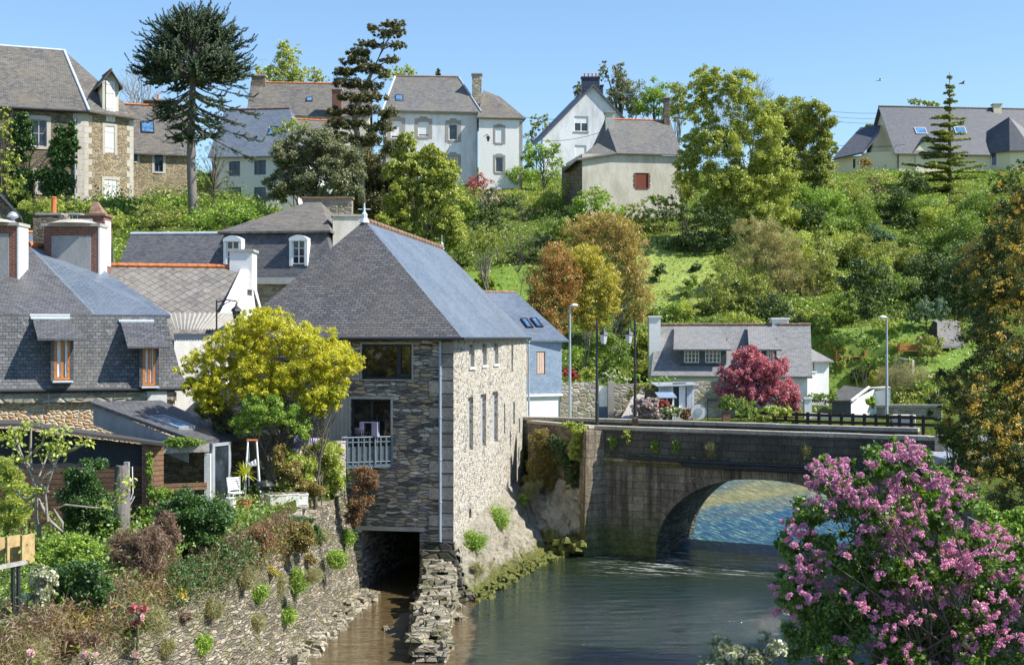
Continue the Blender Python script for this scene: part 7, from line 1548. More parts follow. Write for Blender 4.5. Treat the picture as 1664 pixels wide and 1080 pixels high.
IV = [('ivy', 'glossy ivy mound capping the old trunk by the timber shed', 38, [(140,775,40,32),(150,815,44,40),(120,830,36,36),(165,850,30,30)], 'ivy', (150,0), 15000),
 ('shrub', 'bright variegated evergreen mound left of the pale wood panel', 33.5, [(125,895,46,26),(95,915,34,26),(150,915,40,26)], 'nearbush', (120,0), 15000),
 ('ivy', 'large hanging ivy clump over the left part of the retaining wall', 32.5, [(110,950,44,32),(150,950,34,34),(95,970,30,22),(140,975,30,14)], 'ivy', (120,0), 15000),
 ('ivy', 'ivy mound covering the veranda foot', 40.5, [(310,825,50,28),(340,845,34,28),(285,860,36,28),(320,870,36,24)], 'ivy', (310,0), 15000),
 ('ivy', 'dark ivy clump hanging below the veranda mound', 38, [(325,915,34,30),(300,945,26,26),(345,900,24,24)], 'ivy', (320,0), 10000),
 ('shrub', 'dry brown tangle of stems left of centre on the wall top', 36.5, [(225,910,34,44),(245,880,26,26),(200,900,24,26),(235,960,30,26)], 'brownscrub', (225,0), 11000),
 ('shrub', 'second brown tangle in the hollow between the ivy clumps', 39, [(270,870,20,30),(265,905,18,28)], 'brownscrub', (265,0), 5000),
 ('shrub', 'brown and green tangle below the terrace ledge', 41, [(385,900,34,32),(370,940,30,24),(410,870,30,24)], 'reddry', (385,0), 7500),
 ('shrub', 'autumn-coloured mixed plants under the right end of the ledge', 43, [(455,880,30,30),(430,905,26,26),(490,870,20,24)], 'mixed', (450,0), 9000),
 ('ivy', 'dark ivy under the flat slate ledge', 43.5, [(480,850,26,16),(505,865,16,22),(440,848,26,12)], 'ivy', (480,0), 6500),
 ('shrub', 'small fresh green shrub at the foot of the rope post', 39, [(222,862,26,14),(250,850,16,12)], 'nearbush', (222,0), 5000),
 ('shrub', 'pale pink-white flowering plants behind the iron railing', 30, [(70,945,20,26),(55,985,26,24),(80,1000,18,18)], 'wflower', (65,0), 5000),
 ('shrub', 'yellow wallflowers on the wall below the ivy clump', 33, [(95,1015,22,12),(120,1008,16,12)], 'yflower', (100,0), 2200),
 ('shrub', 'yellow wallflowers beneath the brown tangle', 36, [(235,985,16,10),(250,970,12,12)], 'yflower', (240,0), 1800),
 ('shrub', 'tall yellow wallflower spike under the ledge', 42.5, [(457,885,8,18),(450,905,8,10)], 'yflower', (455,0), 1500),
 ('shrub', 'low brown grassy fringe along the wall top at left', 31, [(60,1030,46,20),(20,1000,26,26),(130,1035,30,12)], 'brownscrub', (60,0), 6000),
 ('bamboo', 'feathery bamboo clump against the left end of the shed', 36.5, [(15,770,24,34),(30,820,30,40),(10,840,26,30)], 'bamboo', (20,0), 9000),
 ('shrub', 'leafy shrub on the terrace edge left of the veranda', 41.3, [(262,805,22,14),(245,835,20,16)], 'nearbush', (255,0), 4500),
 ('climber', 'green climber on the veranda beam', 43.7, [(300,718,34,9),(280,722,18,7)], 'nearbush', (300,0), 3600),
 ('climber', 'narrow climber up the brick pier of the shed', 42.2, [(243,760,6,30),(246,800,8,18)], 'nearbush', (244,0), 2500),
 ('grass', 'dry grass tuft hanging from the middle of the retaining wall', 40, [(378,990,20,26)], 'tuft', (378,0), 1600),
 ('grass', 'greenish grass tuft right of the dry hanging tuft', 43.5, [(480,945,14,20)], 'greentuft', (480,0), 1600),
 ('grass', 'bright green tuft near the tunnel end of the wall', 45.5, [(545,912,16,14)], 'greentuft', (545,0), 1600),
 ('grass', 'brown grass tuft below the autumn-coloured plants', 43, [(450,955,14,22),(510,935,14,14)], 'tuft', (450,0), 1500),
 ('grass', 'pale dry grass at the bottom left of the wall', 33, [(185,1050,22,22),(250,1010,26,20)], 'tuft', (190,0), 1700)]
def edgeD(px): return float(np.interp(px, [-20,0,110,225,330,400,480,545,560], [25.5,26.3,28.8,32.2,36,39.2,42.6,46.3,47]))
for nm, lb, D, el, kd, b_, n_ in IV:
    if max(e[1]+e[3] for e in el) > 880 and 'yellow timber' not in lb and 'variegated' not in lb: D = edgeD(el[0][0])-(.15 if nm != 'grass' else .9)
    if D > 27 and nm not in ('grass', 'climber') and max(e[1]+e[3] for e in el) > 880: el = [(e[0], e[1]+4, e[2]*1.3, e[3]*1.3) for e in el]; n_ = int(n_*1.5)
    plant(nm, lb, 'grass' if nm == 'grass' else 'plant', D, el, kd, b_, 'plants overgrowing the terrace wall', n=n_, zb=(zof(max(e[1]+e[3] for e in el), D)-.1))
# fig tree
def fig():
    D = 35.5; t = thing('fig_tree', 'young fig tree with pale bare stems and leaf tufts before the shed', 'tree', P(65,872,D)); rg = random.Random(4); mb = MB(); tips = []
    segs = [[(64,872),(60,840),(62,800),(55,770),(42,745),(30,720),(15,708)],[(55,770),(38,735),(35,705)],[(50,775),(50,740),(52,700),(50,690)],[(64,872),(68,850),(80,845),(78,800),(92,760),(105,735),(103,718),(108,700)],[(105,735),(125,728),(140,722),(146,716)],[(92,760),(75,770),(62,795)],[(80,845),(100,865),(98,850),(82,828),(100,822),(150,828),(170,825),(185,808),(197,785)],[(62,800),(40,815),(22,800),(8,795)],[(80,845),(60,812),(30,830)],[(55,735),(72,720),(78,703)],[(78,800),(60,780),(76,740)],[(30,720),(28,700)],[(92,760),(84,745),(88,722)]]
    for s in segs:
        dz = rg.uniform(-.8,.8); q = [P(x, y, D)+Vector((0,dz*i/len(s),0)) for i, (x, y) in enumerate(s)]; mb.tube(q, [max(.014, .055*(1-i/len(q))) for i in range(len(q))], 6); tips.append(q[-1]); 
        if len(q) > 4: tips.append(q[-2]); tips.append(q[-3]+Z*.05)
    mb.build('stems', M['bark_pale'], t, True, uv=False); pts = np.concatenate([np.array(p)+nrg.normal(size=(34,3))*np.array([.13,.13,.08]) for p in tips]); leaf_mesh('foliage', pts, .13, M['L_lime'], t, .6, .6)
fig()
# dead trunk, post and rope
t = thing('dead_trunk', 'silvery dead tree trunk standing by the shed corner', 'trunk', P(195,860,38.5)); mb = MB(); rg = random.Random(3)
q = [P(193,865,38.5), P(196,820,38.5), P(199,780,38.5), P(197,757,38.5)]; mb.tube(q, [.30,.26,.22,.16], 14)
mb.v = [(x+rg.uniform(-.02,.02), y, z+rg.uniform(-.05,.05)) for x, y, z in mb.v]; mb.build('bark', M['bark_ara'], t)
t = thing('post', 'wooden post with a knotted white rope beside the brick pier', 'post', P(206,780,40)); mb = MB(); c = P(206,775,40); mb.box((c.x,c.y,c.z-.5), (.14,.14,1.9)); mb.build('post_shaft', M['grey_wood'], t)
mb = MB(); rp = [P(207,762,39.8), P(215,758,39.7), P(216,800,39.7), P(212,812,39.7), P(219,806,39.7), P(210,822,39.7), P(208,832,39.7), P(213,826,39.7)]; mb.tube(rp, .018, 5); mb.build('rope', M['white_paint'], t)
# pale wood panel, iron railing
t = thing('wood_panel', 'new yellow timber edging boards at the left edge of the terrace', 'panel', P(25,905,33)); 
for x0, x1, yt in ((-30,10,872),(12,34,868),(36,58,866)):
    f_ = F(P(x0,0,32.6), P(x1,0,33), 0); mb = MB(); mb.fbox(f_, 0, f_.w-.03, 0, .05, zof(912,33), zof(yt,33)); mb.build('board', M['new_wood'], t)
t = thing('iron_railing', 'dark iron railing with a weathered grey handrail at the bottom left', 'railing', P(25,1005,27)); z0, z1 = zof(1008,27), zof(920,27)
a, b = P(-40,0,26.2), P(31,0,27.2); f_ = F(a, b, 0); mb = MB(); mb.fbox(f_, 0, f_.w+.15, -.08, .08, z1, z1+.06); mb.build('handrail', M['grey_wood'], t); mb = MB(); mb.fbox(f_, 0, f_.w, -.05, .05, z0, z0+.06); mb.build('bottom_rail', M['grey_wood'], t)
mb = MB()
for x in (f_.w-.02, f_.w-.16): mb.fbox(f_, x-.03, x+.03, -.03, .03, z0-.5, z1)
mb.build('upright', M['black_metal'], t); mb = MB()
for i in range(9): z = z0+.1+(z1-z0-.1)*i/9; mb.tube([f_.p(0,0,z), f_.p(f_.w-.05,0,z)], .009, 4)
mb.build('wires', M['black_metal'], t)
# slate ledge and things on the terrace
t = thing('ledge', 'rough flat slate ledge jutting out of the terrace edge', 'ledge', P(430,832,43)); zt = zof(829,43); mb = MB()
rg = random.Random(9); xs = [330,355,375,395,420,450,475,502]
fr_ = [P(x, 0, 41.6+.35*i+rg.uniform(-.1,.1)) for i, x in enumerate(xs)]; bk_ = [P(x, 0, 45.5+rg.uniform(0,.3)) for x in xs]
for i in range(len(xs)-1):
    z = zt+.015*(i%2); z2 = zof(818 if i > 3 else 828, 44); q = [Vector((fr_[i].x,fr_[i].y,z)), Vector((fr_[i+1].x,fr_[i+1].y,z)), Vector((bk_[i+1].x,bk_[i+1].y,z)), Vector((bk_[i].x,bk_[i].y,z))]; mb.slab(q, .10)
mb.build('slab', M['grey_stone'], t)
mb = MB(); mb.box(((P(430,0,43.8)).x, 44.0, zt-.5), (2.4,2.2,.75)); mb.build('base', M['grey_stone'], t)
zt += .02
pt = thing('potted_palm', 'cordyline palm in a terracotta pot on the slate ledge', 'potted plant', (P(397,0,42.6).x, 42.6, zt)); c = Vector(pt.location)
mb = MB(); mb.lathe(c, [(.15,0),(.22,.26),(.25,.28),(.25,.34),(.21,.34),(.2,.3)], 16); mb.build('pot', M['terracotta'], pt); mb = MB(); mb.tube([c+Z*.28, c+Z*.8+Vector((.04,0,0)), c+Z*1.15], [.035,.03,.03], 6); mb.build('stem', M['bark_pale'], pt)
mb = MB(); rg = random.Random(1)
for i in range(70):
    a = rg.uniform(0,6.28); e = rg.uniform(-.25,1.3); L = rg.uniform(.4,.6); d = Vector((math.cos(a)*math.cos(e), math.sin(a)*math.cos(e), math.sin(e))); s_ = d.cross(Z).normalized()*.018; o_ = c+Z*1.15; m_ = o_+d*L*.6; e_ = o_+d*L-Z*.12*L
    mb.poly([o_-s_*.6, o_+s_*.6, m_+s_, m_-s_]); mb.poly([m_-s_, m_+s_, e_])
mb.build('leaves', M['L_yolk'], pt); pts = np.array(c)+np.array([0,0,.38])+nrg.normal(size=(260,3))*np.array([.16,.16,.06]); leaf_mesh('underplanting', pts, .07, M['L_palegrass'], pt)
bq = thing('barbecue', 'black kettle barbecue behind the planters on the terrace', 'barbecue', (P(430,0,44.2).x, 44.2, zt)); c = Vector(bq.location)
mb = MB(); mb.lathe(c+Z*.45, [(.05,0),(.22,.06),(.30,.18),(.30,.20),(.26,.29),(.12,.35),(.03,.36)], 16); mb.build('bowl', M['black_metal'], bq)
for k in range(3):
    a = k*2.1; mb = MB(); mb.tube([c+Vector((math.cos(a)*.3, math.sin(a)*.3, 0)), c+Vector((math.cos(a)*.12, math.sin(a)*.12, .5))], .018, 5); mb.build('leg', M['grey_metal'], bq)
for px, D, w_, h_, lb, mt, rz in ((448,43.4,.5,.42,'square tan stone planter with yellow-green plants at its foot','pale_surround',.5),(472,44.0,.42,.38,'pale weathered planter in the middle of the row','white_render',.45),(489,44.4,.4,.32,'small white trough planter at the right end of the row','clean_white',.3),(432,43.6,.3,.36,'narrow pale wooden planter left of the tan one','pale_wood',.4)):
    c = P(px, 0, D); c.z = zt; o = thing('planter', lb, 'planter', c, 'planters on the terrace'); mb = MB(); z0 = c.z; k = 1.06
    R_ = Matrix.Rotation(rz, 3, 'Z'); cc = [Vector((x*w_/2, y*w_/2, 0)) for x, y in ((-1,-1),(1,-1),(1,1),(-1,1))]; mb.hexa([c+R_@q for q in cc]+[c+R_@(q*k)+Z*h_ for q in cc]); mb.hexa([c+R_@(q*1.12)+Z*h_ for q in cc]+[c+R_@(q*1.12)+Z*(h_+.04) for q in cc]); mb.build('tub', M[mt], o)
    mb = MB(); mb.hexa([c+R_@(q*.9)+Z*(h_+.04) for q in cc]+[c+R_@(q*.8)+Z*(h_+.07) for q in cc]); mb.build('soil', M['mud'], o)
bk2 = thing('bucket', 'white plastic bucket at the foot of the glass screen', 'bucket', (P(376,0,43).x, 43, zt)); mb = MB(); mb.lathe(Vector(bk2.location), [(.12,0),(.17,.36),(.185,.36),(.185,.39),(.15,.39)], 14); mb.build('body', M['white_paint'], bk2); mb = MB(); c = Vector(bk2.location); mb.tube([c+Vector((-.18,0,.36)), c+Vector((-.1,0,.5)), c+Vector((.1,0,.5)), c+Vector((.18,0,.36))], .008, 4); mb.build('handle', M['grey_metal'], bk2)
ch = thing('garden_chair', 'white metal garden chair behind the potted palm', 'chair', (P(385,0,43.8).x, 43.8, zt)); c = Vector(ch.location); rz = Matrix.Rotation(.6, 3, 'Z')
def cp_(x, y, z): return c+rz@Vector((x, y, z))
mb = MB()
for i in range(6): y = -.2+i*.08; mb.hexa([cp_(-.22,y,.44), cp_(.22,y,.44), cp_(.22,y+.06,.44), cp_(-.22,y+.06,.44), cp_(-.22,y,.46), cp_(.22,y,.46), cp_(.22,y+.06,.46), cp_(-.22,y+.06,.46)])
mb.build('seat', M['white_paint'], ch); mb = MB()
for i in range(6): z = .52+i*.07; mb.hexa([cp_(-.21,.24+.02*i,z), cp_(.21,.24+.02*i,z), cp_(.21,.26+.02*i,z), cp_(-.21,.26+.02*i,z), cp_(-.21,.25+.02*i,z+.05), cp_(.21,.25+.02*i,z+.05), cp_(.21,.27+.02*i,z+.05), cp_(-.21,.27+.02*i,z+.05)])
mb.build('backrest', M['white_paint'], ch)
for x, y in ((-.2,-.2),(.2,-.2),(-.2,.24),(.2,.24)): mb = MB(); mb.tube([cp_(x,y,0), cp_(x,y,.46 if y < 0 else .95)], .016, 5); mb.build('leg', M['white_paint'], ch)
sw = thing('swing_stand', 'tall white A-frame with a hanging cloth standing on the terrace', 'frame', (P(410,0,44.8).x, 44.8, zt)); mb = MB()
for a, b in (((397,800,44.6),(403,716,45)),((423,800,44.6),(417,716,45)),((405,797,45.6),(403,716,45)),((421,797,45.6),(417,716,45))): mb.tube([P(*a), P(*b)], .03, 6)
mb.build('poles', M['white_paint'], sw); mb = MB(); mb.tube([P(401,715,45), P(419,715,45)], .04, 6); mb.build('crossbar', M['orange_wood'], sw); mb = MB(); mb.loft([[P(403+i*2.6, 744+(6-i)*1.4, 45.02+.02*(i%2)) for i in range(6)], [P(404+i*2.6, 757-(i%2), 45.02) for i in range(6)]]); mb.build('cloth', M['cloth'], sw)
tb = thing('garden_table', 'garden table under a lavender cloth behind the creeper-covered wall', 'table', P(505,735,49)); q = P(504,712,49.3); mb = MB(); mb.lathe((q.x,q.y,q.z-.75), [(.42,.2),(.40,.45),(.38,.72),(.36,.74),(.01,.745)], 16); mb.build('tablecloth', M['purple_cloth'], tb); mb = MB(); mb.tube([(q.x,q.y,q.z-1),(q.x,q.y,q.z-.1)], .05); mb.build('leg', M['grey_wood'], tb)
pc = thing('garden_chair', 'chair draped with a lavender cushion left of the lavender table', 'chair', P(483,738,49)); q = P(486,716,49.2); mb = MB(); mb.box((q.x,q.y+.2,q.z-.05), (.42,.06,.5)); mb.build('backrest', M['purple_cloth'], pc); mb = MB(); mb.box((q.x,q.y,q.z-.32), (.42,.42,.06)); mb.build('seat', M['purple_cloth'], pc); mb = MB()
for x in (-.18,.18):
    for y in (-.18,.2): mb.tube([(q.x+x,q.y+y,q.z-.85),(q.x+x,q.y+y,q.z-.3)], .018, 5)
mb.build('legs', M['grey_wood'], pc)

# ---------------------------------------------------------------- bridge and river greenery
for lb, D, el, kd, n_ in (('yellow-green flowering wall plants between the mill and the bridge', 62.6, [(878,720,22,26),(885,755,30,34),(870,775,22,22),(895,785,22,16)], 'mixed', 13000),('bright ivy spilling over the coping left of the bridge buttress', 60.6, [(940,700,18,14),(935,730,16,22),(925,690,14,6)], 'creeper', 5000),('dark ivy hanging in the shade beside the buttress', 61.2, [(930,770,16,32),(915,745,18,24),(905,720,18,18)], 'darknear', 7000),
   ('leafy weeds at the top of the rocky bank by the mill', 61.2, [(850,815,10,14),(845,840,8,14)], 'nearbush', 1800),('green grassy weeds high on the pale apron', 56.9, [(806,845,18,16),(795,862,14,10)], 'greentuft', 2600),('green and brown weeds lower on the pale apron', 52.6, [(768,880,20,14),(755,895,16,16)], 'greentuft', 2600),('small weed patch low on the pale apron', 51.3, [(776,925,9,7)], 'tuft', 500),('dry stems above the rocky bank', 62, [(860,800,12,16),(872,790,12,8)], 'tuft', 900)):
    plant('wall_plant', lb, 'plant', D, el, kd, (el[0][0],0), 'plants rooted in the riverside walls', n=n_, thick=.35, zb=zof(el[-1][1]+el[-1][3], D))
for i, (px, py, lb, n_, kd) in enumerate(((995,716,'small fern-like tuft at the left end of the bridge parapet',500,'nearbush'),(1020,706,'pale little plant just under the coping left of the arch',350,'creeper'),(1064,722,'tall leafy weed on the parapet left of the arch crown',900,'nearbush'),(1098,722,'hanging weed with dry roots right of the tall leafy weed',700,'nearbush'),(1155,728,'single wiry weed on the parapet above the arch haunch',300,'tuft'),(1311,730,'yellowish straggly weed on the parapet above the arch crown',350,'tuft'))):
    u, z = bf.hit(px, py, -.15); D = bf.p(u, -.15, 0).y; plant('wall_plant', lb, 'plant', D, [(px,py,9,9),(px+3,py+9,8,8)], kd, (px,py+8), 'weeds on the bridge parapet', n=n_, thick=.12)
# lamps on the bridge
def lantern_post(px, D, side, label):
    b = P(px, 0, D); b.z = 4.6; t = thing('street_lamp', label, 'street lamp', b, 'black lamp posts on the bridge'); zt = zof(517, D)
    mb = MB(); H_ = zt-b.z; mb.lathe(b, [(.13,0),(.13,.7),(.10,.78),(.085,.9),(.085,2.0),(.10,2.03),(.07,2.1),(.055,H_*.62),(.08,H_*.63),(.05,H_*.66),(.045,H_-.3),(.07,H_-.28),(.03,H_-.1),(.01,H_)], 12); mb.build('pole', M['black_metal'], t)
    zz = zof(540, D); h_ = Vector((b.x+side*.30, b.y-.1, zz)); mb = MB(); mb.tube([Vector((b.x,b.y,zz+.22)), Vector((b.x+side*.18,b.y-.05,zz+.30)), h_+Z*.12], .022, 6); mb.tube([Vector((b.x,b.y,zz-.45)), Vector((b.x+side*.2,b.y-.05,zz-.5)), h_-Z*.55], .018, 5); mb.build('bracket', M['black_metal'], t)
    mb = MB(); mb.lathe(h_-Z*.52, [(.12,0),(.20,.42)], 6); mb.build('lamp_glass', G_LAMP, t); mb = MB(); mb.lathe(h_-Z*.10, [(.24,0),(.2,.09),(.08,.2),(.04,.3)], 6); mb.lathe(h_-Z*.58, [(.05,0),(.13,.06)], 6); mb.build('lamp_hood', M['black_metal'], t)
    return t
_g = G('lamp_glass'); _g.col((.55,.58,.6)); _g.b.inputs['Roughness'].default_value = .25; G_LAMP = _g.mat
lantern_post(970, 61.6, 1, 'nearer black lamp post with its lantern on the right side'); lantern_post(1032, 64.6, -1, 'farther black lamp post with its lantern on the left side')
def tall_lamp(px, D, top, side, label):
    b = P(px, 0, D); b.z = hz(b.x, D)-.1; t = thing('street_light', label, 'street light', b, 'tall grey street lights'); zt = zof(top, D); mb = MB(); mb.tube([b, Vector((b.x,b.y,b.z+1.2)), Vector((b.x,b.y,zt))], [.1,.09,.05], 8); mb.build('pole', M['grey_metal'], t)
    mb = MB(); c = Vector((b.x+side*.25, b.y-.05, zt+.02)); mb.lathe(c-Z*.05, [(.18,0),(.22,.06),(.16,.13),(.04,.17)], 10); mb.tube([Vector((b.x,b.y,zt)), c], .04, 6); mb.build('lamp_head', M['white_paint'], t)
tall_lamp(926, 76, 497, 1, 'tall grey street light behind the slate-hung house, head to the right'); tall_lamp(1441, 77.5, 516, -1, 'tall grey street light beside the garage with a pale head')
o = thing('bollard', 'square dark wooden bollard on the bridge pavement', 'bollard', P(1032,690,62)); b = P(1032,0,62.6); mb = MB(); mb.box((b.x,b.y,5.2), (.26,.26,1.3)); mb.hexa([(b.x-.13,b.y-.13,5.85),(b.x+.13,b.y-.13,5.85),(b.x+.13,b.y+.13,5.85),(b.x-.13,b.y+.13,5.85),(b.x-.05,b.y-.05,5.93),(b.x+.05,b.y-.05,5.93),(b.x+.05,b.y+.05,5.93),(b.x-.05,b.y+.05,5.93)]); mb.build('shaft', M['dark_wood'], o)
# garden wall, gate, blue shed
stubwall('garden_wall', 'mossy rubble garden wall behind the bridge left of the gate', P(906,0,77.5), P(973,0,78), 4.3, zof(621,78), zof(621,78), 'grey_stone', None)
stubwall('garden_wall', 'mossy rubble garden wall between the gate and the cottage', P(988,0,78), P(1195,0,79), 4.3, zof(625,78), zof(618,79), 'grey_stone', None)
g_ = thing('garden_gate', 'white garden door with blue base between stone pillars', 'gate', P(980,668,78)); f_ = F(P(973,0,78.1), P(988,0,78.1), 0); mb = MB(); mb.fbox(f_, 0, f_.w, .1, .16, 5.6, zof(627,78)); mb.build('door', M['white_paint'], g_); mb = MB(); mb.fbox(f_, 0, f_.w, .1, .16, 4.4, 5.6); mb.build('door_base', M['blue_paint'], g_); mb = MB(); mb.fbox(f_, -.35, 0, -.1, .3, 4.3, zof(620,78)); mb.fbox(f_, f_.w, f_.w+.35, -.1, .3, 4.3, zof(620,78)); mb.build('pillar', M['concrete'], g_)
s_ = thing('garden_store', 'pale blue-grey boarded store with an open door in the garden wall', 'shed', P(1110,680,77)); f_ = F(P(1070,0,77), P(1128,0,77.3), 0); a = f_.w*.42; mb = MB(); wall(mb, f_, 0, f_.w, 4.3, zof(625,77), [(a, 5.6, a+.8, zof(628,77))], .2); wall(mb, f_.side(), 0, 1.2, 4.3, zof(625,77)); mb.build('boarding', brick('pale_boards', .18, 4.0, (.42,.46,.52), (.52,.56,.62), (.2,.22,.25), .01, rough=.8), s_)
mb = MB(); mb.poly([f_.p(a,.2,5.6), f_.p(a+.8,.2,5.6), f_.p(a+.8,.2,7), f_.p(a,.2,7)]); mb.build('doorway', M['dark_frame'], s_); mb = MB(); mb.loft([[f_.p(a+.35+i*.08,.1+.03*(i%2),5.6) for i in range(6)], [f_.p(a+.35+i*.08,.1+.03*(i%2),6.9) for i in range(6)]]); mb.build('curtain', M['cloth'], s_); mb = MB(); mb.slab([f_.p(-.2,-.3,zof(626,77)), f_.p(f_.w+.2,-.3,zof(624,77)), f_.p(f_.w+.2,1.3,zof(622,77)), f_.p(-.2,1.3,zof(622,77))], .06); mb.build('roof', M['zinc'], s_)
s_ = thing('greenhouse', 'small white and green glazed cold frame under the store', 'greenhouse', P(1085,680,75.5)); f_ = F(P(1072,0,75.6), P(1096,0,75.7), 0); r = [.08, 4.7, f_.w-.08, zof(645,75.6)]; window(s_, f_, r, 'white_paint', 'glass', 2, 2, .02, .05, name='glazing'); mb = MB(); mb.slab([f_.p(-.1,-.2,r[3]), f_.p(f_.w+.1,-.2,r[3]), f_.p(f_.w+.1,.8,r[3]+.25), f_.p(-.1,.8,r[3]+.25)], .05); mb.build('roof', M['ardoise'], s_); mb = MB(); mb.fbox(f_, 0, f_.w, .1, .8, 4.4, r[3]); mb.build('body', M['white_render'], s_)
s_ = thing('lean_roof', 'steep grey plank ramp leaning against the garden wall', 'ramp', P(1030,680,76)); mb = MB(); q0, q1, q2, q3 = P(1006,685,74.5), P(1040,685,74.5), P(1048,636,77.5), P(1032,636,77.5); mb.slab([q0,q1,q2,q3], .12); mb.build('planks', M['grey_wood'], s_); mb = MB(); mb.poly([q0-Z*.12, q3-Z*.12, Vector((q3.x-1.3,77.4,4.4)), Vector((q0.x-.6,74.6,4.4))]); mb.build('side_panel', M['black_metal'], s_)
for px, D, py, h_, lb, mt in ((903,73,643,.5,'small dark street sign on a thin post before the slate-hung house','black_metal'),(1150,74.5,645,.3,'small dark plate on two posts left of the crimson tree','black_metal')):
    b = P(px, 0, D); b.z = 4.5; t = thing('road_sign', lb, 'sign', b); z1 = zof(py, D); mb = MB(); mb.tube([b, Vector((b.x,b.y,z1))], .035, 6); mb.build('post', M['grey_metal'] if px < 1000 else M['black_metal'], t); mb = MB(); mb.box((b.x+(.25 if px > 1000 else 0), b.y-.05, z1-.15), (.6,.04,h_*.6)); mb.build('plate', M[mt], t)
b = P(1180,0,74.3); o = thing('litter_bin', 'brown box on the verge left of the crimson tree', 'bin', (b.x,b.y,4.5)); mb = MB(); mb.box((b.x,b.y,5.0), (.4,.4,1.0)); mb.build('body', M['brown_wood'], o); mb = MB(); mb.box((b.x,b.y,5.53), (.46,.46,.06)); mb.build('lid', M['black_metal'], o)
b = P(1135,0,74.6); o = thing('round_planter', 'round pale grey wheel-like disc leaning by the store', 'disc', (b.x,b.y,4.6)); mb = MB(); mb.tube([(b.x,b.y,5.5),(b.x,b.y-.1,5.5)], .42, 20); mb.build('rim', M['white_render'], o); mb = MB(); mb.tube([(b.x,b.y-.1,5.5),(b.x,b.y-.13,5.5)], .22, 16); mb.build('hub', M['grey_metal'], o)
# dark ranch fence
fw = thing('ranch_fence', 'dark brown wooden post and rail fence along the far verge', 'fence', P(1380,690,75)); f_ = F(P(1236,0,77.0), P(1520,0,72.5), 0); mb = MB()
for z in (5.27, 4.90): mb2 = MB(); mb2.fbox(f_, 0, f_.w, -.03, .03, z-.08, z+.08); mb2.build('rail', M['fence_wood'], fw)
x = .2
while x < f_.w: k = MB(); k.fbox(f_, x-.08, x+.08, -.07, .06, 4.2, 5.42); k.build('fence_post', M['fence_wood'], fw); x += .63
o = stubwall('front_wall', 'low smooth white wall in front of the garage', P(1316,0,78.4), P(1420,0,77.8), 4.3, zof(671,78.2), zof(676,78.2), 'clean_white', None, .25)
t = thing('railings', 'thin dark railings on top of the low white wall', 'railings', P(1345,668,78.5)); f_ = F(P(1316,0,78.5), P(1382,0,78.2), 0); mb = MB(); mb.tube([f_.p(0,.1,zof(651,78.4)), f_.p(f_.w,.1,zof(651,78.4))], .02, 5)
for i in range(36): x = f_.w*i/35; mb.tube([f_.p(x,.1,zof(672,78.4)), f_.p(x,.1,zof(649,78.4))], .012, 4, 0, False)
mb.build('bars', M['black_metal'], t)
b = P(1312,0,78.3); o = thing('gate_pillar', 'white gate pillar with a flat cap at the left of the railings', 'pillar', (b.x,b.y,4.4)); mb = MB(); mb.box((b.x,b.y,5.2), (.42,.42,1.7)); mb.build('shaft', M['clean_white'], o); mb = MB(); mb.box((b.x,b.y,6.09), (.54,.54,.1)); mb.build('cap', M['white_paint'], o)
stubwall('garden_wall', 'low rough stone wall right of the garage', P(1424,0,78.6), P(1530,0,77.2), 4.3, zof(662,78), zof(661,77.5), 'grey_stone', 'coping')
stubwall('planter_wall', 'sandy stone block bed behind the wooden fence', P(1450,0,76), P(1487,0,75.6), 4.3, zof(674,76), zof(674,76), 'pale_surround', None, .8)
# benches
def bench(px, D, w_, lb, back=True):
    b = grounded(px, D); t = thing('park_bench', lb, 'bench', b, 'wooden benches on the upper lawn'); c = b
    for y in (-.2,0,.2): mb = MB(); mb.box((c.x,c.y+y,c.z+.45), (w_,.15,.05)); mb.build('seat_plank', M['bench_wood'], t)
    for z in (.62,.82): mb = MB(); mb.box((c.x,c.y+.32,c.z+z), (w_,.04,.15)); mb.build('back_plank', M['bench_wood'], t)
    for x in (-w_/2+.1, w_/2-.1): mb = MB(); mb.box((c.x+x,c.y+.1,c.z+.45), (.09,.5,.9)); mb.build('leg', M['bench_wood'], t)
bench(1478, 91.5, 1.5, 'orange wooden bench right of the dark multi-trunk tree'); bench(1382, 94.5, 2.2, 'orange wooden bench left behind the dark multi-trunk tree')
stubwall('edging_wall', 'dry stone edging below the right-hand bench', P(1452,0,88.6), P(1482,0,88.0), 6.4, 8.3, 8.1, 'grey_stone', None, .6)
# steps up the hillside
t = thing('garden_steps', 'brown earth steps climbing to the top hedge', 'steps', grounded(1440,121)); 
for i in range(15):
    D = 119+i*1.45; b = grounded(1441-i*1.6, D, .2); mb = MB(); mb.box((b.x,b.y,b.z), (1.0,.45,.2), .1); mb.build('step', M['mud'], t)
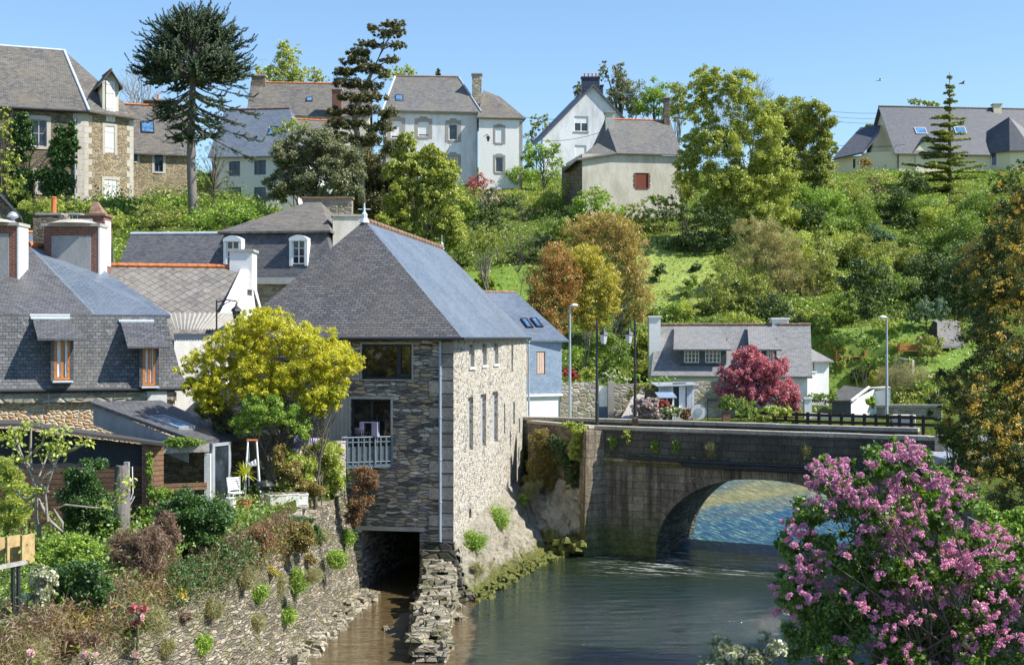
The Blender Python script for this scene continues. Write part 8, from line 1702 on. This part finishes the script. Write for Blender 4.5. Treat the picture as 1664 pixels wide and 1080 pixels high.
# cables and birds
def cable(name, a, b, sag, lb):
    mb = MB(); n = 14; a = Vector(a); b = Vector(b); mb.tube([a.lerp(b, i/n)-Z*sag*4*(i/n)*(1-i/n) for i in range(n+1)], .022, 4, 0, False); tag(mb.build(name, M['black_metal']), lb, 'cable', 'overhead cables')
for py, sg, nm in ((180,.3,'topmost'),(188,.35,'second from the top of'),(195,.4,'third from the top of')): cable('cable', P(1340,py,175), P(1475,py+1,178), sg, nm+' the thin cables between the olive trees and modern house')
cable('cable', P(1335,232,170), P(1470,235,146), .4, 'lowest thin cable passing behind the modern house wing'); cable('cable', P(850,224,138), P(1010,200,137), .9, 'cable sagging across the white gabled house'); cable('cable', P(850,190,150), P(960,186,150), .4, 'cable above the sparse tree left of the gabled house')
for px, py, lb in ((1429,131,'pale gull gliding left above the round olive trees'),(1564,136,'dark bird flying right of the tiered conifer')):
    c = P(px, py, 120); t = thing('bird', lb, 'bird', c); mb = MB(); mb.tube([c+Vector((-.28,0,0)), c+Vector((-.1,0,.03)), c+Vector((.12,0,.03)), c+Vector((.3,0,0))], [.02,.08,.07,.01], 6); mb.build('body', M['black_metal'] if px > 1500 else M['white_render'], t)
    for s_ in (-1,1): mb = MB(); mb.slab([c+Vector((-.05,0,.05)), c+Vector((.12,0,.05)), c+Vector((.05,s_*.5,.18)), c+Vector((-.12,s_*.75,.1)), c+Vector((-.1,s_*.4,.14))], .02); mb.build('wing', M['black_metal'] if px > 1500 else M['white_render'], t)

# ---------------------------------------------------------------- right bank
mb = MB(); q = [Vector(p) for p in ((18.4,54.2,4.1),(16.4,50,4.1),(14.4,45,4.1),(12.9,30,4.1),(11.4,16,4.1))]; mb.loft([resample([p+Vector((-.15,0,-4.6)) for p in q], 40), resample(q, 40)]); mb.loft([resample(q, 40), resample([p+Vector((1.2,0,.02)) for p in q], 40)]); tag(mb.build('quay_wall', M['bank_wall'], uvn=Vector((-.97,.2,.0)).normalized()), 'rubble quay wall on the right bank below the golden tree', 'wall')
stubwall('garden_wall', 'low pale coped wall running from the bridge end past the grass', P(1498,0,55), P(1560,0,49.5), 4.2, 5.0, 4.9, 'grey_stone', 'coping')
drape('verge', M['lawn_dry'], [(16.9,42),(24,42),(24,51),(18,51)], dz=.05)
car = thing('parked_car', 'pale silver car half hidden behind the lilac and golden tree', 'car', (P(1612,0,50).x, 50, hz(17.7,50))); c = Vector(car.location); mb = MB()
prof = [(-2.0,.35),(-2.05,.7),(-1.3,.88),(-.75,1.38),(.65,1.42),(1.35,.95),(2.0,.85),(2.05,.35)]
def carloft(mb, pr, w0):
    rows = []
    for y, k in ((-w0,.93),(-w0*.9,1),(w0*.9,1),(w0,.93)): rows.append([c+Vector((x*k, y, z)) for x, z in pr])
    mb.loft(rows[::-1]); mb.poly(rows[0]); mb.poly(rows[-1][::-1])
carloft(mb, prof, .82); pt_ = plain('car_paint', (.6,.65,.7), .25, .6, .3, .03); mb.build('body', pt_, car)
mb = MB(); mb.slab([c+Vector((-.65,-.83,1.3)), c+Vector((.6,-.83,1.33)), c+Vector((1.1,-.83,.95)), c+Vector((-1.0,-.83,.92))], .02); mb.poly([c+Vector((-.68,-.85,1.3)), c+Vector((-1.05,-.85,.93)), c+Vector((1.15,-.85,.95)), c+Vector((.6,-.85,1.33))]); mb.build('window', M['glass'], car)
for x in (-1.3,1.3):
    for y in (-.8,.8): mb = MB(); mb.tube([c+Vector((x,y-.1,.32)), c+Vector((x,y+.1,.32))], .32, 16); mb.build('wheel', M['black_metal'], car)
plant('tree', 'tall bronze-green tree with golden new shoots at the right edge', 'tree', 38, [(1655,330,34,60),(1620,400,46,50),(1590,450,34,40),(1640,480,50,60),(1590,540,44,50),(1560,620,36,44),(1640,610,60,70),(1590,680,56,50),(1550,690,26,50),(1600,740,60,44),(1660,740,60,70),(1640,820,50,40),(1560,760,24,30),(1700,400,60,120),(1700,640,70,120),(1648,285,14,24)],
      'darknear', (1680,0), n=60000, zb=4.0, thick=2.0, k=1.15, r0=.03, nl=60)
LM2 = bpy.data.objects
t = [o for o in C.objects if o.get('label', '').startswith('tall bronze-green')][0]
setmat(t, 'foliage', 'L_bronze')
Cn, Rd = ell_blobs([(1655,330,36,62),(1618,400,50,54),(1590,450,36,42),(1640,480,54,60),(1590,540,46,52),(1560,640,38,46),(1640,610,60,70),(1600,690,60,50),(1600,760,62,44),(1660,740,60,70),(1700,400,60,120)], 37.6, 2.1, .14)
q, o2 = clump_pts(Cn, Rd*1.1, 21000, .34); leaf_mesh('young_shoots', q, .07, M['L_amber2'], t, .8, .5)
setmat(plant('shrub', 'green leafy shrub under the left skirt of the bronze tree', 'shrub', 41, [(1560,720,30,26),(1535,700,16,26),(1570,700,20,40)], 'nearbush', (1560,0), zb=4.2, n=7000), 'foliage', 'L_green')

# ---------------------------------------------------------------- lilac in the foreground
def lilac():
    D = 17; E = [(1455,760,62,40),(1360,780,50,40),(1540,800,50,40),(1420,830,80,50),(1330,840,50,50),(1520,860,80,50),(1300,900,40,50),(1400,910,90,50),(1500,930,100,50),(1600,900,60,50),(1290,960,44,44),(1380,990,100,60),(1500,1020,120,60),(1620,1000,80,80),(1700,950,60,120),(1330,1050,70,50),(1450,1100,140,50),(1600,1100,120,60),(1480,735,20,22)]
    t = plant('lilac', 'big lilac bush full of pink-purple flower heads filling the lower right', 'shrub', D, E, 'nearbush', (1480,0), zb=4.2, n=1000, thick=1.0, k=1.0, stems=9, nl=150, r0=.006)
    old = [c_ for c_ in C.objects if c_.parent == t and c_.name.startswith('foliage')][0]; bpy.data.objects.remove(old); Cn, Rd = ell_blobs(E, D, .95, .26); pts, out = clump_pts(Cn, Rd, 66000, .30, .6); leaf_mesh('foliage', pts, .062, M['L_lilacleaf'], t, .35, .62, out*.5)
    rg = random.Random(17); cl = []
    ok = lambda px, py: not (px < 1390 and 890 < py < 1040 and (px*7+py*3) % 5 > .8)
    for _ in range(9000):
        e = E[rg.randrange(len(E))]; a = rg.uniform(0, 6.283); rr = math.sqrt(rg.random()); px, py = e[0]+e[2]*rr*math.cos(a), e[1]+e[3]*rr*math.sin(a)
        y = D-.95*math.sqrt(max(0, 1-rr*rr))*rg.uniform(.8,1.12); p = P(px, py, y)
        cl_n = math.sin(px*.031+1)*math.sin(py*.037+2)+.5*math.sin(px*.083)*math.cos(py*.071)
        if cl_n < -.12 and rg.random() < .8: continue
        if py > 1000 and rg.random() < .5: continue
        if px < 1420 and py > 860 and rg.random() < .65: continue
        if any((p-c_).length < .085 for c_ in cl): continue
        cl.append(p)
        if len(cl) > 470: break
    pts = []
    for p in cl:
        for sub in range(rg.choice((1,2,2,3))):
            ax = Vector((rg.uniform(-.8,.8), rg.uniform(-1,.2), rg.uniform(.1,1))).normalized(); L = rg.uniform(.05,.15); r0_ = rg.uniform(.020,.040); s_ = ax.cross(Vector((0,1,.1))).normalized(); t_ = ax.cross(s_); c_ = p+Vector((rg.gauss(0,.035), rg.gauss(0,.03), rg.gauss(0,.03))); ph = rg.uniform(0,6)
            for k in range(int(110*L/.14)+14):
                u = rg.random(); a = rg.uniform(0,6.283); r = r0_*(1-.6*u)*rg.uniform(.6,1.15)*(1+.35*math.sin(u*14+ph)); pts.append(tuple(c_+ax*L*(u-.3)+(s_*math.cos(a)+t_*math.sin(a))*r-Z*.02*u*u))
    leaf_mesh('flower_heads', np.array(pts), .020, M['L_lilac'], t, .2, 1.0)
    mb = MB(); 
    for k in range(34):
        a = P(1480+rg.uniform(-60,120), 1080, D-.2); c_ = cl[rg.randrange(len(cl))]; m = a.lerp(c_,.5)+Vector((rg.gauss(0,.1),-.15,rg.gauss(0,.08))); mb.tube([a,m,c_], [.016,.011,.006], 5, 0, False)
    mb.build('twigs', M['bark'], t, True, uv=False)
M['L_lilacleaf'] = leafmat('lilac_leaf', [(.05,.12,.02),(.12,.23,.035),(.24,.36,.07)], .4)
lilac()
plant('shrub', 'white-blossomed shrub at the bottom left of the lilac', 'shrub', 16.4, [(1180,1060,30,16),(1215,1075,40,24),(1150,1085,40,14),(1250,1050,22,18)], 'wflower', (1200,0), zb=4.0, n=7000, thick=.5, r0=.006)
plant('shrub', 'twiggy pink-budded shrub right of the lilac', 'shrub', 21, [(1630,850,44,30),(1655,900,34,30),(1600,830,24,14)], 'nearbush', (1640,0), zb=4.2, n=6000, thick=.7, r0=.006)
# rose stems rising in the foreground
def roses(lb, D, st, seed):
    rg = random.Random(seed); t = thing('rose', lb, 'rose', P(st[0][0][0], 1150, D), 'pink roses in the foreground'); mb = MB(); lv = []; fl = []
    for s in st:
        q = [P(x, y, D+rg.uniform(-.05,.05)) for x, y in s]; mb.tube(q, .008, 5); 
        for a, b in zip(q, q[1:]):
            for i in range(int((b-a).length/.03)): lv.append(tuple(a.lerp(b, rg.random())+Vector((rg.gauss(0,.04), rg.gauss(0,.04), rg.gauss(0,.03)))))
        fl.append(q[-1]); 
    mb.build('stems', M['bark'], t, True, uv=False); leaf_mesh('foliage', np.array(lv), .04, M['L_bright'], t, .4, .6)
    for p in fl:
        f = []
        for k in range(60): d = Vector((rg.gauss(0,1), rg.gauss(0,1), rg.gauss(0,1))).normalized(); f.append(tuple(p+d*.03*rg.random()**.4))
        leaf_mesh('flower', np.array(f), .034, M['L_pinkw'] if rg.random() < .75 else M['L_pinkred'], t, .4, .9)
roses('spray of pink roses rising beside the brown tangle', 11, [[(228,1120),(222,1050),(226,1000),(234,988)],[(226,1000),(218,994),(217,989)],[(224,1040),(222,1020),(228,1003)],[(222,1060),(224,1020),(222,1012)],[(226,1100),(216,1075),(219,1062)]], 2)
roses('two pale pink roses at the bottom left centre', 11, [[(152,1130),(146,1085),(155,1066)],[(148,1100),(140,1075),(136,1064)],[(146,1085),(138,1062)]], 3)
roses('single pink rose near the bottom left corner', 11.5, [[(58,1130),(52,1080),(50,1060)]], 5)

# growth spilling over the top of the retaining wall
def fringe(label, mat, n, size, asp, zlo, zhi, nc, x0=0, x1=1):
    tpw = resample([p+Vector((.0,0,0)) for p in topw], 400); tpw = [q for q in tpw if 24 < q.y < 42.5]; ci = nrg.integers(int(len(tpw)*x0), int(len(tpw)*x1), nc); idx = ci[nrg.integers(0, nc, n)]
    base_ = np.array([tuple(q) for q in tpw])[idx]; hang = (nrg.random(nc)*.7+.3)[nrg.integers(0, nc, n)]
    o = np.abs(nrg.normal(size=n))*.28; pts = base_+np.stack([o-.25, nrg.normal(size=n)*.45, nrg.uniform(zlo, zhi, n)*hang], -1)
    tag(leaf_mesh('wall_growth', pts, size, M[mat], None, .2, asp), label, 'ground cover', kind='stuff')
fringe('dry brown stems and seed heads hanging over the retaining wall', 'L_brown', 26000, .17, .09, -1.1, .7, 60)
fringe('small green leaves trailing over the retaining wall', 'L_ivy', 15000, .085, .6, -.9, .5, 14)
fringe('olive and yellow weeds along the retaining wall top', 'L_mixed', 12000, .08, .5, -.8, .5, 16)
fringe('pale dry grass on the retaining wall', 'L_palegrass', 16000, .22, .05, -1.4, .3, 36)

WP = [(520,865,'tuft','dry tuft on the wall directly under the terrace ledge end'),(560,870,'greentuft','green tuft just left of the tunnel mouth'),(500,905,'mixed','small mixed weed left of the bright green tuft'),(420,960,'greentuft','green weed between the two brown grass tufts'),(395,935,'tuft','dry grass hanging below the brown and green tangle'),
 (340,985,'tuft','dry grass cascade left of the middle tuft'),(300,1000,'brownscrub','brown dead stems on the lower wall left of centre'),(330,1045,'greentuft','green tuft low on the wall near its foot'),(270,1050,'tuft','pale tuft low on the wall right of the roses'),(420,1010,'tuft','thin dry tuft near the wall foot'),
 (215,1020,'mixed','mixed green weed beside the rose spray'),(150,1010,'brownscrub','brown stems just above the bottom left roses'),(465,1000,'greentuft','tiny green tuft above the gravel of the wall foot'),(290,965,'yflower','small yellow wallflower in the middle of the wall'),(180,985,'yflower','yellow wallflower above the bottom left roses'),(360,940,'mixed','mixed weed below the dark ivy clump'),
 (440,925,'yflower','yellow wallflower low under the ledge'),(60,1060,'tuft','dry grasses in the bottom left corner'),(110,1050,'mixed','green and yellow weeds in the bottom left corner')]
for px, py, kd, lb in WP:
    f_ = np.array([q.y for q in resample(base, 200)]); best = None
    for q in resample(base, 200):                      # where this sight line meets the battered wall face
        z = zof(py, q.y); x = q.x-.5*(z+.4)/4.2; e = abs(CX+x*FPX/q.y-px)
        if best is None or e < best[0]: best = (e, q.y)
    D = best[1]-.12; r = (8, 14, 11, 16, 10)[px % 5] if kd != 'yflower' else 8; k = 40/D
    plant('wall_plant', lb, 'plant', D, [(px,py,r*k*1.25,r*k*.7),(px+(7 if px%3 else -8),py+r*.9,r*.8*k,r*k*.8)], kd, (px,0), 'weeds rooted in the retaining wall', n=1500 if kd != 'yflower' else 700, zb=zof(py+r*1.8, D), thick=.22)

# moss, grass and small ferns rooted along the bridge parapet and its string course
n = 9000; u = nrg.uniform(.2, BE, 90)[nrg.integers(0, 90, n)]+nrg.normal(size=n)*.09; zz = zl+nrg.random(n)**2*.5; dd = nrg.uniform(-.16, -.04, n)
o3 = np.array(bf.o); pts = o3+np.outer(u, np.array(bf.u))+np.outer(dd, np.array(bf.v)); pts[:,2] = zz
tag(leaf_mesh('wall_growth', pts, .05, M['L_olive'], None, .2, .5), 'moss and small ferns along the ledge below the bridge parapet', 'ground cover', kind='stuff')
